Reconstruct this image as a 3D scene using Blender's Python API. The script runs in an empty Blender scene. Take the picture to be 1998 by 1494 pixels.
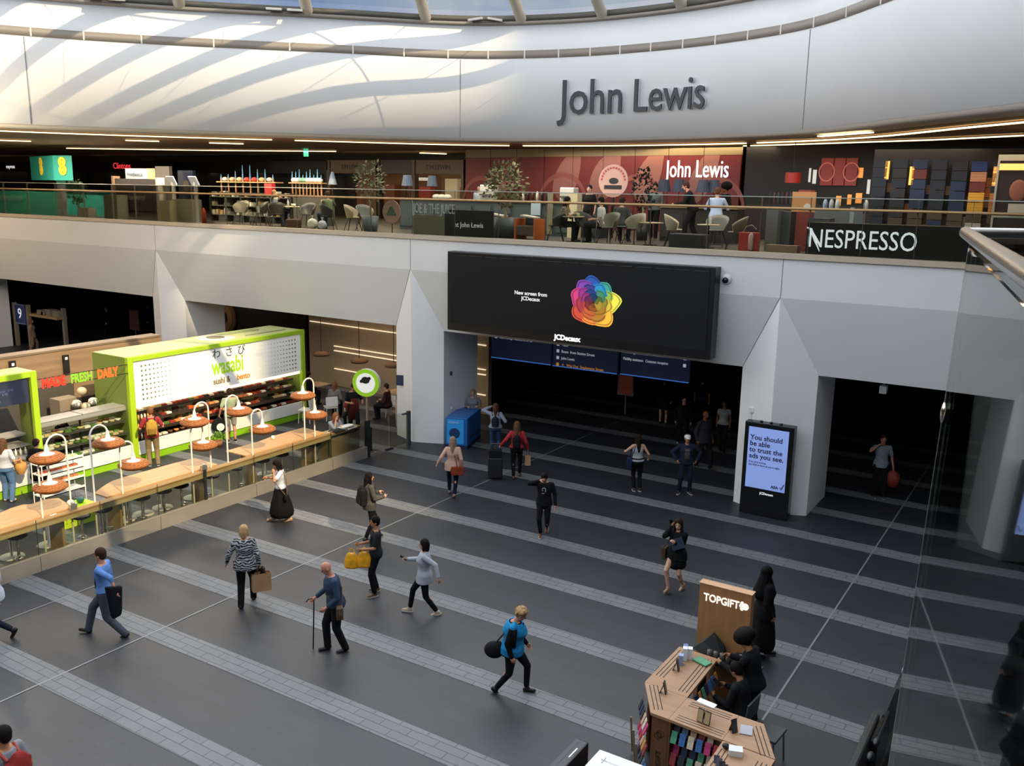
import bpy, math, random
from mathutils import Vector, Matrix
rnd = random.Random(7)
SC = bpy.context.scene
COL = SC.collection
# ------------------------------------------------------------------ camera
F_PX, PITCH, ROLL, TURN = 1780.0, math.radians(11.9), math.radians(1.03), math.radians(-32.2)
CAM = Vector((0, 0, 8.0))
def _basis():
    fw = Vector((0, math.cos(PITCH), -math.sin(PITCH))); rt = Vector((1, 0, 0)); up = rt.cross(fw)
    r2 = rt * math.cos(ROLL) + up * math.sin(ROLL); u2 = -rt * math.sin(ROLL) + up * math.cos(ROLL)
    ex = Vector((math.cos(TURN), math.sin(TURN), 0)); ey = Vector((-math.sin(TURN), math.cos(TURN), 0))
    f = lambda v: Vector((v.dot(ex), v.dot(ey), v.z))
    return f(r2), f(u2), f(fw)
RT, UP, FW = _basis()
cd = bpy.data.cameras.new('camera'); cam = bpy.data.objects.new('camera', cd); COL.objects.link(cam)
cd.sensor_width = 36; cd.lens = F_PX / 1998 * 36; cd.clip_end = 400; cd.clip_start = 0.05
m = Matrix.Identity(4)
for i in range(3):
    m[i][0], m[i][1], m[i][2], m[i][3] = RT[i], UP[i], -FW[i], CAM[i]
cam.matrix_world = m
SC.camera = cam
# measured pixels of the photograph turned into places on known planes
def _ray(x, y): return RT * ((x - 999) / F_PX) - UP * ((y - 747) / F_PX) + FW
def gz(x, y, z=0.0):
    r = _ray(x, y); return CAM + r * ((z - 8.0) / r.z)
def gy(x, y, Y):
    r = _ray(x, y); return CAM + r * (Y / r.y)
def gx(x, y, X):
    r = _ray(x, y); return CAM + r * (X / r.x)
# ------------------------------------------------------------------ light
SC.view_settings.view_transform = 'Standard'; SC.view_settings.look = 'None'
SC.view_settings.exposure = 0.0; SC.view_settings.gamma = 1.0
SC.cycles.use_denoising = True
SC.cycles.max_bounces = 7; SC.cycles.diffuse_bounces = 5; SC.cycles.glossy_bounces = 3
SC.cycles.transparent_max_bounces = 16; SC.cycles.transmission_bounces = 4
SC.cycles.caustics_reflective = False; SC.cycles.caustics_refractive = False
SC.cycles.sample_clamp_indirect = 4
SKY_TOP = 6.6
W = bpy.data.worlds.new('sky'); SC.world = W; W.use_nodes = True
nt = W.node_tree; nt.nodes.clear()
out = nt.nodes.new('ShaderNodeOutputWorld'); bg = nt.nodes.new('ShaderNodeBackground')
tc = nt.nodes.new('ShaderNodeTexCoord'); nz = nt.nodes.new('ShaderNodeTexNoise'); cr = nt.nodes.new('ShaderNodeValToRGB')
nz.inputs['Scale'].default_value = 3.2; nz.inputs['Detail'].default_value = 6
cr.color_ramp.elements[0].position = 0.42; cr.color_ramp.elements[0].color = (0.36, 0.50, 0.80, 1)
cr.color_ramp.elements[1].position = 0.62; cr.color_ramp.elements[1].color = (0.92, 0.95, 1.0, 1)
sp_ = nt.nodes.new('ShaderNodeSeparateXYZ'); cz = nt.nodes.new('ShaderNodeValToRGB'); mlt = nt.nodes.new('ShaderNodeMath'); mlt.operation = 'MULTIPLY'
mc = nt.nodes.new('ShaderNodeMix'); mc.data_type = 'RGBA'; mr = nt.nodes.new('ShaderNodeMapRange')
# brightness by height: calm blue low down, bright haze round 30 degrees, dimmer overhead
e = cz.color_ramp.elements; e[0].position = 0.10; e[0].color = (.095,) * 3 + (1,); e[1].position = 1.0; e[1].color = (.24,) * 3 + (1,)
for pz, v in ((0.32, 0.85), (0.5, 1.0), (0.72, .42)): q = e.new(pz); q.color = (v, v, v, 1)
mlt.inputs[1].default_value = SKY_TOP
nt.links.new(tc.outputs['Generated'], sp_.inputs[0]); my = nt.nodes.new('ShaderNodeMath'); my.operation = 'MULTIPLY_ADD'; my.inputs[1].default_value = -0.42; nt.links.new(sp_.outputs['Y'], my.inputs[0]); nt.links.new(sp_.outputs['Z'], my.inputs[2])
nt.links.new(my.outputs[0], cz.inputs[0]); nt.links.new(cz.outputs[0], mlt.inputs[0]); nt.links.new(mlt.outputs[0], bg.inputs['Strength'])
mr.inputs['From Min'].default_value = 0.10; mr.inputs['From Max'].default_value = 0.35; nt.links.new(my.outputs[0], mr.inputs['Value'])
nt.links.new(tc.outputs['Generated'], nz.inputs['Vector']); nt.links.new(nz.outputs['Fac'], cr.inputs['Fac'])
nt.links.new(mr.outputs[0], mc.inputs[0]); nt.links.new(cr.outputs['Color'], mc.inputs[6]); mc.inputs[7].default_value = (0.90, 0.90, 0.93, 1)
nt.links.new(mc.outputs[2], bg.inputs['Color']); nt.links.new(bg.outputs[0], out.inputs[0])
SUN_AZ, SUN_EL = math.radians(-18), math.radians(40)
S_DIR = Vector((math.cos(SUN_AZ) * math.cos(SUN_EL), math.sin(SUN_AZ) * math.cos(SUN_EL), math.sin(SUN_EL)))
sl = bpy.data.lights.new('sun', 'SUN'); so = bpy.data.objects.new('sun', sl); COL.objects.link(so)
sl.energy = 6.2; sl.color = (1.0, 0.73, 0.42); sl.angle = math.radians(0.28)
so.rotation_euler = S_DIR.to_track_quat('Z', 'Y').to_euler(); so.location = S_DIR * 60
def point(name, loc, energy, color, r=.25):
    l = bpy.data.lights.new(name, 'POINT'); l.energy = energy; l.color = color; l.shadow_soft_size = r
    o = bpy.data.objects.new(name, l); COL.objects.link(o); o.location = loc; return o
def area(name, loc, size, sizey, energy, color, rot=(0, 0, 0)):
    l = bpy.data.lights.new(name, 'AREA'); l.shape = 'RECTANGLE'; l.size = size; l.size_y = sizey
    l.energy = energy; l.color = color
    o = bpy.data.objects.new(name, l); COL.objects.link(o); o.location = loc; o.rotation_euler = rot
    return o
# ------------------------------------------------------------------ helpers
def lin(h):
    h = h.lstrip('#'); r = []
    for i in (0, 2, 4):
        c = int(h[i:i + 2], 16) / 255
        r.append(c / 12.92 if c <= 0.04045 else ((c + 0.055) / 1.055) ** 2.4)
    return r
MATS = {}
def mat(hexc, rough=0.6, metal=0.0, noise=0.0, scale=8.0, emit=0.0, spec=0.5, bump=0.0):
    key = (hexc, rough, metal, noise, scale, emit, spec, bump)
    if key in MATS: return MATS[key]
    M = bpy.data.materials.new('m_' + hexc.strip('#')); M.use_nodes = True
    n = M.node_tree; b = n.nodes['Principled BSDF']; c = lin(hexc)
    b.inputs['Base Color'].default_value = (*c, 1); b.inputs['Roughness'].default_value = rough
    b.inputs['Metallic'].default_value = metal; b.inputs['Specular IOR Level'].default_value = spec
    if emit:
        b.inputs['Emission Color'].default_value = (*c, 1); b.inputs['Emission Strength'].default_value = emit
    if noise or bump:
        t = n.nodes.new('ShaderNodeTexCoord'); z = n.nodes.new('ShaderNodeTexNoise'); z.inputs['Scale'].default_value = scale
        z.inputs['Detail'].default_value = 6
        n.links.new(t.outputs['Object'], z.inputs['Vector'])
        if noise:
            r = n.nodes.new('ShaderNodeValToRGB'); r.color_ramp.elements[0].position = 0.3; r.color_ramp.elements[1].position = 0.7
            r.color_ramp.elements[0].color = (*[max(0, v * (1 - noise)) for v in c], 1)
            r.color_ramp.elements[1].color = (*[min(1, v * (1 + noise)) for v in c], 1)
            n.links.new(z.outputs['Fac'], r.inputs['Fac']); n.links.new(r.outputs['Color'], b.inputs['Base Color'])
        if bump:
            u = n.nodes.new('ShaderNodeBump'); u.inputs['Strength'].default_value = bump; u.inputs['Distance'].default_value = 0.02
            n.links.new(z.outputs['Fac'], u.inputs['Height']); n.links.new(u.outputs[0], b.inputs['Normal'])
    MATS[key] = M
    return M
def wood(hexc, scale=3.0, amt=0.25, axis='X', rough=0.45):
    key = ('wood', hexc, scale, amt, axis, rough)
    if key in MATS: return MATS[key]
    M = bpy.data.materials.new('wood_' + hexc.strip('#')); M.use_nodes = True
    n = M.node_tree; b = n.nodes['Principled BSDF']; c = lin(hexc)
    t = n.nodes.new('ShaderNodeTexCoord'); mp = n.nodes.new('ShaderNodeMapping'); z = n.nodes.new('ShaderNodeTexNoise')
    st = [1.0, 1.0, 1.0]; st['XYZ'.index(axis)] = 0.08
    mp.inputs['Scale'].default_value = [v * scale * 6 for v in st]
    z.inputs['Scale'].default_value = 1.0; z.inputs['Detail'].default_value = 5
    r = n.nodes.new('ShaderNodeValToRGB'); r.color_ramp.elements[0].position = 0.3; r.color_ramp.elements[1].position = 0.7
    r.color_ramp.elements[0].color = (*[v * (1 - amt) for v in c], 1); r.color_ramp.elements[1].color = (*[min(1, v * (1 + amt)) for v in c], 1)
    n.links.new(t.outputs['Object'], mp.inputs['Vector']); n.links.new(mp.outputs[0], z.inputs['Vector'])
    n.links.new(z.outputs['Fac'], r.inputs['Fac']); n.links.new(r.outputs['Color'], b.inputs['Base Color'])
    b.inputs['Roughness'].default_value = rough
    MATS[key] = M; return M
def glass(hexc='#dfe8e4', fac=0.88, rough=0.02):
    key = ('glass', hexc, fac, rough)
    if key in MATS: return MATS[key]
    M = bpy.data.materials.new('glass'); M.use_nodes = True; n = M.node_tree; n.nodes.clear()
    o = n.nodes.new('ShaderNodeOutputMaterial'); t = n.nodes.new('ShaderNodeBsdfTransparent'); g = n.nodes.new('ShaderNodeBsdfGlossy')
    mx = n.nodes.new('ShaderNodeMixShader'); fr = n.nodes.new('ShaderNodeFresnel'); ml = n.nodes.new('ShaderNodeMath'); ml.operation = 'MULTIPLY_ADD'
    t.inputs['Color'].default_value = (*lin(hexc), 1); g.inputs['Roughness'].default_value = rough; g.inputs['Color'].default_value = (1, 1, 1, 1)
    fr.inputs['IOR'].default_value = 1.3; ml.inputs[1].default_value = 0.8; ml.inputs[2].default_value = 1 - fac - 0.08 if fac < 0.92 else 0.0
    n.links.new(fr.outputs[0], ml.inputs[0]); n.links.new(ml.outputs[0], mx.inputs[0])
    n.links.new(t.outputs[0], mx.inputs[1]); n.links.new(g.outputs[0], mx.inputs[2]); n.links.new(mx.outputs[0], o.inputs[0])
    MATS[key] = M; return M
def tiles(base, joint, bw, bh, mortar, var=0.12, rough=0.5, off=0.5, rot=0.0):
    key = ('tiles', base, joint, bw, bh, var, rot)
    if key in MATS: return MATS[key]
    M = bpy.data.materials.new('tiles_' + base.strip('#')); M.use_nodes = True
    n = M.node_tree; b = n.nodes['Principled BSDF']; c = lin(base)
    t = n.nodes.new('ShaderNodeTexCoord'); k = n.nodes.new('ShaderNodeTexBrick'); mp = n.nodes.new('ShaderNodeMapping')
    mp.inputs['Rotation'].default_value[2] = rot
    k.inputs['Scale'].default_value = 1.0; k.inputs['Brick Width'].default_value = bw; k.inputs['Row Height'].default_value = bh
    k.inputs['Mortar Size'].default_value = mortar; k.inputs['Mortar Smooth'].default_value = 0.3; k.offset = off
    k.inputs['Color1'].default_value = (*[v * (1 - var) for v in c], 1); k.inputs['Color2'].default_value = (*[v * (1 + var) for v in c], 1)
    k.inputs['Mortar'].default_value = (*lin(joint), 1)
    z = n.nodes.new('ShaderNodeTexNoise'); z.inputs['Scale'].default_value = 1.3; z.inputs['Detail'].default_value = 8
    mx = n.nodes.new('ShaderNodeMix'); mx.data_type = 'RGBA'; mx.blend_type = 'MULTIPLY'; mx.inputs[0].default_value = 0.5
    n.links.new(t.outputs['Object'], mp.inputs['Vector']); n.links.new(mp.outputs[0], k.inputs['Vector']); n.links.new(t.outputs['Object'], z.inputs['Vector'])
    r = n.nodes.new('ShaderNodeValToRGB'); r.color_ramp.elements[0].position = 0.25; r.color_ramp.elements[0].color = (0.72, 0.72, 0.72, 1)
    r.color_ramp.elements[1].position = 0.75; r.color_ramp.elements[1].color = (1.15, 1.15, 1.15, 1)
    n.links.new(z.outputs['Fac'], r.inputs['Fac'])
    n.links.new(k.outputs['Color'], mx.inputs[6]); n.links.new(r.outputs['Color'], mx.inputs[7])
    n.links.new(mx.outputs[2], b.inputs['Base Color']); b.inputs['Roughness'].default_value = rough
    MATS[key] = M; return M

class MB:
    """Collects shapes; build() links them as one mesh object."""
    def __init__(s): s.v = []; s.f = []; s.m = []; s.s = []; s.X = Matrix.Identity(4)
    def _add(s, vs, fs, m=0, sm=False):
        o = len(s.v); s.v += [tuple(s.X @ Vector(p)) for p in vs]
        s.f += [tuple(o + i for i in f) for f in fs]; s.m += [m] * len(fs); s.s += [sm] * len(fs)
        return s
    def box(s, c, d, rz=0.0, m=0, rx=0.0, ry=0.0):
        R = Matrix.Rotation(rz, 3, 'Z') @ Matrix.Rotation(ry, 3, 'Y') @ Matrix.Rotation(rx, 3, 'X'); c = Vector(c)
        vs = [c + R @ Vector((x * d[0] / 2, y * d[1] / 2, z * d[2] / 2)) for x in (-1, 1) for y in (-1, 1) for z in (-1, 1)]
        return s._add(vs, [(0, 1, 3, 2), (4, 6, 7, 5), (0, 4, 5, 1), (2, 3, 7, 6), (0, 2, 6, 4), (1, 5, 7, 3)], m)
    def bb(s, x0, x1, y0, y1, z0, z1, m=0):
        return s.box(((x0 + x1) / 2, (y0 + y1) / 2, (z0 + z1) / 2), (x1 - x0, y1 - y0, z1 - z0), m=m)
    def prism(s, poly, z0, z1, m=0):
        n = len(poly); a = sum(poly[i][0] * poly[(i + 1) % n][1] - poly[(i + 1) % n][0] * poly[i][1] for i in range(n))
        if a < 0: poly = poly[::-1]
        vs = [(x, y, z0) for x, y in poly] + [(x, y, z1) for x, y in poly]
        fs = [tuple(range(n))[::-1], tuple(range(n, 2 * n))] + [(i, (i + 1) % n, n + (i + 1) % n, n + i) for i in range(n)]
        return s._add(vs, fs, m)
    def hull(s, pts, faces, m=0): return s._add(pts, faces, m)
    def tube(s, a, b, r0, r1=None, n=10, m=0, caps=True):
        a = Vector(a); b = Vector(b); r1 = r0 if r1 is None else r1
        d = (b - a); d = d.normalized() if d.length > 1e-9 else Vector((0, 0, 1))
        u = d.orthogonal().normalized(); w = d.cross(u)
        vs = []
        for p, r in ((a, r0), (b, r1)):
            vs += [p + (u * math.cos(t) + w * math.sin(t)) * r for t in [2 * math.pi * i / n for i in range(n)]]
        fs = [(i, (i + 1) % n, n + (i + 1) % n, n + i) for i in range(n)]
        s._add(vs, fs, m, True)
        if caps: s._add(vs, [tuple(range(n))[::-1], tuple(range(n, 2 * n))], m)
        return s
    def path(s, pts, r, n=8, m=0):
        pts = [Vector(p) for p in pts]; R = r if isinstance(r, (list, tuple)) else [r] * len(pts)
        rings = []; u = None
        for i, p in enumerate(pts):
            d = (pts[min(i + 1, len(pts) - 1)] - pts[max(i - 1, 0)]).normalized()
            u = d.orthogonal().normalized() if u is None else (u - d * u.dot(d)).normalized()
            w = d.cross(u)
            rings.append([p + (u * math.cos(t) + w * math.sin(t)) * R[i] for t in [2 * math.pi * k / n for k in range(n)]])
        vs = [q for ring in rings for q in ring]; fs = []
        for i in range(len(pts) - 1):
            for k in range(n): fs.append((i * n + k, i * n + (k + 1) % n, (i + 1) * n + (k + 1) % n, (i + 1) * n + k))
        s._add(vs, fs, m, True); L = (len(pts) - 1) * n
        return s._add(vs, [tuple(range(n))[::-1], tuple(range(L, L + n))], m)
    def lathe(s, prof, c=(0, 0, 0), n=24, m=0):
        c = Vector(c); vs = []; k = len(prof)
        for i in range(n):
            t = 2 * math.pi * i / n
            vs += [c + Vector((r * math.cos(t), r * math.sin(t), z)) for r, z in prof]
        fs = [(i * k + j, ((i + 1) % n) * k + j, ((i + 1) % n) * k + j + 1, i * k + j + 1) for i in range(n) for j in range(k - 1)]
        return s._add(vs, fs, m, True)
    def ell(s, c, r, R=None, nu=14, nv=9, m=0):
        R = R or Matrix.Identity(3); c = Vector(c); vs = [c + R @ Vector((0, 0, r[2]))]
        for j in range(1, nv):
            p = math.pi * j / nv
            for i in range(nu):
                t = 2 * math.pi * i / nu
                vs.append(c + R @ Vector((r[0] * math.sin(p) * math.cos(t), r[1] * math.sin(p) * math.sin(t), r[2] * math.cos(p))))
        vs.append(c - R @ Vector((0, 0, r[2]))); fs = []
        for i in range(nu):
            fs.append((0, 1 + i, 1 + (i + 1) % nu)); L = 1 + (nv - 2) * nu
            fs.append((len(vs) - 1, L + (i + 1) % nu, L + i))
        for j in range(nv - 2):
            for i in range(nu):
                a = 1 + j * nu; b = a + nu
                fs.append((a + i, b + i, b + (i + 1) % nu, a + (i + 1) % nu))
        return s._add(vs, fs, m, True)
    def cap(s, a, b, r0, r1, n=12, m=0):
        """capsule with two radii"""
        s.ell(a, (r0,) * 3, nu=n, nv=8, m=m); s.ell(b, (r1,) * 3, nu=n, nv=8, m=m); return s.tube(a, b, r0, r1, n, m)
    def loft(s, secs, n=20, m=0, R=None, o=None):
        """secs: (cx, cy, z, rx, ry) ellipses bottom to top, closed"""
        R = R or Matrix.Identity(3); o = Vector(o) if o is not None else Vector((0, 0, 0)); vs = []
        for cx, cy, z, rx, ry in secs:
            vs += [o + R @ Vector((cx + rx * math.cos(t), cy + ry * math.sin(t), z)) for t in [2 * math.pi * i / n for i in range(n)]]
        fs = [(j * n + i, j * n + (i + 1) % n, (j + 1) * n + (i + 1) % n, (j + 1) * n + i) for j in range(len(secs) - 1) for i in range(n)]
        fs += [tuple(range(n))[::-1], tuple(range((len(secs) - 1) * n, len(secs) * n))]
        return s._add(vs, fs, m, True)
    def build(s, name, mats, parent=None, loc=None, rz=0.0, label=None, cat=None, group=None, kind=None, bevel=0.0):
        me = bpy.data.meshes.new(name); me.from_pydata(s.v, [], s.f)
        if not isinstance(mats, (list, tuple)): mats = [mats]
        for q in mats: me.materials.append(q)
        me.polygons.foreach_set('material_index', [min(q, len(mats) - 1) for q in s.m]); me.polygons.foreach_set('use_smooth', s.s); me.update()
        o = bpy.data.objects.new(name, me); COL.objects.link(o)
        if parent: o.parent = parent
        if loc is not None: o.location = loc
        o.rotation_euler[2] = rz
        if bevel:
            bv = o.modifiers.new('b', 'BEVEL'); bv.width = bevel; bv.segments = 2; bv.limit_method = 'ANGLE'
        tag(o, label, cat, group, kind)
        return o
def tag(o, label=None, cat=None, group=None, kind=None):
    if label: o['label'] = label
    if cat: o['category'] = cat
    if group: o['group'] = group
    if kind: o['kind'] = kind
    return o
def thing(name, loc, label, cat, group=None, rz=0.0):
    o = bpy.data.objects.new(name, None); COL.objects.link(o); o.location = loc; o.rotation_euler[2] = rz
    o.empty_display_size = 0.1
    return tag(o, label, cat, group)
def struct(name, b, m): return b.build(name, m, kind='structure')
def copy_tree(o, loc=None, rz=None, label=None, group=None, parent=None):
    c = o.copy(); COL.objects.link(c)
    if parent: c.parent = parent
    if loc is not None: c.location = loc
    if rz is not None: c.rotation_euler[2] = rz
    if label: c['label'] = label
    if group: c['group'] = group
    for ch in list(o.children): copy_tree(ch, parent=c)
    return c
def text(name, body, size, m, parent=None, mtx=None, ext=0.004, sx=1.0, bold=0.0, align='LEFT', label=None, cat=None, shear=0.0, space=1.0, line=1.0):
    """lettering as a mesh; local x right, y up; mtx places it"""
    c = bpy.data.curves.new(name, 'FONT'); c.body = body; c.size = size; c.extrude = ext; c.offset = bold; c.align_x = align
    c.shear = shear; c.space_character = space; c.space_line = line; c.resolution_u = 3
    t = bpy.data.objects.new('t', c); COL.objects.link(t)
    bpy.context.view_layer.update()
    me = bpy.data.meshes.new_from_object(t.evaluated_get(bpy.context.evaluated_depsgraph_get()))
    bpy.data.objects.remove(t); bpy.data.curves.remove(c)
    for v in me.vertices: v.co.x *= sx
    me.materials.clear(); me.materials.append(m)
    o = bpy.data.objects.new(name, me); COL.objects.link(o)
    if parent: o.parent = parent
    if mtx is not None: o.matrix_local = mtx
    tag(o, label, cat)
    return o
def plane_mtx(origin, right, up):
    """local x along right, y along up, z out of the surface"""
    r = Vector(right).normalized(); u = Vector(up); u = (u - r * u.dot(r)).normalized(); n = r.cross(u)
    M = Matrix.Identity(4)
    for i in range(3): M[i][0], M[i][1], M[i][2], M[i][3] = r[i], u[i], n[i], origin[i]
    return M
# ================================================================== the hall
WHITE = mat('#d8d8da', 0.55, noise=0.02, scale=0.6)
WHITE2 = mat('#ebebed', 0.55, noise=0.02, scale=0.6)
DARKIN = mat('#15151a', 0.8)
SLATE = tiles('#2a2c33', '#22242a', 0.62, 0.245, 0.006, 0.10, 0.5)
PALE = tiles('#6b6d71', '#484a4f', 0.52, 0.168, 0.011, 0.07, 0.55)
STEEL = mat('#a69e94', 0.38, 0.45, noise=0.05, scale=2)
BAND = mat('#b3a695', 0.5, noise=0.05, scale=3)
BLACKM = mat('#101012', 0.4)
b = MB(); b.bb(-70, 40, -25, 60, -0.3, 0.0); struct('floor', b, SLATE)
b = MB()
for i, y in enumerate([3.4, 5.4, 7.35, 9.32, 11.29, 13.3, 15.27, 17.22, 19.2, 21.15, 23.15, 25.1, 27.1, 29.1, 31.1, 33.1]):
    n = 24; x0, x1 = -40.0, 12.0
    for k in range(n):
        xa = x0 + (x1 - x0) * k / n; xb = x0 + (x1 - x0) * (k + 1) / n
        c = lambda x: -0.0021 * (x + 9.5) ** 2 if x > -26 else -0.0021 * 16.5 ** 2
        ya, yb = y + 0.03 + c(xa), y + 0.03 + c(xb)
        b._add([(xa, ya, 0.004), (xb, yb, 0.004), (xb, yb + 0.5, 0.004), (xa, ya + 0.5, 0.004)], [(0, 1, 2, 3)])
struct('trim_1', b, PALE)
b = MB()
for X, w in ((-13.63, .035), (-3.46, .035), (-16.29, .03), (-23.8, .03)):
    b._add([(X - w / 2, -10, .007), (X + w / 2, -10, .007), (X + w / 2, 11.3 if X == -16.29 else 45, .007), (X - w / 2, 11.3 if X == -16.29 else 45, .007)], [(0, 1, 2, 3)])
struct('trim_2', b, mat('#85878b', 0.5, 0.3))
# outer walls and ceilings of the station level and of the upper level
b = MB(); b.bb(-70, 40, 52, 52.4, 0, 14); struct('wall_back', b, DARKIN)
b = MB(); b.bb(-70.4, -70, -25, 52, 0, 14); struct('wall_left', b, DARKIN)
b = MB(); b.bb(40, 40.4, -25, 52, 0, 14); struct('wall_right', b, mat('#77777a', 0.7))
b = MB(); b.bb(-70, 40, -25.4, -25, 0, 14); struct('wall_front', b, mat('#77777a', 0.7))
# columns: wedge fronts whose ridge runs up to the crease of the fascia
YF, ZC, ZH, YP, YB = 22.33, 5.55, 3.66, 22.78, 24.65
COLX = [-45.9, -30.2, -17.86, -6.35, -0.95]
HW = 0.96
for X in COLX:
    b = MB()
    l, r = X - HW, X + HW
    v = [(X, YF + .06, 0), (X, YF, ZC), (l, YP, 0), (l, YP, ZH), (r, YP, 0), (r, YP, ZH), (l, YB, 0), (l, YB, ZH), (r, YB, 0), (r, YB, ZH), (X, YB, ZC)]
    b._add(v, [(0, 1, 3, 2), (0, 4, 5, 1), (2, 3, 7, 6), (4, 8, 9, 5), (6, 7, 10, 9, 8), (0, 2, 6, 8, 4), (1, 10, 7, 3), (1, 5, 9, 10)])
    b.bb(l - .004, l + .002, YP + .02, YB, 0.0, 0.0001)
    struct('trim_3', b, WHITE2)
# folded fascia between the columns
b = MB()
ends = [(-70, -70)] + [(x, x) for x in COLX] + [(40, 40)]
xs = [-70] + COLX + [40]
for i in range(len(xs) - 1):
    a, c = xs[i], xs[i + 1]
    la = a + (HW if i > 0 else 0); lc = c - (HW if i < len(xs) - 2 else 0)
    b._add([(a, YF, ZC), (c, YF, ZC), (lc, YP, ZH), (la, YP, ZH), (la, YB, ZH), (lc, YB, ZH), (a, YF, 6.5), (c, YF, 6.5), (a, YB, 6.5), (c, YB, 6.5)],
           [(0, 3, 2, 1), (3, 4, 5, 2), (0, 1, 7, 6), (6, 7, 9, 8), (4, 8, 9, 5)])
struct('wall_fascia', b, WHITE)
b = MB()
for X in COLX[1:]:
    b.bb(X - .008, X + .008, YF - .004, YF + .002, ZC, 6.5)
    b._add([(X, YF - .003, ZC), (X - .02, YF - .003, ZC), (X - HW - .012, YP - .003, ZH), (X - HW + .004, YP - .006, ZH)], [(0, 1, 2, 3)])
struct('trim_4', b, mat('#77777a', 0.7))
# upper floor slab, stone band along its edge
b = MB(); b.bb(-70, 40, YF + .02, 52, 6.05, 6.6); struct('floor_upper', b, mat('#4f4b46', 0.45, noise=.1, scale=1))
b = MB(); b.bb(-70, 40, YF - .07, YF + .25, 6.5, 6.63); struct('trim_5', b, BAND)
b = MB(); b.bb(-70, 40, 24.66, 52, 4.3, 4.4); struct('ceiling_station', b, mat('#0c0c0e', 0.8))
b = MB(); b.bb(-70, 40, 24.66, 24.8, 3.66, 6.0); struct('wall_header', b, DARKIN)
# oval upper wall round the void
FAR = [(-32.2, 7.0), (-31.6, 12.0), (-29.6, 16.5), (-27.1, 20.0), (-22.7, 24.3), (-19.5, 27.3), (-16.3, 28.5), (-13.3, 28.6), (-10.2, 28.0), (-7.2, 26.5), (-4.3, 23.3), (-1.5, 20.3)]
NEAR = [(1.8, 16.4), (4.0, 11.0), (4.6, 5.0), (3.4, -1.5), (0.5, -7.0), (-4.5, -11.0), (-11, -13.4), (-18, -12.4), (-24.5, -8.4), (-29.5, -1.5)]
RING0 = FAR + NEAR
def smooth_ring(P, sub=8):
    o = []; n = len(P)
    for i in range(n):
        p0, p1, p2, p3 = (Vector((*P[(i + k - 1) % n], 0)) for k in range(4))
        for t in range(sub):
            u = t / sub
            o.append(0.5 * ((2 * p1) + (p2 - p0) * u + (2 * p0 - 5 * p1 + 4 * p2 - p3) * u * u + (3 * p1 - p0 - 3 * p2 + p3) * u ** 3))
    return [(v.x, v.y) for v in o]
RING = smooth_ring(RING0)
NR = len(RING)
def off(i, d):
    a = Vector(RING[(i - 1) % NR]); c = Vector(RING[(i + 1) % NR]); t = (c - a).normalized(); nrm = Vector((-t.y, t.x))
    p = Vector(RING[i % NR]) + nrm * d
    return p.x, p.y
# off(+) points outward for this clockwise ring
ZB, ZBAND, ZS = 9.8, 12.62, 13.55
def ringwall(secs, closed=True):
    """secs: (offset outwards, z)"""
    b = MB(); k = len(secs); vs = []
    for i in range(NR):
        for d, z in secs: vs.append((*off(i, d), z))
    fs = []
    for i in range(NR):
        j = (i + 1) % NR
        for q in range(k if closed else k - 1):
            fs.append((i * k + q, i * k + (q + 1) % k, j * k + (q + 1) % k, j * k + q))
    b._add(vs, fs, 0, True); return b
struct('wall_oval', ringwall([(0, ZB), (0, ZBAND - .16), (0, ZBAND + .16), (0.0, ZS), (.5, ZS), (.5, ZB)]), WHITE)
struct('trim_6', ringwall([(-.02, ZBAND - .14), (-.02, ZBAND + .12), (.02, ZBAND + .12), (.02, ZBAND - .14)]), mat('#857d74', 0.55))
struct('trim_7', ringwall([(.02, ZB - .005), (.4, ZB - .1), (1.0, ZB - .12), (1.0, ZB + .05), (.1, ZB + .02)]), mat('#dcd6cc', 0.6))
b = MB()
lens = 0; last = None
for i in range(NR):
    if i % 3 == 0:
        x, y = off(i, -.024); x2, y2 = off(i, .0)
        t = math.atan2(RING[(i + 1) % NR][1] - RING[i - 1][1], RING[(i + 1) % NR][0] - RING[i - 1][0])
        b.box((x, y, ZBAND - .01), (.05, .012, .26), rz=t)
struct('trim_8', b, mat('#c9c3ba', 0.5))
b = MB()
for px_, py_, y2 in ((52, 140, 0), (898, 180, 0), (1574, 150, 0)):
    r = _ray(px_, py_); best = None
    for i in range(NR):
        a = Vector(RING[i]); c = Vector(RING[(i + 1) % NR]); e = c - a
        den = r.x * e.y - r.y * e.x
        if abs(den) < 1e-9: continue
        t = (a.x * e.y - a.y * e.x) / den; u = (a.x * r.y - a.y * r.x) / den
        if t > 5 and 0 <= u <= 1 and (best is None or t < best[0]): best = (t, a + e * u, math.atan2(e.y, e.x))
    if best:
        b.box((best[1].x, best[1].y, (ZB + ZBAND - .16) / 2), (.025, .02, ZBAND - .18 - ZB), rz=best[2])
struct('trim_9', b, mat('#6f6f72', 0.7))
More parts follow.
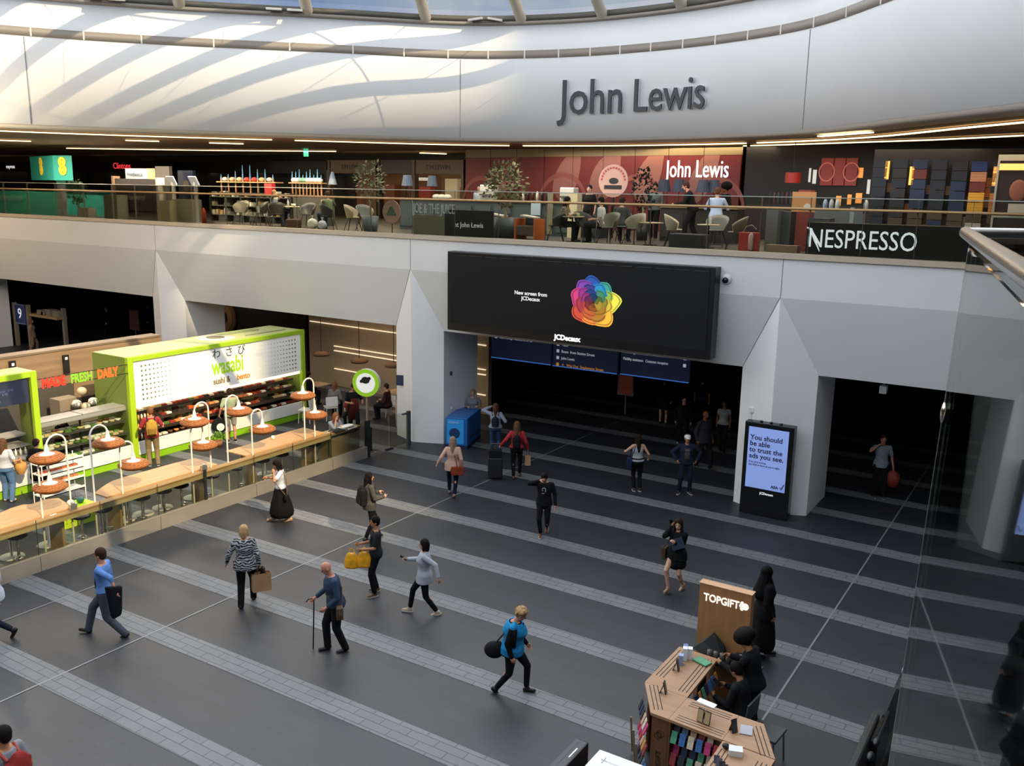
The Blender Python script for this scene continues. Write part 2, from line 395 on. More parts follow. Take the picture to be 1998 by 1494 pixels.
# ceiling outside the oval (upper level) and solid roof above it
def annulus(d, z0, z1, name, m, box=(-70, 40, -25, 52)):
    b = MB(); vs = []
    x0, x1, y0, y1 = box; cx, cy = -14.0, 7.5
    for i in range(NR):
        x, y = off(i, d); dx, dy = x - cx, y - cy
        t = min(((x1 if dx > 0 else x0) - cx) / dx if abs(dx) > 1e-6 else 1e9, ((y1 if dy > 0 else y0) - cy) / dy if abs(dy) > 1e-6 else 1e9)
        vs += [(x, y, z0), (cx + dx * t, cy + dy * t, z0), (x, y, z1), (cx + dx * t, cy + dy * t, z1)]
    corners = []
    fs = []
    for i in range(NR):
        j = (i + 1) % NR
        fs += [(i * 4, i * 4 + 1, j * 4 + 1, j * 4), (i * 4 + 2, j * 4 + 2, j * 4 + 3, i * 4 + 3), (i * 4, j * 4, j * 4 + 2, i * 4 + 2)]
    b._add(vs, fs)
    return struct(name, b, m)
annulus(.9, 9.7, 9.85, 'ceiling_upper', mat('#84684a', 0.7))
annulus(.45, 13.5, 13.6, 'ceiling_roof', mat('#8a8a8c', 0.8))
# light slots of the upper ceiling: one follows the oval, shorter ones behind it
STRIP = mat('#ffe2a8', 0.5, emit=3.2)
def strip(name, pts, w=0.07, z=9.66):
    b = MB()
    for i in range(len(pts) - 1):
        a, c = Vector(pts[i]), Vector(pts[i + 1]); t = (c - a).normalized(); q = Vector((-t.y, t.x)) * w
        b._add([(*(a - q), z), (*(c - q), z), (*(c + q), z), (*(a + q), z), (*(a - q), z - .03), (*(c - q), z - .03), (*(c + q), z - .03), (*(a + q), z - .03)],
               [(0, 1, 2, 3), (7, 6, 5, 4), (0, 4, 5, 1), (3, 2, 6, 7), (0, 3, 7, 4), (1, 5, 6, 2)])
    return b.build(name, STRIP)
arc = [off(i, 1.9) for i in range(4, 97)]
for k, (a, c) in enumerate(((0, 26), (26, 40), (40, 60), (60, 93))):
    o = strip('light_strip', arc[a:c] , .06)
    tag(o, ('left-hand', 'second from the left', 'middle', 'long right-hand')[k] + ' glowing light slot curving under the white oval wall', 'light strip', 'light slots along the oval')
pts_ = lambda l, z=9.7: [tuple(gz(x, y, z).xy) for x, y in l]
for l, lab in (([(130, 287), (400, 291), (655, 293)], 'long straight light slot above the teal kiosk and book shelves'),
               ([(1032, 295), (1250, 292), (1300, 289)], 'straight light slot above the red hoarding'),
               ([(1312, 286), (1560, 278), (1820, 269), (1998, 260)], 'straight light slot running right above the coffee shop front'),
               ([(1600, 262), (1700, 254)], 'short light slot beside the long right one'),
               ([(0, 271), (60, 273)], 'short light slot at the far left edge of the ceiling'),
               ([(245, 271), (310, 273)], 'short light slot left of centre over the shelves'),
               ([(408, 276), (475, 278)], 'short light slot over the book shelves'),
               ([(820, 296), (870, 298)], 'short light slot left of the red hoarding')):
    o = strip('light_strip', pts_(l), .05 if len(l) > 2 else .09)
    tag(o, lab, 'light strip', 'straight light slots of the upper ceiling')
# warm wash from those slots
for x, y, e in ((-30, 22, 60), (-24, 29, 70), (-12, 31.5, 70), (-3, 26, 60), (-38, 26, 60)):
    area('slot_light', (x, y, 9.6), 5, .6, e, (1, .78, .5))
for x, y in ((-38, 12), (-42, 17), (-30, 14)): point('left_fill', (x, y, 8.6), 760, (1, .80, .56))  # added warm fills out of view, brightening the left facade
# skylight: ring beam, tubular ribs, glazing
struct('trim_10', ringwall([(-.12, ZS + .02), (-.12, ZS + .12), (.02, ZS + .16), (.1, ZS + .02)]), mat('#7d776d', 0.5))
struct('trim_11', ringwall([(-.02, ZS + .16), (-.02, ZS + .34), (.2, ZS + .34), (.2, ZS + .16)]), mat('#4d4a42', 0.5))
CX, CY = -14.0, 8.0
def dome(x, y, u):
    """u 0 at the sill, 1 at the middle"""
    rise = 7.5 * (1 - (1 - u) ** 2.2)
    return Vector((x + (CX - x) * u * .96, y + (CY - y) * u * .96, ZS + .2 + rise))
bases = [(120, -6), (350, 14), (600, 37), (831, 49), (1017, 51), (1175, 44), (1330, 28), (1490, 4)]
ribi = []
def ring_hit(px_, py_):
    r = _ray(px_, py_); best = None
    for i in range(NR):
        a = Vector(RING[i]); c = Vector(RING[(i + 1) % NR]); e = c - a; den = r.x * e.y - r.y * e.x
        if abs(den) < 1e-9: continue
        t = (a.x * e.y - a.y * e.x) / den; u = (a.x * r.y - a.y * r.x) / den
        if t > 5 and 0 <= u <= 1 and (best is None or t > best[0]): best = (t, a + e * u, i)
    return best
ang_far = []
for k, (x, y) in enumerate(bases):
    h = ring_hit(x, y)
    if h: ang_far.append((h[2], h[1]))
more = [(i, Vector(RING[i])) for i in range(0, NR, 16) if all(abs(i - a[0]) > 9 for a in ang_far)]
names = iter(range(99))
allribs = sorted(ang_far + more, key=lambda q: q[0])
for i, p in allribs:
    b = MB(); b.path([dome(p.x, p.y, u / 14) for u in range(15)], [.19] * 15, 12)
    j = [q[0] for q in ang_far].index(i) if i in [q[0] for q in ang_far] else None
    if j is None: lab = 'curved tubular rib of the glass roof, beyond the frame'
    else: lab = ['leftmost', 'second from the left', 'third from the left', 'fourth from the left', 'fifth from the left', 'sixth from the left', 'seventh from the left', 'rightmost'][j] + ' pale tubular roof rib standing on the white oval wall'
    b.build('roof_rib', mat('#a39b8e', 0.5), label=lab, cat='roof rib', group='ribs of the glass roof')
# glazing between the ribs with thin bars
GL = glass('#e9f1f4', 0.93)
b = MB(); vs = []; K = 10
for i in range(0, NR, 2):
    x, y = RING[i]
    for k in range(K + 1):
        v = dome(x, y, k / K); vs.append((v.x, v.y, v.z + .3))
n2 = NR // 2
fs = [(i * (K + 1) + k, ((i + 1) % n2) * (K + 1) + k, ((i + 1) % n2) * (K + 1) + k + 1, i * (K + 1) + k + 1) for i in range(n2) for k in range(K)]
b._add(vs, fs, 0, True); struct('window_1', b, GL)
b = MB()
for k in (3, 7):
    P = [dome(*RING[i % NR], k / 10) + Vector((0, 0, .3)) for i in range(0, NR + 1, 2)]
    b.path(P, .03, 5)
for i, p in allribs:
    q = allribs[(allribs.index((i, p)) + 1) % len(allribs)][1]
    for k in range(0, 9, 2):
        b.tube(dome(p.x, p.y, k / 10) + Vector((0, 0, .3)), dome(q.x, q.y, (k + 2) / 10) + Vector((0, 0, .3)), .012, n=5)
struct('trim_12', b, mat('#d6dbe0', 0.5))
# small floodlights and brackets on the sill
for k, (x, y, lab) in enumerate(((207, 6, 'leftmost'), (556, 27, 'second'), (948, 46, 'third, splayed'))):
    h = ring_hit(x, y)
    p = h[1]; t = math.atan2(RING[(h[2] + 1) % NR][1] - RING[h[2] - 1][1], RING[(h[2] + 1) % NR][0] - RING[h[2] - 1][0])
    th = thing('floodlight', (p.x, p.y, ZS + .12), lab + ' white floodlight pair on the sill of the glass roof', 'floodlight', 'floodlights on the roof sill', rz=t)
    for sx in (-.34, .34):
        b = MB(); b.box((sx, -.3, .06), (.5, .28, .07), rx=.15, ry=(.15 if k == 2 else 0) * (1 if sx > 0 else -1)); b.build('lamp_head', mat('#d6d2ca', 0.5), th, bevel=.01)
    b = MB(); b.box((0, -.12, 0), (.9, .05, .05)); b.tube((0, -.12, 0), (0, .02, 0), .02); b.build('bracket', mat('#55534e', .5), th)
# unseen blocks added to trim the low sun into patches (outside, beyond the roof)
s2 = Vector((math.cos(SUN_AZ), math.sin(SUN_AZ))); l2 = Vector((-s2.y, s2.x)); TE = math.tan(SUN_EL); D = 150
def tower(w0, w1, u, lab, dd=0, extra=0):
    h = (D + dd - u) * TE + extra
    P = [s2 * (D + dd) + l2 * w0, s2 * (D + dd) + l2 * w1, s2 * (D + dd + 12) + l2 * w1, s2 * (D + dd + 12) + l2 * w0]
    MB().prism([tuple(p) for p in P], 0, h).build('sun_blocker', mat('#8d8f94', .8), label=lab, cat='sun_blocker', group='added sun blockers outside')
tower(-26, 8.4, -20.4, 'added low wide sun blocker, unseen beyond the roof'); tower(8.4, 12.6, -17.6, 'added small low sun blocker, unseen beyond the roof')
P_ = [tuple(s2 * (D + q) + l2 * w_) for w_, q in ((6.5, 0), (12.6, 0), (12.6, 1.2), (6.5, 1.2))]
MB().prism(P_, (D + 36.5) * TE, (D + 42.8) * TE).build('sun_blocker', mat('#8d8f94', .8), label='added hanging sun blocker beside the middle one, unseen beyond the roof', cat='sun_blocker', group='added sun blockers outside')  # added floating slab that keeps sun streaks off the fascia
tower(12.6, 21, -38.2, 'added middle sun blocker, unseen beyond the roof')
tower(21, 46, -60, 'added tall sun blocker, unseen beyond the roof')
# station beyond the openings
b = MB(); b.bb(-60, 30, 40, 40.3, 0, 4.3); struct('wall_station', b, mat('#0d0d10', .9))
# ================================================================== sushi bar on the left
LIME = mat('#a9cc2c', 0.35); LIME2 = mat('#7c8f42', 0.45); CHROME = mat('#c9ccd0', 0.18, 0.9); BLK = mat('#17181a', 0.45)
WOODT = wood('#bd9164', 2.0, .12, 'Y'); WICK = mat('#a06234', 0.75, noise=.4, scale=26); ENAMEL = mat('#eeeae2', 0.35)
GLS = glass('#eeefe6', 0.88)
XG = -17.9
# glass screen along the bar: steel plinth, panes, posts
th = thing('glass_screen', (XG, 8, 0), 'long glass screen on brushed steel plinth along the sushi bar', 'glass screen')
b = MB(); b.bb(-.03, .05, -11, 12.3, 0, .33); b.bb(-.05, .055, -11, 12.3, .325, .345); b.build('plinth', STEEL, th)
b = MB()
joints = sorted([gx(x, y, XG).y - 8 for x, y in ((77, 1095), (200, 1050), (311, 1014), (403, 985), (498, 952), (573, 925), (647, 900))])
b.bb(.051, .053, 0, .012, 0, .33)
for q in joints[::2] + [-2, -5]: b.bb(.0505, .0525, q - .006, q + .006, 0.0, .325)
b.build('plinth_joint', mat('#4c4842', .6), th)
js = [-10.9, -8, -5, -3, -1.4] + joints + [12.25]
for a, c in zip(js[:-1], js[1:]):
    b = MB(); b.bb(-.006, .006, a + .008, c - .008, .34, 1.13); b.build('glass_pane', GLS, th)
for k, q in enumerate(joints):
    b = MB(); w = .035 if k == 3 else .006
    b.bb(-.02 if k == 3 else -.007, .02 if k == 3 else .007, q - w, q + w, .34, 1.12); b.build('glass_joint', mat('#23272a', .4), th)
b = MB(); b.bb(-.05, .06, 12.2, 12.32, 0, 1.15); b.build('end_post', mat('#3a3b3c', .4, .6), th)
# gate beyond it
g0 = (-17.98, 20.4); g1 = (-17.72, 22.02); ga = math.atan2(g1[1] - g0[1], g1[0] - g0[0]); L = math.dist(g0, g1)
th = thing('glass_gate', (*g0, 0), 'two clear glass gate leaves closing the gap between bar and white column', 'glass gate', rz=ga)
for a, c in ((.05, L * .5 - .02), (L * .5 + .02, L - .1)):
    b = MB(); b.bb(a, c, -.006, .006, .06, 1.1); b.build('glass_leaf', GLS, th)
b = MB(); b.box((L * .5, 0, .035), (.3, .08, .05)); b.box((L * .05 + .02, 0, .5), (.04, .05, .75)); b.build('floor_pivot', BLK, th)
b = MB(); b.box((L, 0, .56), (.11, .09, 1.12)); b.box((L - .16, 0, 1.05), (.22, .04, .04)); b.build('gate_post', mat('#54565a', .4, .5), th)
# wooden tops: three wavy slabs and the straight front ledge
ZT = 1.07
def slab(pix, lab):
    pts = [tuple(gz(x, y, ZT).xy) for x, y in pix]
    y0, y1 = pts[0][1], pts[-1][1]
    poly = [(max(-19.4, min(-18.2, x)), y) for x, y in pts]
    poly = [(-18.16, y0)] + poly + [(-18.16, y1)]
    c = (-18.6, (y0 + y1) / 2)
    t = thing('bar_counter', (*c, 0), lab, 'counter', 'wavy wooden counters')
    b = MB(); b.prism([(x - c[0], y - c[1]) for x, y in poly], 1.03, ZT); b.build('worktop', WOODT, t, bevel=.008)
    for q in (-.38, .38):
        b = MB(); b.box((.12, (y1 - y0) * q, .515), (.5, .06, 1.03)); b.build('panel_leg', mat('#a58a5c', .5), t)
slab([(-120, 1030), (-60, 1012), (0, 1000), (20, 991), (43, 984), (61, 983), (86, 974), (114, 971), (135, 983)], 'wavy wooden counter nearest the camera, under the two leftmost lamps')
slab([(183, 961), (206, 945), (220, 937), (246, 929), (300, 914), (343, 902), (380, 893), (417, 903)], 'middle wavy wooden counter, shoppers behind it')
slab([(440, 879), (469, 871), (504, 861), (525, 853), (540, 848), (592, 833.5), (623, 841)], 'farthest wavy wooden counter, a small white cup on it')
th = thing('front_ledge', (-18.03, 8, 0), 'straight pale wooden ledge running inside the glass screen', 'ledge')
b = MB(); b.bb(-.12, .1, -10, 12.0, 1.0, 1.04); b.build('ledge_board', WOODT, th)
b = MB(); b.bb(.05, .09, -10, 11.9, .90, 1.0); b.build('apron_board', wood('#cdb994', 2, .1, 'Y'), th)
b = MB()
for y in (-8, -4, .6, 4.2, 7.6, 11.2): b.bb(-.1, -.02, y, y + .06, 0, 1.0)
b.build('ledge_post', CHROME, th)
b = MB(); b.bb(-.45, .09, 10.75, 11.95, .04, .98); b.build('end_panel', mat('#9b8b68', .5), th)
# gooseneck lamps with wicker shades
def lamp(yp, ys, tall, lab):
    top, sz = (2.77, 2.32) if tall else (2.25, 1.68)
    t = thing('gooseneck_lamp', (-18.12, yp, 0), lab, 'lamp', 'wicker gooseneck lamps along the bar')
    r = abs(ys - yp) / 2; sg = 1 if ys > yp else -1
    b = MB(); pts = [(0, 0, 0.02), (0, 0, 1.1), (0, 0, top - r)]
    for k in range(1, 13):
        a = math.pi * k / 12; pts.append((0, sg * (r - r * math.cos(a)), top - r + r * math.sin(a)))
    pts.append((0, sg * 2 * r, sz + .22)); b.path(pts, .02, 8); b.lathe([(.001, .0), (.09, 0), (.09, .02), (.001, .02)], n=16); b.build('pole', ENAMEL, t)
    b = MB(); b.lathe([(.03, .28), (.04, .2), (.055, .12), (.12, .085), (.19, .07), (.001, .05)], (0, sg * 2 * r, sz), 20); b.build('lamp_cap', ENAMEL, t)
    prof = [(.02, .07)]
    for k in range(9):
        a = k / 8; base = .19 + .15 * math.sin(math.pi * min(1, a * .8 + .12)); z = .07 - .17 * a
        prof += [(base, z + .012), (base + .012, z), (base, z - .008)]
    prof += [(.2, -.11), (.02, -.06)]
    b = MB(); b.lathe(prof, (0, sg * 2 * r, sz), 26); b.build('shade', WICK, t)
for a in ((10.21, 10.43, 0, 'lower wicker lamp of the leftmost pair'), (10.86, 10.42, 1, 'higher wicker lamp of the leftmost pair, in front of the dark coat'),
          (11.42, 11.85, 1, 'tall wicker lamp third from the left, before the food display'), (12.12, 12.45, 0, 'short wicker lamp left of the shopper in the red shirt'),
          (14.62, 14.2, 1, 'tall wicker lamp right of the shopper in the red shirt'), (14.06, 14.42, 0, 'short wicker lamp under the tall one near the bar middle'),
          (15.16, 15.58, 1, 'tall wicker lamp in front of the pale green shirt'), (15.98, 16.35, 0, 'short wicker lamp over the middle of the far counter'),
          (18.28, 17.86, 1, 'higher wicker lamp of the far pair by the lime post'), (17.89, 18.31, 0, 'lower wicker lamp of the far pair, next to the seated woman')):
    lamp(*a)
# stools
def stool():
    t = thing('bar_stool', (0, 0, 0), 'x', 'stool', 'round black stools along the glass')
    b = MB(); b.lathe([(.001, .70), (.17, .70), (.2, .72), (.2, .745), (.17, .765), (.001, .77)], n=20); b.build('seat', BLK, t)
    b = MB(); b.tube((0, 0, .02), (0, 0, .70), .03, n=10); b.build('post', CHROME, t)
    b = MB(); P = [(.03, 0, .3), (.16, -.1, .3), (.2, -.05, .3), (.2, .05, .3), (.16, .1, .3), (.03, 0, .3)]; b.path(P, .014, 6); b.build('foot_rest', CHROME, t)
    b = MB(); b.lathe([(.001, .0), (.2, 0), (.19, .02), (.03, .035), (.001, .035)], n=20); b.build('base', CHROME, t)
    return t
st0 = None
ys = [(8.9, -.1), (9.75, 0), (11.2, 0), (11.75, 0), (12.75, 0), (13.35, 0), (13.85, 0), (14.8, 0), (15.65, 0), (16.5, 0), (17.2, 0), (18.45, 0), (19.1, 0), (7.6, 0)]
labs = ['black stool just left of the nearest lamp pole', 'black stool under the leftmost wicker lamps', 'black stool left of the tall third lamp', 'black stool beside the third lamp, with a small back rail',
        'black stool left of the glass joint near the red shirt', 'black stool with chrome arm, fifth glass pane', 'black stool next to the dark thick glass post', 'black stool just past the dark thick glass post',
        'black stool behind the glass left of the white blouse', 'black stool hidden behind the woman in white blouse', 'black stool right of the woman in white blouse', 'black stool by the seated woman, left one',
        'black stool the woman resting her chin sits on', 'black stool at the left frame edge']
for k, (y, dx) in enumerate(ys):
    if st0 is None: st0 = stool(); o = st0; o.location = (-18.34 + dx, y, 0); o.rotation_euler[2] = .4; o['label'] = labs[k]
    else: copy_tree(st0, (-18.34 + dx, y, 0), rnd.uniform(-.8, .9), labs[k])
    if k in (3, 5):
        pass
bs = MB(); bs.lathe([(.001, 0), (.26, 0), (.25, .02), (.03, .03), (.03, .98), (.001, .98)], n=20)
p0 = None
for k, y in enumerate((10.0, 10.85, 12.8, 13.3, 13.85, 14.8, 17.3)):
    l = 'white disc-footed post under the inner edge of the ' + ('near' if y < 11.5 else 'middle' if y < 15.5 else 'far') + ' wooden counter'
    if p0 is None: p0 = bs.build('counter_post', mat('#d9d5cc', .4), loc=(-19.1, y, 0), label=l, cat='post', group='white posts under the near counter')
    else: copy_tree(p0, (-19.1, y, 0), 0, l, 'white posts under the ' + ('near' if y < 11.5 else 'middle' if y < 15.5 else 'far') + ' counter')
# round sign on pole
th = thing('pole_sign', (-17.9, 20.27, 0), 'round lime-ringed white sign on a steel pole at the end of the bar', 'sign')
b = MB(); b.tube((0, 0, 0), (0, 0, 1.9), .035, n=12); b.build('pole', mat('#b09a86', .3, .6), th)
R90 = Matrix.Rotation(math.radians(20), 4, 'Z')
b = MB(); n = 36
def disc(b, r, y0, y1, m=0, c=(0, 0, 2.31), n=36, sx=1.0, sz=1.0):
    vs = [(c[0] + sx * r * math.cos(2 * math.pi * i / n), y, c[2] + sz * r * math.sin(2 * math.pi * i / n)) for y in (y0, y1) for i in range(n)]
    b._add(vs, [tuple(range(n)), tuple(range(n, 2 * n))[::-1]] + [(i, n + i, n + (i + 1) % n, (i + 1) % n) for i in range(n)], m)
hd = bpy.data.objects.new('sign_head', None)
b.X = R90; disc(b, .42, -.07, .07); b.build('drum', mat('#d4d4d0', .4), th)
b = MB(); b.X = R90; disc(b, .42, -.085, -.071); b.build('lime_ring', mat('#9ccf2a', .4, emit=.25), th)
b = MB(); b.X = R90; disc(b, .3, -.1, -.086); b.build('face_panel', mat('#f3f4ee', .4, emit=.35), th)
b = MB(); b.X = R90; disc(b, .13, -.108, -.101, c=(0, 0, 2.40), sz=.8); disc(b, .05, -.11, -.101, c=(-.13, 0, 2.36)); disc(b, .05, -.11, -.101, c=(.12, 0, 2.46))
b.build('emblem', BLK, th)
# ---- the lime kiosk
KX, KY0, KY1, KH = -22.88, 15.76, 22.68, 3.15; KD = 1.65
th = thing('food_kiosk', (KX, KY0, 0), 'big lime green kiosk with white lit fascia, shelves of packed lunches below', 'kiosk')
KL = KY1 - KY0; KG = th
b = MB(); b.bb(-.12, 0.02, -.02, .16, 0, KH); b.build('portal_post', LIME, th, bevel=.01)
b = MB(); b.bb(-.12, 0.02, KL - .14, KL + .02, 0, KH); b.build('portal_post', LIME, th, bevel=.01)
b = MB(); b.bb(-.12, 0.02, .16, KL - .14, KH - .14, KH); b.build('portal_beam', LIME, th, bevel=.01)
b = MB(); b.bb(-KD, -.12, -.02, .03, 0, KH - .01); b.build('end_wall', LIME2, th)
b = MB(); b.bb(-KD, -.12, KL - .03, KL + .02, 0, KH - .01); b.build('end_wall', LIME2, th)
b = MB(); b.bb(-KD, -.12, .03, KL - .03, KH - .08, KH - .005); b.bb(-KD, -KD + .05, .03, KL - .03, 0, KH - .08); b.build('roof_panel', mat('#b9bd85', .55), th)
b = MB(); b.lathe([(.001, .0), (.62, .0), (.62, .012), (.001, .012)], (-.95, KL * .55 + .1, KH - .004), 36); b.build('roof_badge', mat('#e6dfd0', .5), th)
b = MB(); b.lathe([(.001, .0), (.3, .0), (.3, .006), (.001, .006)], (-.95, KL * .55 + .1, KH + .009), 20); b.build('roof_badge_mark', mat('#6f6a52', .5), th)
for x0, x1, y0, y1 in ((-1.4, -1.1, 4.3, 5.9), (-.55, -.45, 4.8, 6.5)):
    b = MB(); b.bb(x0, x1, y0, y1, KH - .004, KH + .02); b.build('roof_duct', mat('#8f9a6b', .6), th)
b = MB(); b.bb(-.1, -.03, .17, KL - .15, 1.72, KH - .15); FP = b.build('fascia_panel', mat('#f1f1ee', .35, emit=.12), th)
# perforated dots fading to the middle, both ends
b = MB()
for side in (0, 1):
    for i in range(13):
        r = .034 * max(.2, 1 - i / 12.5)
        for j in range(8):
            y = (.45 + i * .135) if side == 0 else (KL - .4 - i * .135); z = 1.86 + j * .14
            b._add([(-.026, y + r * math.cos(t), z + r * math.sin(t)) for t in [k * math.pi / 4 for k in range(8)]], [tuple(range(8))])
b.build('perforation', mat('#6d7d4a', .6), FP, kind='stuff')
MF = lambda y, z, x=-.022: plane_mtx((x, y, z), (0, 1, 0), (0, 0, 1))
for s_, y in (('わ', 2.98), ('さ', 3.48), ('び', 3.98)):
    text('lettering', s_, .34, mat('#4a4a46', .6), FP, MF(y, 2.70), sx=1.0)
text('lettering', 'wasabi', .74, mat('#a3cf25', .5, emit=.2), FP, MF(2.95, 2.17), sx=.64, bold=.012)
text('lettering', 'sushi & ', .27, mat('#8f7648', .6), FP, MF(2.98, 1.86), sx=.85, bold=.006)
text('lettering', 'bento', .27, mat('#e08a2c', .6), FP, MF(3.92, 1.86), sx=.85, bold=.006)
b = MB(); b.bb(-.75, -.02, .17, KL - .15, .22, .62); b.build('counter_front', mat('#e9e7e2', .4), th, bevel=.01)
b = MB(); b.bb(-.6, -.06, .17, KL - .15, .0, .22)
for k in range(4): b.bb(-.06, -.045, .2, KL - .2, .03 + k * .05, .05 + k * .05)
b.build('base_grille', mat('#8fc21f', .5), th)
b = MB(); b.bb(-KD + .05, -.12, .03, KL - .03, 1.6, 1.72); b.build('shelf_light', mat('#fff0d0', .5, emit=1.5), th)
shz = [(.62, -.42), (.88, -.55), (1.14, -.68), (1.38, -.8)]
for z, x in shz:
    b = MB(); b.bb(x - .42, x + .36, .18, KL - .16, z - .02, z); b.bb(x + .36, x + .37, .18, KL - .16, z - .05, z + .03); b.build('shelf', mat('#3b2b22', .5), th)
cols = ['#b5562c', '#8a2f22', '#e3d9c4', '#d7b173', '#5a7a34', '#2a2522', '#c9b38c', '#efe9dc', '#a33a2a', '#6b4a30', '#d98b4b', '#3c3430']
PK = {}
def pack(kind, c):
    k = (kind, c)
    if k in PK: return PK[k].copy()
    if kind == 'bottle': b = MB(); b.lathe([(.001, 0), (.032, 0), (.034, .12), (.012, .17), (.013, .2), (.001, .2)], n=10)
    elif kind == 'bowl': b = MB(); b.lathe([(.001, 0), (.05, 0), (.085, .06), (.08, .065), (.001, .07)], n=12)
    elif kind == 'bag': b = MB(); b.ell((0, 0, .07), (.09, .09, .075), nu=10, nv=6)
    else: b = MB(); b.box((0, 0, .025), (.13, .17, .05)); b.box((0, 0, .055), (.11, .15, .015))
    o = b.build(kind, mat(c, .45)); PK[k] = o; return o
def put(kind, c, loc, lab, cat, grp, rz=0.0, name=None, rx=0, sc=None):
    first = (kind, c) not in PK
    o = pack(kind, c)
    if not first: COL.objects.link(o)
    o.name = name or {'bottle': 'drink_bottle', 'bowl': 'food_bowl', 'bag': 'salad_bag', 'box': 'lunch_box'}[kind]
    o.location = loc; o.rotation_euler = (rx, 0, rz)
    if sc: o.scale = sc
    return tag(o, lab, cat, grp)
KP = Vector((KX, KY0, 0))
rows = [('lowest', .62, -.2, .22), ('second lowest', .88, -.33, .2), ('second highest', 1.14, -.46, .2), ('highest', 1.38, -.6, .2)]
for q, (nm, z, x, st) in enumerate(rows):
    y = .32
    while y < KL - .3:
        k = 'bottle' if (y < .95 and q < 3) else ('bowl' if q == 0 and 1.2 < y < 2.2 else 'box')
        c = rnd.choice(['#e9e2d0', '#d9b24a', '#b5462c'] if k == 'bottle' else cols)
        if k == 'box' and y > 3.2: c = rnd.choice(['#7a2a22', '#c9a878', '#2a2522', '#e3d9c4', '#94552f', '#8a2f22'])
        kk = {'bottle': 'drink bottle', 'bowl': 'salad bowl', 'box': 'packed lunch box'}[k]
        put(k, c, KP + Vector((x, y, z + .002)), '%s on the %s shelf of the lime kiosk' % (kk, nm), {'bottle': 'bottle', 'bowl': 'bowl', 'box': 'food box'}[k],
            '%ss on the %s kiosk shelf' % (kk, nm), rz=rnd.uniform(-.1, .1))
        put('box', rnd.choice(cols), KP + Vector((x - .24, y + .05, z + .002)), 'packed lunch box at the back of the %s shelf of the lime kiosk' % nm, 'food box', 'back row of boxes, %s kiosk shelf' % nm, sc=(1.2, 1, 1.6)) if k == 'box' and q > 0 and rnd.random() < .8 else None
        y += (.11 if k == 'bottle' else st)
# leafy potted plants at the foot of the kiosk
def leafy(loc, lab, r=.22, h=.4, pot='#8a5a3a', n=60, col='#5f8f2d', leaf=.09):
    t = thing('potted_plant', loc, lab, 'plant')
    b = MB(); b.lathe([(.001, 0), (r * .45, 0), (r * .6, h * .45), (r * .55, h * .45), (.001, h * .42)], n=16); b.build('pot', mat(pot, .6), t)
    b = MB(); R = random.Random(hash(lab) % 999)
    for k in range(n):
        a = R.uniform(0, 6.28); e = R.uniform(.1, 1.4); d = Vector((math.cos(a) * math.cos(e), math.sin(a) * math.cos(e), math.sin(e)))
        p = Vector((0, 0, h * .5)) + d * r * R.uniform(.4, 1.1); u = d.orthogonal().normalized() * leaf * .35; tip = p + d * leaf + Vector((0, 0, -leaf * .3))
        b._add([p, p + d * leaf * .5 + u, tip, p + d * leaf * .5 - u], [(0, 1, 2, 3)])
    b.build('foliage', mat(col, .5), t); return t
leafy((-22.45, 18.45, 0), 'small leafy green plant at the foot of the lime kiosk')
# ---- nearer food counter with its own lime portal
th = thing('food_counter', (KX, 13.05, 0), 'left food counter with lime portal, menu screen and steel kitchen behind', 'food counter')
b = MB(); b.bb(-.1, .02, -.14, .02, 0, 3.2); b.build('portal_post', LIME, th, bevel=.01)
b = MB(); b.bb(-.1, .02, -9, -.14, 3.05, 3.2); b.build('portal_beam', LIME, th, bevel=.01)
b = MB(); b.bb(-.9, -.1, -9, .02, 3.1, 3.19); b.build('roof_panel', mat('#c4cb86', .5), th)
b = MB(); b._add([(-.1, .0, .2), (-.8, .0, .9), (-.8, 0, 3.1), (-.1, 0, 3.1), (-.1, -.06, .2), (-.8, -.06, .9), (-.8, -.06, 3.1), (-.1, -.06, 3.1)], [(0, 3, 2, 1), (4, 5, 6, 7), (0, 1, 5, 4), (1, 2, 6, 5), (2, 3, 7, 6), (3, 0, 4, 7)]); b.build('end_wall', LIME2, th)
b = MB(); b.bb(-.09, -.04, -3.4, -.2, 2.4, 3.02); ms = b.build('menu_screen', mat('#2d3442', .3, emit=.5), th)
text('menu_text', 'Hot bento\nChicken katsu curry   5.95\nTeriyaki salmon   6.45\nYakisoba   5.25\nTofu soup   3.10', .085, mat('#56648a', .5, emit=.5), ms, plane_mtx((-.035, -1.5, 2.85), (0, 1, 0), (0, 0, 1)))
b = MB(); b.bb(-.9, -.02, -9, .0, .22, .72); b.build('counter_front', mat('#e9e7e2', .4), th, bevel=.01)
b = MB(); b.bb(-.8, -.06, -9, .0, 0, .22); b.build('base_grille', mat('#8fc21f', .5), th)
b = MB(); b.bb(-.85, -.1, -9, -.16, .95, .97); b.bb(-.85, -.25, -9, -.16, 1.2, 1.22); b.bb(-.9, -.4, -9, -.16, 1.45, 1.5); b.build('shelf', mat('#aaa79f', .4, .3), th)
b = MB(); b.bb(-2.6, -2.55, -9, 2.6, 0, 2.1); b.build('back_wall', mat('#4b4640', .6), th)
b = MB(); b.bb(-2.3, -1.5, -7, -.4, .5, .92); b.bb(-2.3, -2.0, -6, -.8, .92, 1.5); b.build('steel_worktop', mat('#c3c1bc', .3, .6), th)
b = MB()
for k in range(5): b.lathe([(.001, 0), (.14, 0), (.16, .2), (.13, .2), (.001, .02)], (-1.8, -.9 - k * .7, .93), 16)
b.build('steel_pan', mat('#d6d6d6', .25, .8), th)
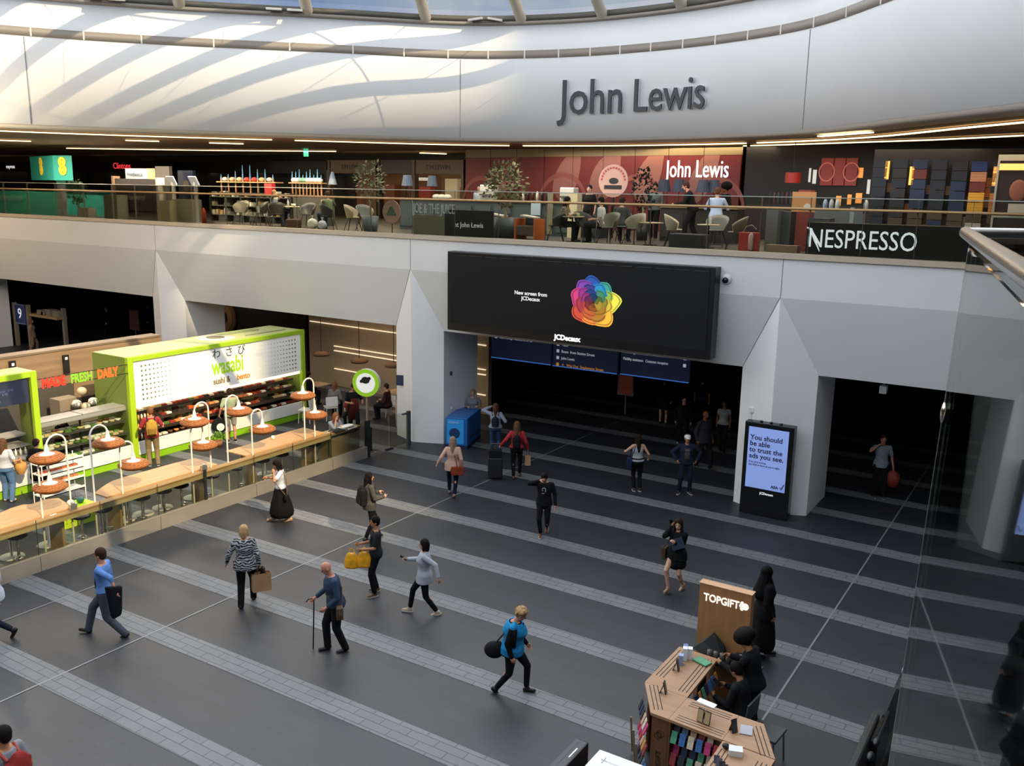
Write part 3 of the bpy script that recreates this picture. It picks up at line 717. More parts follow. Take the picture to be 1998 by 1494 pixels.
for k in range(26):
    y = 12.75 - k * .13
    put('bottle', '#e9e2d0' if k < 14 else '#e0a84a', Vector((-23.15, y, .975)), 'clear drink bottle standing in the upper bottle row of the left counter', 'bottle', 'upper bottle row of the left counter')
for k in range(20):
    y = 12.7 - k * .15
    put('bottle', '#3a2a20' if k > 9 else '#c9a878', Vector((-23.05, y, .725)), 'small dark or amber drink bottle in the lower row of the left counter', 'bottle', 'lower bottle row of the left counter')
# display case between the two portals
th = thing('display_case', (KX, 14.4, 0), 'glass sushi display case between the two lime portals', 'display case')
b = MB(); b.bb(-.75, 0, -1.33, 1.33, .22, .6); b.build('case_front', mat('#f0efea', .4), th, bevel=.01)
b = MB(); b.bb(-.7, -.05, -1.33, 1.33, 0, .22); b.build('base_grille', mat('#8fc21f', .5), th)
for z, x in ((.62, -.02), (.95, -.12), (1.3, -.2)):
    b = MB(); b.bb(-.72, x, -1.3, 1.3, z - .012, z); b.bb(x - .01, x, -1.3, 1.3, z - .04, z + .01); b.build('shelf', mat('#6f6b66', .4, .4), th)
b = MB(); b._add([(.0, -1.32, .6), (.0, 1.32, .6), (-.22, 1.32, 1.72), (-.22, -1.32, 1.72)], [(0, 1, 2, 3)]); b.build('front_glass', glass('#e8efe8', .93), th)
b = MB(); b.bb(-.8, -.22, -1.33, -.02, 1.7, 1.74); b.bb(-.8, -.22, .02, 1.33, 1.7, 1.74); b.bb(-.3, -.2, -1.33, 1.33, 1.6, 1.7); b.build('case_top', mat('#b9b6b0', .35, .4), th)
b = MB(); b.bb(-.4, -.36, -.02, .02, .6, 1.7); b.build('case_mullion', BLK, th)
for z, nm in ((.62, 'bottom'), (.95, 'middle'), (1.3, 'top')):
    for i in range(13):
        for j in range(2):
            k = rnd.choice(['box', 'box', 'bowl'])
            put(k, rnd.choice(['#f0ead8', '#e6dfcf', '#cf7a4a', '#6f9a4a', '#efe9dc', '#d9c08c', '#5a7a34']), Vector((KX - .24 - j * .24 - (.1 if z > 1 else 0), 13.2 + i * .195, z + .002)),
                'small food tub on the %s shelf of the sushi display case' % nm, 'food tub', 'tubs on the %s shelf of the display case' % nm, name='food_tub')
# hanging word sign
th = thing('word_sign', (KX + .02, 13.07, 2.68), 'row of red, green and orange letters hung between the lime portals', 'sign')
b = MB(); b.bb(-.03, -.015, 0, 2.7, .02, .04); b.bb(-.03, -.015, 0, 2.7, .27, .29); b.build('rail', BLK, th)
for s_, y, c, w in (('MADE', .12, '#c93a28', .78), ('FRESH', .93, '#7fc02c', .74), ('DAILY', 1.72, '#e8682c', .72)):
    text('lettering', s_, .34, mat(c, .5, emit=.3), th, plane_mtx((-.01, y, .03), (0, 1, 0), (0, 0, 1)), sx=w * .92, bold=.012 if s_ == 'FRESH' else .022)
# timber partition behind
th = thing('timber_partition', (-26, 12, 0), 'slatted grey-brown timber partition behind the sushi bar', 'partition')
b = MB(); b.bb(-.12, 0, -8, 7.2, 1.5, 3.03); b.build('timber_board', wood('#8d7359', 1.2, .2, 'Y'), th)
b = MB(); b.bb(-.5, .02, -8, 7.2, 3.03, 3.09); b.build('cap_board', wood('#7d6a58', 1.2, .2, 'Y'), th)
b = MB(); b.bb(-.1, .0, -8, 7.2, 0, 1.5); b.build('lower_board', mat('#2c2723', .6), th)
for (x, y, h) in ((24, 712, .2), (128, 700, .45)):
    p = gx(x, y, -25.95)
    b = MB(); b.bb(-.03, .04, -.09, .09, -h, .12); o = b.build('wall_box', BLK, loc=p, label='black wall box on the timber partition, ' + ('left one' if x < 50 else 'taller one with a small white notice'), cat='wall box')
    b = MB(); b.bb(.041, .045, -.04, .04, -.02, .06); b.build('notice', mat('#e8e8e4', .5), o)
b = MB(); b.box((0, 0, 0), (.5, .6, .5)); b.build('cardboard_box', mat('#8a7a68', .7), loc=(-24.75, 14.9, 1.64), label='brown box on top of the kitchen units behind the display case', cat='box')
# kitchen shelf things behind the display case
b = MB(); b.box((0, 0, .5), (.5, 1.9, 1.0)); b.box((0, 0, 1.02), (.55, 2.0, .04)); b.build('prep_counter', mat('#8f8a80', .35, .4), loc=(-24.6, 14.7, .35), label='steel preparation counter behind the display case', cat='counter')
for k, (x, y) in enumerate(((150, 795), (168, 800), (182, 790), (205, 785), (160, 770))):
    p = gx(x, y, -24.3); put('bag', ['#d8cfc0', '#cdbfa6', '#e6e0d4', '#bdb3a4', '#c9b99a'][k], p, ['leftmost', 'second', 'third', 'rightmost', 'upper'][k] + ' pale food sack on the preparation counter', 'sack', 'food sacks behind the display case', sc=(1.6, 1.6, 1.6), name='food_sack')
# white shelf rack and lime basket in front
th = thing('snack_rack', (-21.35, 12.55, 0), 'white snack rack with tilted shelves in front of the display', 'rack', rz=0)
for z in (.35, .62, .9, 1.15):
    b = MB(); b.bb(-.25, .2, -.55, .55, z, z + .025); b.bb(.19, .2, -.55, .55, z, z + .08); b.build('shelf', ENAMEL, th)
for y in (-.55, .55):
    for x in (-.25, .2):
        b = MB(); b.tube((x, y, 0), (x, y, 1.25), .014, n=6); b.build('post', ENAMEL, th)
for i in range(7):
    for z, c in ((.925, '#b5562c'), (.645, '#cf7a4a'), (1.175, '#d9c08c')):
        put('box', c, Vector((-21.4, 12.1 + i * .15, z + .002)), 'snack pack on the %s shelf of the white rack' % {.925: 'middle', .645: 'lower', 1.175: 'top'}[z], 'snack', 'snacks on the %s rack shelf' % {.925: 'middle', .645: 'lower', 1.175: 'top'}[z], sc=(.9, .8, .7), name='snack_pack')
bx = MB(); bx.box((0, 0, .22), (.55, .95, .44)); bo = bx.build('lime_basket', mat('#c8e61f', .4), loc=(-19.95, 11.95, 0), label='perforated lime yellow basket beside the near counter', cat='basket')
b = MB()
for i in range(9):
    for j in range(4):
        y = -.4 + i * .1; z = .12 + j * .08
        b._add([(.277, y + .018 * math.cos(t), z + .018 * math.sin(t)) for t in [k * math.pi / 3 for k in range(6)]], [tuple(range(6))])
b.build('perforation', mat('#7f9a1c', .6), bo)
for k, (dy, c) in enumerate(((-.25, '#c9434a'), (0, '#e6e4e0'), (.25, '#3f7a6a'))):
    put('bag', c, Vector((-19.95, 11.95 + dy, .44)), ['red', 'white', 'dark green'][k] + ' packet lying in the lime basket', 'packet', 'packets in the lime basket', name='packet')
# cup on far counter, two napkin holders on the ledge
for (x, y, l) in ((143, 993, 'steel napkin holder on the ledge in front of the lime basket'), (398, 914, 'steel napkin holder on the ledge by the dark glass post')):
    p = gx(x, y, -18.05); b = MB(); b.box((0, 0, .07), (.09, .16, .14)); b.lathe([(.001, -.0), (.045, 0), (.045, .05), (.001, .05)], (.02, .0, .13), 12); b.build('napkin_holder', CHROME, loc=(-18.06, p.y, 1.04), label=l, cat='napkin holder', bevel=.01)
p = gz(533, 857, 1.08); b = MB(); b.lathe([(.001, 0), (.035, 0), (.048, .11), (.04, .11), (.03, .01), (.001, .01)], n=14); b.build('cup', mat('#efece6', .5), loc=(p.x, p.y, ZT), label='small white cup left on the farthest wooden counter', cat='cup')
p = gz(697, 838, 1.04)
b = MB(); b.box((0, 0, .015), (.32, .5, .03), ry=.1); b.ell((0, 0, .05), (.15, .24, .04)); b.build('food_tray', mat('#e3e2dc', .5), loc=(-18.05, 19.55, 1.05), label='white plate of food on a dark tray before the seated woman', cat='tray')
b = MB(); b.box((0, 0, .01), (.3, .5, .03)); b.build('serving_tray', BLK, loc=(-18.04, 19.15, 1.045), label='black serving tray at the end of the ledge', cat='tray')
# ---- seating area behind the kiosk (second bay)
W2 = mat('#a8937a', .6)
area('seating_fill', (-22.6, 25.2, 3.55), 5, .3, 52, (1, .8, .58))  # added fill under the bay ceiling, lifting the wall beside its light lines
b = MB(); b.box((0, 0, 1.9), (9.4, .2, 3.8)); o = b.build('wall_seating', W2, loc=(-22.6, 27.2, 0), rz=math.radians(-3.2), kind='structure')
b = MB()
for z, xa, xb in ((2.95, -4.6, 4.6), (2.55, -4.6, 4.6), (1.66, -3.2, 4.6), (1.47, -3.2, 4.6), (.72, -3.2, -1.0), (.72, .8, 4.6)):
    b.box(((xa + xb) / 2, -.13, z), (xb - xa, .03, .034))
t = b.build('light_line', mat('#ffeccb', .5, emit=.85), loc=(-22.6, 27.2, 0), rz=math.radians(-3.2), label='glowing horizontal light lines on the beige seating wall', cat='light')
b = MB(); b.bb(-36, -27.6, 27.5, 27.7, 0, 3.9); struct('wall_side', b, mat('#1a1614', .8))
p = gy(430, 620, 27.2); point('logo_fill', (p.x + 1.2, 26.0, 3.4), 22, (1, .82, .6), .1)  # added fill so the round logo reads on the dark wall
th = thing('round_wall_logo', (p.x, 27.42, p.z), 'large round brown disc logo on the dark wall above the kiosk', 'wall logo')
for r, y0, y1, c, nm in ((.8, -.1, 0, '#6e5238', 'disc'), (.64, -.12, -.1, '#94724e', 'inner_disc'), (.34, -.14, -.12, '#1c1512', 'emblem')):
    b = MB(); disc(b, r, y0, y1, c=(0, 0, 0)); b.build(nm, mat(c, .6), th)
for k, (x, z) in enumerate(((-24.33, 1.81), (-22.42, 1.76), (-20.79, 1.79))):
    t = thing('pendant_lamp', (x, 25, z), ['left', 'middle', 'right'][k] + ' wicker pendant over the tables behind the kiosk', 'pendant lamp', 'wicker pendants')
    b = MB(); b.lathe([(.02, .1), (.2, .08), (.34, 0), (.3, -.07), (.02, -.08)], n=20); b.build('shade', mat('#6b4a2c', .7), t)
    b = MB(); b.tube((0, 0, .08), (0, 0, 2.52), .012, n=6); b.build('cord', BLK, t)
def dtable(loc, lab, top='#c7a77e', w=(.7, .7)):
    t = thing('dining_table', loc, lab, 'table', 'tables behind the kiosk'); b = MB(); b.box((0, 0, .74), (*w, .04)); b.build('tabletop', mat(top, .5), t, bevel=.01)
    b = MB(); b.tube((0, 0, .02), (0, 0, .72), .03); b.lathe([(.001, 0), (.22, 0), (.2, .02), (.001, .03)]); b.build('pedestal', CHROME, t)
dtable((-24.1, 24.5, 0), 'pale wood table just right of the lime kiosk end, person behind'); dtable((-20.9, 25.3, 0), 'pale table by the beige wall behind the round sign')
b = MB(); b.box((0, 0, .45), (.7, 1.0, .9)); b.box((0, 0, .91), (.74, 1.04, .03)); t = b.build('side_counter', mat('#b39470', .5), loc=(-19.2, 24.1, 0), label='pale wooden box counter with black trays beside the white column', cat='counter')
for k in range(3):
    b = MB(); b.box((0, 0, .03), (.2, .26, .06)); b.build('black_tray', BLK, loc=(-19.3 + .05 * k, 23.8 + k * .3, .93), label=['nearest', 'middle', 'farthest'][k] + ' black tray on the pale box counter', cat='tray', group='trays on the box counter')
def wchair(loc, rz, lab, grp='white chairs behind the kiosk'):
    t = thing('dining_chair', loc, lab, 'chair', grp, rz)
    b = MB(); b.box((0, 0, .46), (.42, .42, .04)); b.build('seat', ENAMEL, t, bevel=.01)
    b = MB(); b.box((0, -.2, .68), (.42, .03, .34), rx=-.1); b.build('backrest', ENAMEL, t, bevel=.01)
    for x in (-.18, .18):
        for y in (-.18, .18): b = MB(); b.tube((x, y, .45), (x * 1.15, y * 1.15, 0), .013, n=6); b.build('leg', ENAMEL, t)
wchair((-22.0, 23.0, 0), 1.0, 'white chair right of the lime kiosk, empty'); wchair((-22.4, 22.2, 0), 2.0, 'white chair nearest the lime post')
wchair((-20.4, 24.5, 0), .2, 'white chair beside the table behind the round sign')
# ticket gates area in the far-left opening
th = thing('gate_frame', (-43.0, 24.9, 0), 'pale posts carrying a blue number nine panel and a shelf in the far left opening', 'frame')
PST = mat('#8a7f70', .5)
for x, y, zt in ((-1.95, 0, 2.15), (-.95, .1, 2.1), (1.55, .4, 2.1)):
    b = MB(); b.box((x, y, zt / 2), (.16, .16, zt)); b.build('post', PST, th)
b = MB(); b.box((.3, .3, 1.62), (2.5, .5, .12)); b.build('shelf', mat('#a0835e', .5), th)
b = MB(); b.box((-1.45, -.02, 1.6), (.86, .05, 1.0)); pn = b.build('number_panel', mat('#1c2b52', .4, emit=.25), th)
text('lettering', '9', .72, mat('#e8ecf2', .5, emit=.5), pn, plane_mtx((-1.64, -.05, 1.4), (1, 0, 0), (0, 0, 1)))
b = MB(); b.box((-1.45, -.05, 2.08), (.86, .02, .03)); b.box((-1.45, -.05, 1.14), (.86, .02, .03)); b.build('panel_trim', mat('#8fa0bb', .5), pn)
for k, (x, w, h) in enumerate(((-.3, .5, .22), (.35, .45, .3), (1.0, .5, .28), (.0, .4, .16))):
    b = MB(); b.box((0, 0, h / 2), (w, .35, h)); b.build('stacked_crate', mat('#8f887a', .6), loc=(-42.7 + x, 25.2 + (.0 if k < 3 else -.0), 1.69 + (.25 if k == 3 else 0) * 0), label=['left', 'centre', 'right', 'small front'][k] + ' grey box stored on the gate frame shelf', cat='box', group='boxes on the gate shelf')
def poster(px_, Y, w, h, c, lab):
    p = gy(*px_, Y); t = thing('poster', (p.x, Y, p.z), lab, 'poster'); b = MB(); b.box((0, 0, 0), (w, .04, h)); b.box((0, .03, -h / 2 - (p.z - h / 2) / 2), (.05, .03, p.z - h / 2)); b.build('poster_frame', mat('#7b7f86', .5), t)
    b = MB(); b.box((0, -.025, 0), (w - .1, .01, h - .1)); b.build('print', mat(c, .6, emit=.12), t)
poster((1221, 751), 30, .66, .8, '#7a3c30', 'small framed red-brown poster deep inside the central opening')
poster((262, 624), 30, .8, 1.1, '#5a3430', 'small framed dark poster deep inside the far left opening')
# ================================================================== central fixtures
# large advertising screen
Y0 = 21.95
c = [gy(873, 491, Y0), gy(1397, 520, Y0), gy(1385, 697, Y0), gy(873, 640, Y0)]
x0, x1, z1, z0 = c[0].x, c[1].x, 6.22, 3.88
th = thing('advertising_screen', ((x0 + x1) / 2, Y0, z0), 'huge black advertising screen with a rainbow rose above the central opening', 'screen')
w, h = x1 - x0, z1 - z0
b = MB(); b.bb(-w / 2, w / 2, .0, .4, 0, h); b.build('housing', mat('#0d0e12', .35), th, bevel=.02)
b = MB(); b.bb(-w / 2 + .12, w / 2 - .14, -.012, 0, .22, h - .16); sc_ = b.build('display', mat('#121316', .5, emit=.35, spec=.2), th)
b = MB()
for k in range(15): b.bb(-w / 2 + .3 + k * w / 15.6, -w / 2 + .3 + k * w / 15.6 + .4, -.02, -.01, h - .12, h - .10)
b.build('vent_line', mat('#2c2d30', .5), th)
WT = mat('#d8d8d8', .5, emit=.7)
pm = lambda x, z, y=-.02: plane_mtx((x, y, z), (1, 0, 0), (0, 0, 1))
sp = lambda x, y: (gy(x, y, Y0).x - (x0 + x1) / 2, gy(x, y, Y0).z - z0)
q = sp(1036, 576); text('lettering', 'New screen from\nJCDecaux', .15, WT, sc_, pm(q[0], q[1]), align='CENTER', bold=.003)
q = sp(1107, 664); text('lettering', 'JCDecaux', .2, mat('#ffffff', .5, emit=1.4), th, pm(q[0], q[1]), align='CENTER', bold=.006)
# rose of layered coloured petals, drawn flat on the screen
def lathe_col(t):
    stops = [(0, '#1b62b8'), (.08, '#1f8fc0'), (.16, '#6fb84a'), (.24, '#d8d04a'), (.36, '#f0b83a'), (.5, '#f08a3a'), (.62, '#e0503a'), (.74, '#c83a5a'), (.84, '#a8359a'), (.93, '#3a4ab0'), (1, '#1b62b8')]
    for a, b_ in zip(stops[:-1], stops[1:]):
        if a[0] <= t <= b_[0]:
            k = (t - a[0]) / (b_[0] - a[0]); A, B = [[int(s[1][i:i + 2], 16) for i in (1, 3, 5)] for s in (a, b_)]
            return '#%02x%02x%02x' % tuple(int(A[i] * (1 - k) + B[i] * k) for i in range(3))
qc = sp(1160, 590); RR = random.Random(5)
layer = 0
for ring, (R0, n, ln, wd) in enumerate(((.76, 8, .5, .74), (.62, 8, .42, .56), (.46, 7, .36, .46), (.31, 6, .28, .34), (.16, 4, .2, .24))):
    for k in range(n):
        a = 2 * math.pi * (k + .5 * (ring % 2)) / n + RR.uniform(-.16, .16); tipo = RR.uniform(-.35, .35); grow = RR.uniform(.6, 1.25)
        t = ((math.pi / 2 - a) / (2 * math.pi)) % 1
        col = lathe_col(t)
        shade = .95 - .12 * ring + RR.uniform(-.12, .1)
        col = '#%02x%02x%02x' % tuple(max(0, min(255, int(int(col[i:i + 2], 16) * shade))) for i in (1, 3, 5))
        P = []
        for s_ in range(13):
            u = -1 + s_ / 6; rad = R0 * (.84 + (.2 if ring else .26) * (1 - abs(u - tipo) ** (1.3 if ring < 2 else 2.2)) * grow + .03 * math.sin(5 * u + k)); aa = a + u * wd / max(.3, R0) * .62
            P.append((qc[0] + rad * math.cos(aa) * .95, qc[1] + rad * math.sin(aa) * .84))
        for s_ in range(7):
            u = 1 - s_ / 3; rad = max(.02, R0 - ln); aa = a + u * wd / max(.3, R0) * .5
            P.append((qc[0] + rad * math.cos(aa) * .92, qc[1] + rad * math.sin(aa) * .86))
        b = MB(); y = -.016 - .0012 * layer; layer += 1
        b._add([(x, y, z) for x, z in P], [tuple(range(len(P)))])
        # darker fold line along the rim
        b._add([(qc[0] + (x - qc[0]) * .95, y - .0004, qc[1] + (z - qc[1]) * .95) for x, z in P[:13]] + [(qc[0] + (x - qc[0]) * .9, y - .0004, qc[1] + (z - qc[1]) * .9) for x, z in P[:13]][::-1], [tuple(range(26))], 1)
        dk = '#%02x%02x%02x' % tuple(int(int(col[i:i + 2], 16) * .66) for i in (1, 3, 5))
        b.build('rose_petal', [mat(col, .5, emit=.75), mat(dk, .5, emit=.7)], sc_)
# hanging direction signs
NAVY = mat('#1a2342', .5, emit=.22); SGN = mat('#c9cdd6', .5, emit=.45)
for k, (xa, xb, za, lines, al) in enumerate(((-16.93, -14.56, 2.43, [('< ◻ ● Yellow Lounge  Platforms 6a to 12a', .62)], 0), (-14.52, -12.16, 2.42, [('↑ ▤  Taxis', .62), ('↑ ▤  Buses  from Station Street', .4), ('↑ ▤  John Lewis', .18), ('→ ▤  Way Out  Stephenson Street', -.04)], 0),
                                    (-12.08, -9.78, 2.44, [('Red Lounge  Platforms 1b to 12b and 4c ◻ →', .62), ('Mobility assistance   Customer reception ▤ ↘', .4)], 0))):
    t = thing('hanging_sign', ((xa + xb) / 2, 25.5, za), ['left navy platform sign hanging in the central opening', 'middle navy sign listing taxis and buses under the screen', 'right navy sign pointing to customer reception'][k], 'sign', 'navy direction signs')
    w = xb - xa - .04; b = MB(); b.bb(-w / 2, w / 2, 0, .1, 0, 1.0); b.build('sign_board', NAVY, t)
    b = MB(); b.bb(-w / 2, w / 2, -.012, 0, 0, .03); b.build('blue_edge', mat('#3566b8', .4, emit=.7), t)
    b = MB(); b.tube((-w / 3, .05, 1.0), (-w / 3, .05, 1.86), .02); b.tube((w / 3, .05, 1.0), (w / 3, .05, 1.86), .02); b.build('hanger', BLK, t)
    for q, (s_, z) in enumerate(lines):
        s_ = ''.join(ch for ch in s_ if ord(ch) < 128 or ch in '→')
        m_ = mat('#c98a3a', .5, emit=.5) if s_.strip().startswith('→ ') or 'Way' in s_ else SGN
        text('lettering', s_.replace('<', '').strip(), .125, m_, t, plane_mtx((-w / 2 + (.32 if k < 2 else .08), -.015, z + .08 - (.0)), (1, 0, 0), (0, 0, 1)), sx=.72 if k != 1 else .9)
        b = MB(); xq = -w / 2 + .14 if k < 2 else w / 2 - .2; b.bb(xq, xq + .09, -.014, -.0, z + .07, z + .17); b.build('pictogram', m_, t)
# totem display by the right column
base = gz(1441, 998), gz(1535, 1018); tc_ = (base[0] + base[1]) / 2; ang = math.atan2(base[1].y - base[0].y, base[1].x - base[0].x)
th = thing('totem_display', (tc_.x, tc_.y + .02, 0), 'tall black floor-standing display with a pale blue poster beside the right column', 'display', rz=ang + .02)
b = MB(); b.bb(-.62, .62, 0, .26, 0, 2.42); b.build('housing', mat('#0b0b0d', .25), th, bevel=.015)
b = MB(); b.bb(-.51, .5, -.006, 0, .72, 2.3); sc_ = b.build('display', mat('#8ea6e8', .4, emit=.42), th)
DB = mat('#1a2340', .6)
for k, s_ in enumerate(('You should', 'be able', 'to trust the', 'ads you see.')): text('lettering', s_, .178, DB, sc_, plane_mtx((-.46, -.012, 1.98 - k * .16), (1, 0, 0), (0, 0, 1)), bold=.002)
for k, s_ in enumerate(('If an ad is wrong,', "the ASA is here to put it right.")): text('lettering', s_, .065, DB, sc_, plane_mtx((-.46, -.012, 1.38 - k * .075), (1, 0, 0), (0, 0, 1)))
text('lettering', 'ASA', .1, DB, sc_, plane_mtx((.15, -.012, .79), (1, 0, 0), (0, 0, 1)), bold=.003)
b = MB(); b.path([(.38, -.012, .85), (.41, -.012, .79), (.47, -.012, .93)], .012, 6); b.build('tick_mark', DB, sc_)
text('lettering', 'JCDecaux', .085, mat('#f4f4f4', .5, emit=.8), th, plane_mtx((-.12, -.01, .58), (1, 0, 0), (0, 0, 1)))
b = MB()
for x in (-.25, 0, .25): b.lathe([(.001, 0), (.04, 0), (.04, .03), (.001, .03)], (x, .13, 2.42), 10)
b.build('top_stud', BLK, th)
p = gy(1466, 800, 22.6); b = MB(); b.box((0, 0, 0), (.14, .08, .12)); b.tube((0, .0, -.05), (0, .0, -.28), .012); b.build('wall_socket', mat('#e2e2e0', .5), loc=(p.x, 22.62, p.z), label='white socket box with a cable above the totem display', cat='socket')
# dome cameras and small fittings
def dome_cam(loc, lab):
    t = thing('dome_camera', loc, lab, 'camera'); b = MB(); b.ell((0, .06, 0), (.14, .12, .14)); b.build('housing', mat('#dcdcdc', .4), t); b = MB(); b.ell((0, -.03, -.02), (.08, .08, .08)); b.build('lens', mat('#101020', .1), t)
p = gy(1416, 545, 22.25); dome_cam((p.x, 22.27, p.z), 'white dome camera with dark lens right of the big screen')
p = gy(1085 / 3.32 + 1398, 480 + 905 / 3.32, 23.0); b = MB(); b.box((0, 0, 0), (.16, .2, .18)); b.tube((0, 0, .09), (0, 0, .2), .03); b.build('beacon', mat('#8c8f92', .5), loc=(p.x, 23.0, 3.47), label='small grey fitting under the lintel of the right opening', cat='fitting')
for (x, y, l) in ((880, 728, 'upper small dark fitting on the reveal beside the blue kiosk'), (882, 796, 'lower small white fitting on the reveal beside the blue kiosk')):
    p = gx(x, y, -16.88); b = MB(); b.ell((0, 0, 0), (.04, .06, .07)); b.build('wall_fitting', mat('#3a3a3c' if y < 750 else '#cfcfcf', .5), loc=(-16.88, p.y, p.z), label=l, cat='fitting')
p = gx(784, 768, -18.5); b = MB(); b.box((0, 0, 0), (.03, .26, .34), rz=math.radians(-65)); b.build('wall_notice', mat('#2f3a52', .5), loc=(-18.5, 22.57, 1.92), label='small dark blue notice on the white column left of centre', cat='notice')
# blue machine in the reveal of the central opening
th = thing('news_stand', (-16.3, 22.55, 0), 'bright blue stand against the reveal of the central opening', 'stand', rz=math.radians(18))
b = MB(); b.bb(-.3, .42, -.0, 1.5, .1, 1.0); b.build('cabinet', mat('#1d5fa8', .35), th, bevel=.02)
b = MB(); b.bb(-.3, .42, .02, 1.48, 0, .1); b.build('plinth', mat('#16264a', .5), th)
b = MB(); b.bb(-.26, .3, -.012, 0, .16, .95); fp = b.build('front_panel', mat('#2f8fd8', .35, emit=.12), th)
text('lettering', 'metro', .13, mat('#bcd8f0', .5), fp, plane_mtx((-.2, -.02, .82), (1, 0, 0), (0, 0, 1)))
b = MB(); b.ell((0, -.014, .5), (.18, .004, .17)); b.build('print', mat('#183a70', .5), fp)
b = MB(); b.bb(.42, .43, .25, .7, .3, .36); b.bb(.42, .43, .9, 1.3, .3, .36); b.build('slot', mat('#3a4a66', .4, .4), th)
# upper "John Lewis" letters on the oval wall
def wall_pt(px_, py_):
    h = ring_hit(px_, py_); return h
hl, hr = ring_hit(1090, 200), ring_hit(1382, 200)
pl_, pr_ = hl[1], hr[1]; dz = Vector((pr_.x - pl_.x, pr_.y - pl_.y, 0)); rdir = dz.normalized(); nrm = Vector((-rdir.y, rdir.x, 0)) * -1
th = thing('shop_sign', (pl_.x, pl_.y, 0), 'large dark grey raised shop name letters standing off the white oval wall', 'sign')
SL = mat('#1f2227', .45); LR = mat('#c8ccd2', .4)
def zat(px_, py_):
    h = ring_hit(px_, py_); r = _ray(px_, py_); t = math.hypot(h[1].x, h[1].y) / math.hypot(r.x, r.y); return 8 + r.z * t
def letters(x0p, x1p, s_, zl, cap):
    # one letter object each, set along the curve
    tmp = text('t', s_, 1.0, SL, None, None); wd = max(v.co.x for v in tmp.data.vertices); bpy.data.objects.remove(tmp)
    for ch, k in zip(s_, range(len(s_))):
        pre = text('t', s_[:k] + '|', 1.0, SL); adv = max(v.co.x for v in pre.data.vertices); bpy.data.objects.remove(pre)
        p1 = text('t', '|', 1.0, SL); a0 = max(v.co.x for v in p1.data.vertices); bpy.data.objects.remove(p1)
        f = (adv - a0) / wd; px_ = x0p + (x1p - x0p) * f
        h = ring_hit(px_, 205); i = h[2]; e = (Vector(RING[(i + 1) % NR]) - Vector(RING[i])).normalized(); n_ = Vector((e.y, -e.x, 0))
        scale = math.dist(ring_hit(x0p, 205)[1], ring_hit(x1p, 205)[1]) / wd
        pos = Vector((h[1].x, h[1].y, zl)) + n_ * .12
        for mm, dpt, ob in ((SL, .0, 1), (LR, -.07, 0)):
            nm = 'letter' if ob else 'letter_return'
            o = text(nm, ch, scale * cap, mm, th, None, ext=.03, bold=.004 if ob else .016)
            q = plane_mtx(pos + n_ * dpt - Vector((pl_.x, pl_.y, 0)), (e.x, e.y, 0), (0, 0, 1)); o.matrix_local = q
            for v in o.data.vertices: v.co.x *= 1 / cap
letters(1094, 1216, 'John', zat(1150, 222), 1.22); letters(1236, 1378, 'Lewis', zat(1300, 215), 1.22)
# ================================================================== upper level: balustrade, cafe, shops
UZ = 6.6
def up(px_, Y, py_=400): q = gy(px_, py_, Y); return q.x
th = thing('glass_balustrade', (-20, 22.34, 6.6), 'long glass balustrade with a brass handrail along the upper floor edge', 'balustrade')
jx = [gy(x, 430, 22.34).x + 20 for x in (-60, 12, 58, 112, 166, 222, 266, 310, 376, 443, 508, 580, 650, 724, 804, 888, 973, 1064, 1164, 1269, 1381, 1484, 1580, 1684, 1790, 1897, 2080)]
GB = glass('#f3f3ec', 0.86)
for a, c in zip(jx[:-1], jx[1:]):
    b = MB(); b.bb(a + .012, c - .012, -.008, .008, .03, 1.36); b.build('glass_pane', GB, th)
b = MB(); b.bb(jx[0], jx[-1], -.016, .016, 1.355, 1.375); b.build('top_edge', mat('#a9aca4', .3, .4), th)
b = MB(); b.tube((jx[0], -.09, 1.1), (jx[-1], -.09, 1.1), .032, n=10); b.build('handrail', mat('#a8875e', .35, .5), th)
for q in jx[1:-1]:
    b = MB(); b.bb(q - .006, q + .006, -.012, .012, .04, 1.36); b.tube((q, -.09, 1.1), (q, 0, 1.02), .012, n=6); b.build('joint_clip', mat('#4a4740', .4, .4), th)
# back walls of the shops
def wallseg(name, xa, xb, Y, z0, z1, m, t=.2): b = MB(); b.bb(xa, xb, Y, Y + t, z0, z1); return b.build(name, m)
BK = mat('#1b1613', .7)
o = wallseg('wall_shops', -70, up(905, 33), 36.5, 6.6, 9.72, BK); tag(o, kind='structure')
o = wallseg('wall_shops_right', up(1440, 31), 40, 31.5, 6.6, 9.72, mat('#17151a', .6)); tag(o, kind='structure')
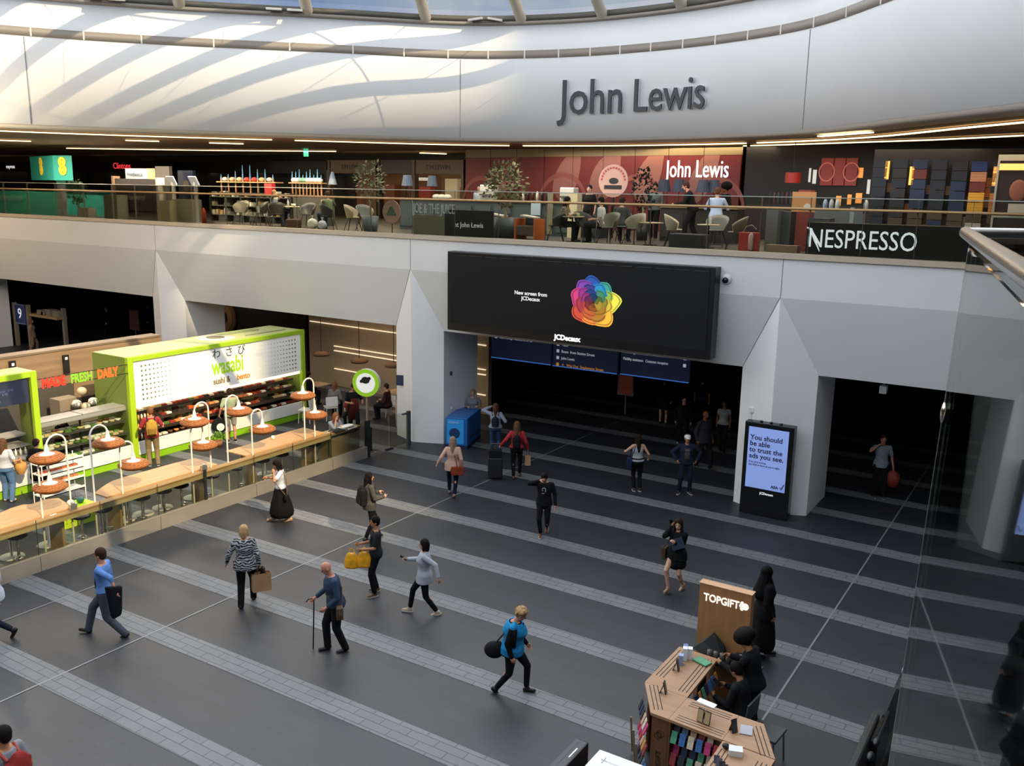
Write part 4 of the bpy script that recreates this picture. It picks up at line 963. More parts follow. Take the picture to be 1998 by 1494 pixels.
# shop units at the left: lit interiors
def unit(x0p, x1p, Y, lab, back, header, sign=None, sc=None, sz=.3, seg=(), zt=9.3, glow=0.0, depth=2.2, sx=1.0, signx=None):
    x0, x1 = up(x0p, Y), up(x1p, Y); t = thing('shop_unit', ((x0 + x1) / 2, Y, UZ), lab, 'shop'); w = x1 - x0; H = zt - UZ
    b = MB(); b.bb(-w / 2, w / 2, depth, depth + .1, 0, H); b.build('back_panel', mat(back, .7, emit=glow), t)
    b = MB(); b.bb(-w / 2, w / 2, 0, .15, H - .62, H); hd = b.build('header', mat(header, .5), t)
    for s_ in (-1, 1): b = MB(); b.box((s_ * (w / 2 - .07), .1, H / 2), (.14, .3, H)); b.build('pier', mat(header, .5), t)
    if sign: text('lettering', sign, sz, sc, hd, plane_mtx(((signx if signx is not None else 0), -.01, H - .42), (1, 0, 0), (0, 0, 1)), align='CENTER', sx=sx)
    for k, (a, c, z, h, col) in enumerate(seg):
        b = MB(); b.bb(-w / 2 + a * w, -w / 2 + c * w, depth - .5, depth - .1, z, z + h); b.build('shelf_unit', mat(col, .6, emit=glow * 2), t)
    b = MB()
    for k in range(3): b.lathe([(.001, 0), (.07, .01), (.09, .1), (.001, .11)], (-w / 3 + k * w / 3, .9, H - .55), 10)
    b.build('spotlight', mat('#ffe6b8', .5, emit=7), t)
    return t
unit(-60, 62, 35, 'dark shop unit with hanging bulbs at the far left edge', '#2a1f1a', '#241d1a', 'express', mat('#e8e8e8', .5, emit=1), .34, seg=[(.1, .9, .8, .1, '#6b4a30')], glow=.05, signx=1.8)
unit(150, 345, 35, 'dark shop unit with a red script sign', '#2a1714', '#1c1414', 'Clintons', mat('#d8343a', .5, emit=1.6), .5, seg=[(.2, .5, .4, 1.4, '#3a120e'), (.6, .9, .3, 1.6, '#3b2018')], glow=.04)
unit(345, 640, 35.5, 'very dark wide shop front behind the book shelves', '#12110f', '#0f0e0e', None, None, seg=[(.5, .75, .4, 1.5, '#2a1c14')], glow=.02)
unit(642, 735, 34, 'shirt shop unit with sign left of its door', '#6b4a2c', '#5b452f', 'T.M.LEWIN', mat('#15120f', .5), .3, seg=[(.1, .9, .3, 1.3, '#6a3a26')], glow=.12, sx=.95)
unit(738, 806, 34, 'open door of the shirt shop, red shelves inside', '#5b3a22', '#2c211a', None, None, seg=[(.25, .85, .3, 1.2, '#8a3426'), (.3, .8, 1.8, .14, '#e8e4da')], glow=.2)
unit(806, 905, 34, 'shirt shop window with a cream dress figure', '#6a5236', '#5a4631', 'T.M.LEWIN', mat('#15120f', .5), .3, seg=[(.2, .45, .3, 1.6, '#c8b48c'), (.5, .9, .3, 1.2, '#7a3f24')], glow=.14, sx=.95)
# the red hoarding with big pale script strokes
xa, xb = up(908, 33), up(1440, 31.5); ya, yb = 33, 31.5
ang = math.atan2(yb - ya, xb - xa); Lh = math.hypot(xb - xa, yb - ya)
th = thing('red_hoarding', (xa, ya, UZ), 'long red hoarding printed with giant pale curls, white lit shop name letters at its right', 'hoarding', rz=ang)
b = MB(); b.bb(0, Lh, 0, .1, 0, 2.75); hb = b.build('red_panel', mat('#6e1a1e', .55, noise=.08, scale=1), th)
b = MB(); b.bb(0, Lh, -.01, .1, 2.75, 3.07); b.build('top_band', mat('#8a7a5c', .6), th)
b = MB()
for k in range(1, 9): b.bb(Lh * k / 9 - .01, Lh * k / 9 + .01, -.014, .0, 0, 3.08)
b.build('panel_gap', mat('#3a1a18', .7), hb)
PK1 = mat('#8a4a44', .6); PK2 = mat('#946058', .6)
def band(pts, w, m, y=-.012):
    P = [Vector((x, 0, z)) for x, z in pts]; L1, L2 = [], []
    for i, p in enumerate(P):
        d = (P[min(i + 1, len(P) - 1)] - P[max(0, i - 1)]).normalized(); n_ = Vector((-d.z, 0, d.x)); k = w * (.5 + .5 * math.sin(math.pi * i / (len(P) - 1)))
        L1.append(p + n_ * k); L2.append(p - n_ * k)
    V = [(v.x, y, max(.02, min(2.74, v.z))) for v in L1 + L2]; n = len(P)
    bb_ = MB(); bb_._add(V, [(i, i + 1, n + i + 1, n + i) for i in range(n - 1)]); return bb_
for cx, rr, m in ((.9, 1.0, PK1), (5.2, 1.15, PK1), (8.7, 1.1, PK1), (Lh - .8, 1.0, PK1)):
    band([(cx + rr * math.cos(a), .9 + rr * math.sin(a)) for a in [math.pi * k / 14 for k in range(15)]], .1, m, -.013).build('printed_curl', m, hb)
for x, k in ((1.9, .25), (4.9, .55), (6.7, .6), (8.6, .5), (Lh - 1.9, .45)):
    band([(x + .9 * t, 1.2 + 1.7 * t ** 1.3) for t in [i / 8 for i in range(9)]], k, PK2, -.012).build('printed_stroke', PK2, hb)
text('lettering', 'John Lewis', .86, mat('#f2f2f2', .4, emit=1.0), th, plane_mtx((Lh - 2.75 * 1.02, -.2, 1.98), (1, 0, 0), (0, 0, 1)), sx=.66, ext=.02)
# island units, left part
def ub(name, px0, px1, Y, z0, z1, d, c, lab, cat, rough=.5, emit=0, grp=None):
    x0, x1 = up(px0, Y), up(px1, Y); b = MB(); b.bb(-(x1 - x0) / 2, (x1 - x0) / 2, 0, d, 0, z1 - z0)
    return b.build(name, mat(c, rough, emit=emit), loc=((x0 + x1) / 2, Y, UZ + z0), label=lab, cat=cat, group=grp)
x0, xm, x1 = up(66, 26.6), up(110, 25.3), up(147, 25.5)
th = thing('teal_kiosk', (xm, 25.3, UZ), 'teal phone kiosk tower with yellow dotted emblems and a long teal desk', 'kiosk')
b = MB(); b.prism([(0, 0), (x1 - xm, .2), (x1 - xm - 1.9, 1.4), (x0 - xm, 1.3)], 1.5, 2.62); tw = b.build('tower_head', mat('#2f9a8c', .5), th)
b = MB(); b.prism([(-.1, .15), (.4, .3), (.0, 1.0), (-.6, .8)], 0, 1.5); b.build('tower_core', mat('#1f7468', .5), th)
Yl = mat('#f2cf2a', .5, emit=.15)
for dx, dy, r_ in (((x1 - xm) / 2, .1, math.atan2(.2, x1 - xm)), ((x0 - xm) / 2, .65, math.atan2(-1.3, xm - x0))):
    b = MB(); b.X = Matrix.Translation((dx, dy, 0)) @ Matrix.Rotation(r_, 4, 'Z')
    disc(b, .23, -.04, -.01, c=(0, 0, 2.33)); disc(b, .24, -.04, -.01, c=(.02, 0, 1.97)); b.build('yellow_emblem', Yl, tw)
    b = MB(); b.X = Matrix.Translation((dx, dy, 0)) @ Matrix.Rotation(r_, 4, 'Z')
    for k in range(4): disc(b, .03, -.05, -.041, c=(.0, 0, 2.42 - k * .18), n=8)
    b.build('emblem_dot', mat('#c7562a', .5), tw)
ub('teal_desk', 113, 213, 24.6, 0, 1.02, .5, '#3aa596', 'teal phone shop desk with a white top edge, right of the tower', 'desk')
ub('desk_top', 113, 213, 24.5, 1.02, 1.07, .8, '#dfe3ec', 'thin white top of the teal desk', 'desk top')
t = ub('teal_wall', -50, 114, 23.4, 0, 1.0, .1, '#3c9f88', 'dark teal panel wall behind the glass at the far left', 'panel'); text('lettering', 'BIRMINGHAM', .34, mat('#7fb5a5', .6), t, plane_mtx((-1.4, -.012, .55), (1, 0, 0), (0, 0, 1)))
ub('grey_post', 114, 122, 23.2, 0, 1.3, .2, '#9a9590', 'pale grey post ending the teal panel wall', 'post')
ub('white_planter', 150, 171, 22.8, 0, .4, .35, '#c9c3ac', 'square white planter at the foot of the left plant', 'planter')
def tree(px_, Y, z0, zt, r, lab, col='#4a4a30', pot=('#5b5f62', .3, .5), n=260, trunk='#a08a6a', col2='#6b6a4c'):
    t = thing('potted_tree', (up(px_, Y), Y, UZ), lab, 'plant')
    if pot: b = MB(); b.lathe([(.001, 0), (pot[1] * .8, 0), (pot[1], pot[2]), (pot[1] * .92, pot[2]), (.001, pot[2] - .06)], n=18); b.build('pot', mat(pot[0], .5), t)
    b = MB(); b.path([(0, 0, .3), (.03, .02, z0 * .6), (-.02, 0, z0 + .15)], [.035, .03, .025], 7, 0)
    b.path([(.05, .03, .3), (-.03, .0, z0 * .6), (.04, 0, z0 + .1)], [.03, .025, .02], 7, 0); b.build('trunk', mat(trunk, .7), t)
    b = MB(); R = random.Random(int(px_)); c0 = Vector((0, 0, (z0 + zt) / 2)); hz = (zt - z0) / 2
    for k in range(n):
        d = Vector((R.gauss(0, 1), R.gauss(0, 1), R.gauss(0, 1))).normalized(); q = R.uniform(.45, 1.05)
        p = c0 + Vector((d.x * r * q, d.y * r * q, d.z * hz * q)); lf = R.uniform(.1, .17); dd = (d + Vector((R.gauss(0, .6), R.gauss(0, .6), R.gauss(0, .6)))).normalized()
        u = dd.orthogonal().normalized() * lf * .26
        b._add([p, p + dd * lf * .5 + u, p + dd * lf, p + dd * lf * .5 - u], [(0, 1, 2, 3)], R.choice((0, 0, 1)))
    b.build('foliage', [mat(col, .9, spec=.1), mat(col2, .9, spec=.1)], t); return t
tree(152, 22.95, .55, 1.5, .36, 'bushy green plant in a square white planter by the teal desk', '#3f5a3a', None, 200)
tree(722, 23.3, 1.0, 2.25, .5, 'left olive tree in a grey pot beside the pink round logo', '#5c5a44', ('#5d6468', .28, .5), 300)
tree(986, 23.6, .95, 2.25, .62, 'large ball olive tree in a grey pot behind the middle of the balustrade', '#55523a', ('#49565c', .42, .6), 520)
tree(1255, 25.6, .9, 2.1, .32, 'narrow dark shrub left of the pleated lampshades', '#20231f', ('#2a2c2e', .2, .5), 160, col2='#2a2a26')
t = ub('dark_board', 225, 306, 23.5, .35, 1.6, .12, '#2f2b28', 'wide black display board', 'board')
t.name = 'dark_board'; tag(t, 'wide black display board with pale lettering behind the glass, left part'); text('lettering', 'FOOTBALANCE', .23, mat('#8b8880', .5), t, plane_mtx((-1.0, -.012, .42), (1, 0, 0), (0, 0, 1)))
ub('board_side', 221, 225, 23.45, 0, 1.7, .3, '#8a6a4a', 'brown end post left of the black display board', 'post'); ub('board_side', 306, 311, 23.45, 0, 1.65, .3, '#cfc7b4', 'pale end post right of the black display board', 'post')
t = ub('header_sign', 249, 291, 23.52, 1.6, 2.0, .1, '#b6b6b2', 'white lettered sign box above the black display board', 'sign', emit=.25); text('lettering', 'FootBalance', .2, mat('#4a5a6a', .5), t, plane_mtx((-.58, -.012, .12), (1, 0, 0), (0, 0, 1)))
ub('header_sign_end', 291, 302, 23.52, 1.6, 2.0, .1, '#f0c060', 'glowing orange end of the white sign box', 'light box', emit=.9)
ub('tall_panel', 307, 334, 25.6, 0, 2.15, .15, '#6f675c', 'tall grey-brown panel right of the white sign box', 'panel')
ub('blue_display', 350, 379, 26.5, 0, 2.0, .15, '#1b2a4a', 'dark blue display panel with a pale oval', 'panel')
b = MB(); disc(b, .2, -.02, 0, c=(0, 0, 0), sz=1.5); b.build('oval_print', mat('#6a5a3c', .5), loc=(up(364, 26.45), 26.499, UZ + 1.3), label='pale oval ring printed on the dark blue display', cat='print')
ub('low_cabinet', 202, 228, 22.9, 0, .95, .5, '#8d8a74', 'low grey cabinet left of the black display board', 'cabinet'); ub('low_cabinet', 334, 372, 23.3, 0, .85, .5, '#a9a68e', 'low pale cabinet under the tablet stands', 'cabinet')
ub('white_plinth', 308, 330, 22.8, 0, .8, .3, '#c9bf98', 'sunlit pale plinth between board and low cabinet', 'plinth')
def kio(px_, Y, lab):
    t = thing('tablet_stand', (up(px_, Y), Y, UZ + .0), lab, 'tablet stand', 'tablet stands'); b = MB(); b.box((0, 0, .75), (.08, .12, 1.5)); b.build('stem', ENAMEL, t); b = MB(); b.box((0, -.06, 1.55), (.42, .05, .36), rx=.5); b.build('screen', mat('#b4b8bc', .3, emit=.1), t); b = MB(); b.box((0, 0, .01), (.3, .3, .02)); b.build('foot', ENAMEL, t)
kio(340, 23.7, 'white tablet stand above the low pale cabinet, left one'); kio(383, 23.2, 'white tablet stand with a teal screen beside the book shelves')
p = up(396, 22.75); b = MB(); b.lathe([(.001, 0), (.075, 0), (.075, .42), (.04, .5), (.02, .56), (.001, .57)], n=14); b.build('fire_extinguisher', mat('#e0562a', .4), loc=(p, 22.75, UZ + .02), label='orange-red cylinder standing at the glass near the book shelves', cat='extinguisher')
# book and gift shelves with pegs
th = thing('gift_shelf', (up(485, 25.0), 25.0, UZ), 'long open gift shelving with pale books and bottles behind the brown chairs', 'shelving')
wS = up(562, 25) - up(406, 25)
for z in (.25, .6, .95, 1.1): b = MB(); b.bb(-wS / 2, wS / 2, 0, .4, z, z + .03); b.build('shelf', mat('#4f5048', .5), th)
for k in range(6): b = MB(); b.box((-wS / 2 + wS * k / 5, .2, .57), (.05, .4, 1.15)); b.build('upright', mat('#3d3e38', .5), th)
for z in (.28, .63, .98):
    for k in range(18):
        if rnd.random() < .75:
            h = rnd.uniform(.1, .24); b = MB(); b.box((0, 0, h / 2), (rnd.uniform(.05, .16), .2, h))
            b.build('boxed_gift', mat(rnd.choice(['#b8b09a', '#8a8676', '#d8d4c4', '#6a6a5c', '#a88a5a']), .6), loc=(th.location.x - wS / 2 + .15 + k * wS / 18.6, 25.12, UZ + z), label='small pale box or book on the %s gift shelf' % {.28: 'bottom', .63: 'middle', .98: 'upper'}[z], cat='box', group='boxes on the %s gift shelf' % {.28: 'bottom', .63: 'middle', .98: 'upper'}[z])
def pegrack(px0, px1, Y, n, lab, reds):
    x0, x1 = up(px0, Y), up(px1, Y); t = thing('peg_rack', (x0, Y, UZ + 1.1), lab, 'rack'); w = x1 - x0
    b = MB(); b.bb(0, w, -.15, .25, .42, .46); b.build('top_board', mat('#b78a5a', .5), t)
    for k in range(n):
        x = w * (k + .3) / n; h = .62 + (.35 if k in (3, 4) and n < 9 else rnd.choice((0, .12, .2)))
        b = MB(); b.tube((x, 0, 0), (x, 0, .6), .03, n=6); b.build('peg', mat('#b98558', .5), t)
        b = MB(); b.tube((x, 0, .55), (x, 0, h + .12), .035, .01, n=6); b.build('peg_tip', mat('#4f86a8', .4), t)
    for k in range(n - 1):
        b = MB(); b.ell((0, 0, .08), (.13, .12, .09), nu=8, nv=5); b.build('knit_roll', mat(rnd.choice(reds), .7), loc=(x0 + w * (k + .85) / n, Y, UZ + 1.565), label='small soft roll on top of the ' + lab[:lab.find(' with')], cat='roll', group='rolls on the ' + lab[:lab.find(' with')])
pegrack(430, 545, 25.2, 8, 'left wooden peg rack with blue-tipped pegs', ['#c9402f', '#d9b27a', '#cfa070', '#b8b0a0']); pegrack(570, 633, 25.2, 9, 'right wooden peg rack with blue-tipped pegs', ['#e2ddd0', '#d9d3c4', '#6f9a7a'])
ub('rack_cabinet', 572, 634, 25.0, 0, 1.1, .5, '#4a4842', 'dark cabinet under the right peg rack', 'cabinet'); ub('red_bin', 517, 531, 24.9, 1.1, 1.5, .2, '#b82a2a', 'red box hanging under the left peg rack', 'box')
# cafe furniture
SH = {'olive': '#6b6658', 'dark': '#33342f', 'beige': '#b5ab98', 'grey': '#6d6d68', 'sun': '#b9a88a'}  # sun: beige shell with warm sunlight put into its colour
def shell_chair(px_, Y, rz, c, lab, grp=None):
    t = thing('shell_chair', (up(px_, Y), Y, UZ), lab, 'chair', grp, rz)
    b = MB(); vs = []; nu, nv = 15, 6
    for i in range(nu):
        a = -math.pi * .12 + (math.pi * 1.24) * i / (nu - 1)
        for j in range(nv):
            u = j / (nv - 1); rr = .20 + .11 * u; top = .18 + .24 * max(0, math.sin((i / (nu - 1)) * math.pi)) ** .8
            vs.append((rr * math.cos(a), rr * math.sin(a) * .95, .44 + top * u ** 1.4))
    fs = [(i * nv + j, (i + 1) * nv + j, (i + 1) * nv + j + 1, i * nv + j + 1) for i in range(nu - 1) for j in range(nv - 1)]
    b._add(vs, fs, 0, True); o = b.build('backrest', mat(SH[c], .5), t); s_ = o.modifiers.new('s', 'SOLIDIFY'); s_.thickness = .022
    b = MB(); b.lathe([(.001, .43), (.2, .43), (.22, .45), (.2, .47), (.001, .46)], n=16); b.build('seat', mat(SH[c], .5), t)
    for x in (-1, 1):
        for y in (-1, 1): b = MB(); b.tube((x * .12, y * .12, .43), (x * .24, y * .24, 0), .013, n=6); b.build('leg', BLK, t)
    return t
CH = [(470, 23.6, .3, 'olive', 'olive shell chair under the left end of the gift shelving'), (508, 23.5, -.5, 'dark', 'dark shell chair left of the striped-shirt sitter'), (540, 23.2, -2.2, 'dark', 'dark shell chair the striped-shirt sitter uses'),
      (600, 23.9, .2, 'dark', 'dark shell chair in front of the right peg rack'), (640, 23.2, 2.6, 'dark', 'dark shell chair under the sitter in green'), (688, 22.9, 2.0, 'sun', 'sunlit beige shell chair left of the olive tree'),
      (712, 23.6, 1.2, 'grey', 'grey shell chair behind the left olive tree'), (1085, 23.0, -1.0, 'dark', 'dark chair of the woman in the patterned top'), (1140, 23.3, 1.2, 'dark', 'dark shell chair right of the small round table'),
      (1190, 23.2, -.2, 'olive', 'olive shell chair of the sitter in white'), (1213, 24.2, .1, 'grey', 'grey shell chair of the sitter in grey'), (1240, 23.4, -1.9, 'beige', 'beige shell chair facing right beside the low table'),
      (1318, 23.4, 1.9, 'beige', 'beige shell chair facing left beside the low table'), (1402, 24.0, 0.1, 'grey', 'grey shell chair at the bar stool row, right part'), (1440, 23.3, -1.2, 'olive', 'olive shell chair left of the red extinguisher box')]
for a in CH: shell_chair(a[0], a[1], a[2], a[3], a[4])
def rtable(px_, Y, lab, h=.72, r=.34, c='#c9b99a'):
    t = thing('cafe_table', (up(px_, Y), Y, UZ), lab, 'table'); b = MB(); b.lathe([(.001, h - .025), (r, h - .025), (r, h), (.001, h)], n=22); b.build('tabletop', mat(c, .5), t)
    b = MB(); b.tube((0, 0, .02), (0, 0, h - .03), .025); b.build('post', BLK, t); b = MB(); b.lathe([(.001, 0), (.2, 0), (.18, .02), (.001, .025)], n=16); b.build('foot', BLK, t)
rtable(566, 23.6, 'round table with a bottle between the striped-shirt and green sitters'); rtable(1118, 23.2, 'round table with cups before the woman in the patterned top'); rtable(1272, 23.4, 'small round table between the two beige shell chairs', .62); rtable(1385, 23.4, 'small thin table left of the red extinguisher box', .62, .3)
for px_, Y, c, l in ((562, 23.6, '#c4ccd0', 'clear water bottle on the left cafe table'), (1259, 23.3, '#d0d6da', 'clear water bottle on the table between beige chairs'), (1388, 23.4, '#d8d8d8', 'white bottle on the thin table near the red extinguisher box')):
    b = MB(); b.lathe([(.001, 0), (.035, 0), (.037, .15), (.015, .2), (.015, .235), (.001, .24)], n=12); b.build('water_bottle', mat(c, .2), loc=(up(px_, Y), Y, UZ + (.722 if px_ < 1200 else .622)), label=l, cat='bottle')
for k, (px_, c) in enumerate(((1112, '#e0d8c4'), (1121, '#e9e6de'), (1128, '#b5c48a'), (574, '#e3dccb'), (571, '#e9dfc8'))):
    Y = 23.15 if px_ > 1000 else 23.5; b = MB(); b.lathe([(.001, 0), (.04, 0), (.055, .09), (.045, .09), (.001, .01)], n=12); b.build('paper_cup', mat(c, .5), loc=(up(px_, Y), Y, UZ + .722), label=['left cream cup', 'white middle cup', 'green right cup', 'left cream cup', 'right cream cup'][k] + (' by the woman in the patterned top' if px_ > 1000 else ' beside the clear bottle on the left cafe table'), cat='cup')
for k, (px_, r_) in enumerate(((609, .2), (628, .17))):
    b = MB(); b.ell((0, 0, r_ * .9), (r_, r_ * .8, r_ * .9)); b.lathe([(.03, 0), (.015, .06), (.05, .12)], (0, 0, r_ * 1.7), 8); b.build('carrier_bag', mat(['#d8d6cc', '#b9bfc6'][k], .5, noise=.2, scale=14), loc=(up(px_, 22.75), 22.75, UZ + .01), label=['bigger white', 'smaller bluish'][k] + ' plastic carrier bag standing by the glass', cat='bag')
b = MB(); b.box((0, 0, .16), (.5, .3, .32)); b.build('holdall', mat('#4a2f22', .6), loc=(up(572, 22.85), 22.85, UZ), label='dark brown holdall on the floor under the left cafe table', cat='bag', bevel=.05)
# orange armchairs with white cushions beside the large tree, dark pouf
for k, (px_, l) in enumerate(((972, 'orange wooden armchair behind the grey tree pot'), (1052, 'orange wooden armchair right of the tree pot'))):
    t = thing('armchair', (up(px_, 23.9), 23.9 - .5 * k, UZ), l, 'armchair'); b = MB(); b.box((0, 0, .25), (.62, .6, .3)); b.build('seat', mat('#54433a', .6), t, bevel=.03)
    for s_ in (-1, 1): b = MB(); b.box((s_ * .33, 0, .3), (.06, .62, .6)); b.build('side_panel', mat('#c0652c', .5), t)
    b = MB(); b.box((0, .28, .45), (.6, .06, .5)); b.build('backrest', mat('#3a4a50', .6), t); b = MB(); b.box((0, 0, .66), (.5, .34, .04), ry=.12); b.build('white_cushion', mat('#c8c2b4', .6), t)
b = MB(); b.box((0, 0, .19), (.95, .5, .38)); t = b.build('footstool', mat('#24272b', .7), loc=(up(1348, 22.85), 22.85, UZ), label='dark rectangular footstool in front of the right beige chair', cat='footstool', bevel=.04)
t = thing('extinguisher_box', (up(1467, 22.8), 22.8, UZ), 'red perforated extinguisher stand at the glass left of the coffee sign', 'extinguisher'); b = MB(); b.box((0, 0, .25), (.5, .2, .46)); b.build('stand', mat('#b02f2c', .5, noise=.35, scale=25), t, bevel=.02)
b = MB(); b.lathe([(.001, 0), (.07, 0), (.07, .35), (.03, .42), (.001, .43)], (.08, -.12, .05), 12); b.build('cylinder', mat('#c9b0a8', .4), t); b = MB(); b.path([(-.16, -.05, .48), (-.08, -.05, .62), (.06, -.05, .66), (.18, -.05, .56)], .015, 6); b.build('hose', mat('#8a7a6a', .5), t)
# juice bar signs at the glass
t = thing('juice_sign', (up(806, 22.75), 22.75, UZ), 'low sign wall with tall pale juice bar letters and black panel', 'sign'); wj = up(868, 22.75) - up(806, 22.75); wk = up(962, 22.75) - up(868, 22.75)
b = MB(); b.bb(0, wj, 0, .06, .02, .62); b.build('olive_panel', mat('#6e6c58', .6), t); b = MB(); b.bb(wj, wj + wk, 0, .06, .02, .8); kp = b.build('black_panel', mat('#15181b', .4), t)
text('lettering', 'at John Lewis', .21, mat('#d6dade', .5, emit=.3), kp, plane_mtx((wj + .38, -.012, .3), (1, 0, 0), (0, 0, 1)), sx=.92)
text('lettering', 'JOE & THE JUICE', .42, mat('#a9aeb0', .5, emit=.15), t, plane_mtx((.02, -.02, .68), (1, 0, 0), (0, 0, 1)), sx=.52)
p = gy(764, 413, 22.7); th = thing('round_cafe_logo', (p.x, 22.7, p.z), 'pale pink round cafe logo on the glass left of the juice bar letters', 'logo'); b = MB(); disc(b, .36, -.01, .01, c=(0, 0, 0)); b.build('disc', mat('#b0887a', .6), th); b = MB(); b._add([(-.22, -.016, -.12), (.22, -.016, -.12), (.04, -.016, .16), (-.05, -.016, .16)], [(0, 1, 2, 3)]); b.build('figure_print', mat('#4f5f4c', .6), th)
b = MB(); b.bb(-.01, .01, .015, .04, UZ - p.z, .2); b.build('stem', BLK, th)
t = thing('round_cafe_sign', (up(1195, 26.2), 26.2, UZ), 'big pink round sign with red rim letters behind the cafe seats', 'logo'); b = MB(); disc(b, .5, -.02, .02, c=(0, 0, 1.75)); b.build('disc', mat('#c79a8a', .6), t); b = MB(); b.bb(-.3, .3, -.03, -.02, 1.5, 1.62); disc(b, .16, -.03, -.02, c=(.02, 0, 1.75), sz=.6); b.build('figure_print', BLK, t)
b = MB()
for k in range(13): a = math.pi * (k + .5) / 13; b.box((.4 * math.cos(a), -.03, 1.75 + .4 * math.sin(a)), (.05, .01, .06), ry=a)
b.build('rim_letter', mat('#b03a3a', .5), t); b = MB(); b.box((0, .02, .65), (.08, .04, 1.3)); b.build('support', BLK, t)
# juice bar
for k, (a, c, Y, h, lab) in enumerate(((780, 1170, 25.6, 1.08, 'long dark blue-grey juice bar behind the large tree'), (1290, 1440, 26.0, 1.02, 'right stretch of dark bar under the pleated lampshades'))):
    x0, x1 = up(a, Y), up(c, Y); t = thing('cafe_bar', (x0, Y, UZ), lab, 'bar'); w = x1 - x0; n = int(w / .75)
    b = MB(); b.bb(0, w, 0, .6, 0, h - .04); b.build('bar_front', mat('#2f373c' if k == 0 else '#332c29', .5), t)
    for q in range(n): b = MB(); b.bb(w * q / n + .07, w * (q + 1) / n - .07, -.02, 0, .12, h - .2); b.build('front_panel', mat('#3d474c' if k == 0 else '#3a3330', .5), t)
    b = MB(); b.bb(-.02, w + .02, -.06, .66, h - .04, h); b.build('worktop', mat('#5b5f60' if k == 0 else '#a88a64', .4), t, bevel=.01)
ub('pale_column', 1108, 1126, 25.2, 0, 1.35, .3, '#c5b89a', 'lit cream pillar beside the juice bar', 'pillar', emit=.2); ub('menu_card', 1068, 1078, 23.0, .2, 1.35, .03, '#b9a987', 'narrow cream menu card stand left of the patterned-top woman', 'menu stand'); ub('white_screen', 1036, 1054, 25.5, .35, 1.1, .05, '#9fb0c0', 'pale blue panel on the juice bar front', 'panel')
def machine(px_, Y, w, h, c, lab, cat='coffee machine'):
    t = thing('coffee_machine', (up(px_, Y), Y, UZ + 1.08), lab, cat); b = MB(); b.box((0, .1, h / 2), (w, .35, h)); b.build('body', mat(c, .3, .4), t, bevel=.03); b = MB(); b.box((0, -.12, h * .35), (w * .8, .12, .05)); b.tube((-w * .2, -.12, h * .3), (-w * .2, -.12, h * .15), .025); b.tube((w * .2, -.12, h * .3), (w * .2, -.12, h * .15), .025); b.build('group_head', CHROME, t)
machine(951, 25.9, .55, .5, '#c9c4b8', 'silver box machine left of the tree crown on the bar'); machine(1107, 25.9, .5, .45, '#d9d6cc', 'white funnel grinder on the bar, centre', 'grinder')
for k, px_ in enumerate(range(1012, 1075, 9)): b = MB(); b.lathe([(.001, 0), (.04, 0), (.05, .2), (.03, .3), (.001, .31)], n=8); b.build('syrup_bottle', mat(['#3a2c24', '#cfc9bb', '#1e1c1a'][k % 3], .3), loc=(up(px_, 25.9), 25.9, UZ + 1.082), label='dark or pale bottle in the row on the juice bar right of the tree', cat='bottle', group='bottle row on the juice bar')
for k, px_ in enumerate((852, 862, 873)): b = MB(); b.ell((0, 0, .07), (.16, .14, .09)); b.build('folded_towel', mat('#d9d4c6', .7), loc=(up(px_, 25.9), 25.9, UZ + 1.08), label=['left', 'middle', 'right'][k] + ' white towel heap at the left end of the juice bar', cat='towel', group='towels on the juice bar')
def pleated(px_, Y, lab, c='#2c3442', r=.2, h=.36, zb=1.45):
    t = thing('table_lamp', (up(px_, Y), Y, UZ + 1.02), lab, 'lamp'); b = MB(); n = 28; vs = []
    for i in range(n): a = 2 * math.pi * i / n; q = 1 + .05 * (i % 2); vs += [(r * q * math.cos(a), r * q * math.sin(a), zb - 1.02), (r * .66 * q * math.cos(a), r * .66 * q * math.sin(a), zb - 1.02 + h)]
    b._add(vs, [(2 * i, 2 * ((i + 1) % n), 2 * ((i + 1) % n) + 1, 2 * i + 1) for i in range(n)]); b.build('lamp_shade', mat(c, .7), t)
    b = MB(); b.tube((0, 0, 0), (0, 0, zb - .9), .012, n=6); b.lathe([(.001, 0), (.09, 0), (.08, .02), (.001, .025)], n=12); b.build('base', BLK, t)
pleated(1294, 26.2, 'leftmost pleated navy lampshade on the right bar'); pleated(1323, 26.2, 'second pleated navy lampshade from the left'); pleated(1370, 26.2, 'third pleated navy lampshade, before the man in black'); pleated(1391, 26.4, 'rightmost pleated navy lampshade above the pale blue shirt')
pleated(795, 26.0, 'grey-blue lampshade before the shirt shop door', '#55606e', .2, .38, 1.5); pleated(843, 26.0, 'grey-blue lampshade before the shirt shop window', '#4a525e', .18, .36, 1.5)
p = up(640, 25.2); t = thing('angled_floor_lamp', (p, 25.2, UZ), 'blue cone lamp on a bent arm right of the right peg rack', 'lamp'); b = MB(); b.path([(0, 0, 0), (0, 0, 2.0), (.3, 0, 2.1)], .015, 6); b.build('arm', BLK, t); b = MB(); b.lathe([(.16, 1.5), (.05, 1.95), (.001, 1.96)], (.25, 0, 0), 16); b.build('lamp_shade', mat('#4c5b6a', .5), t)
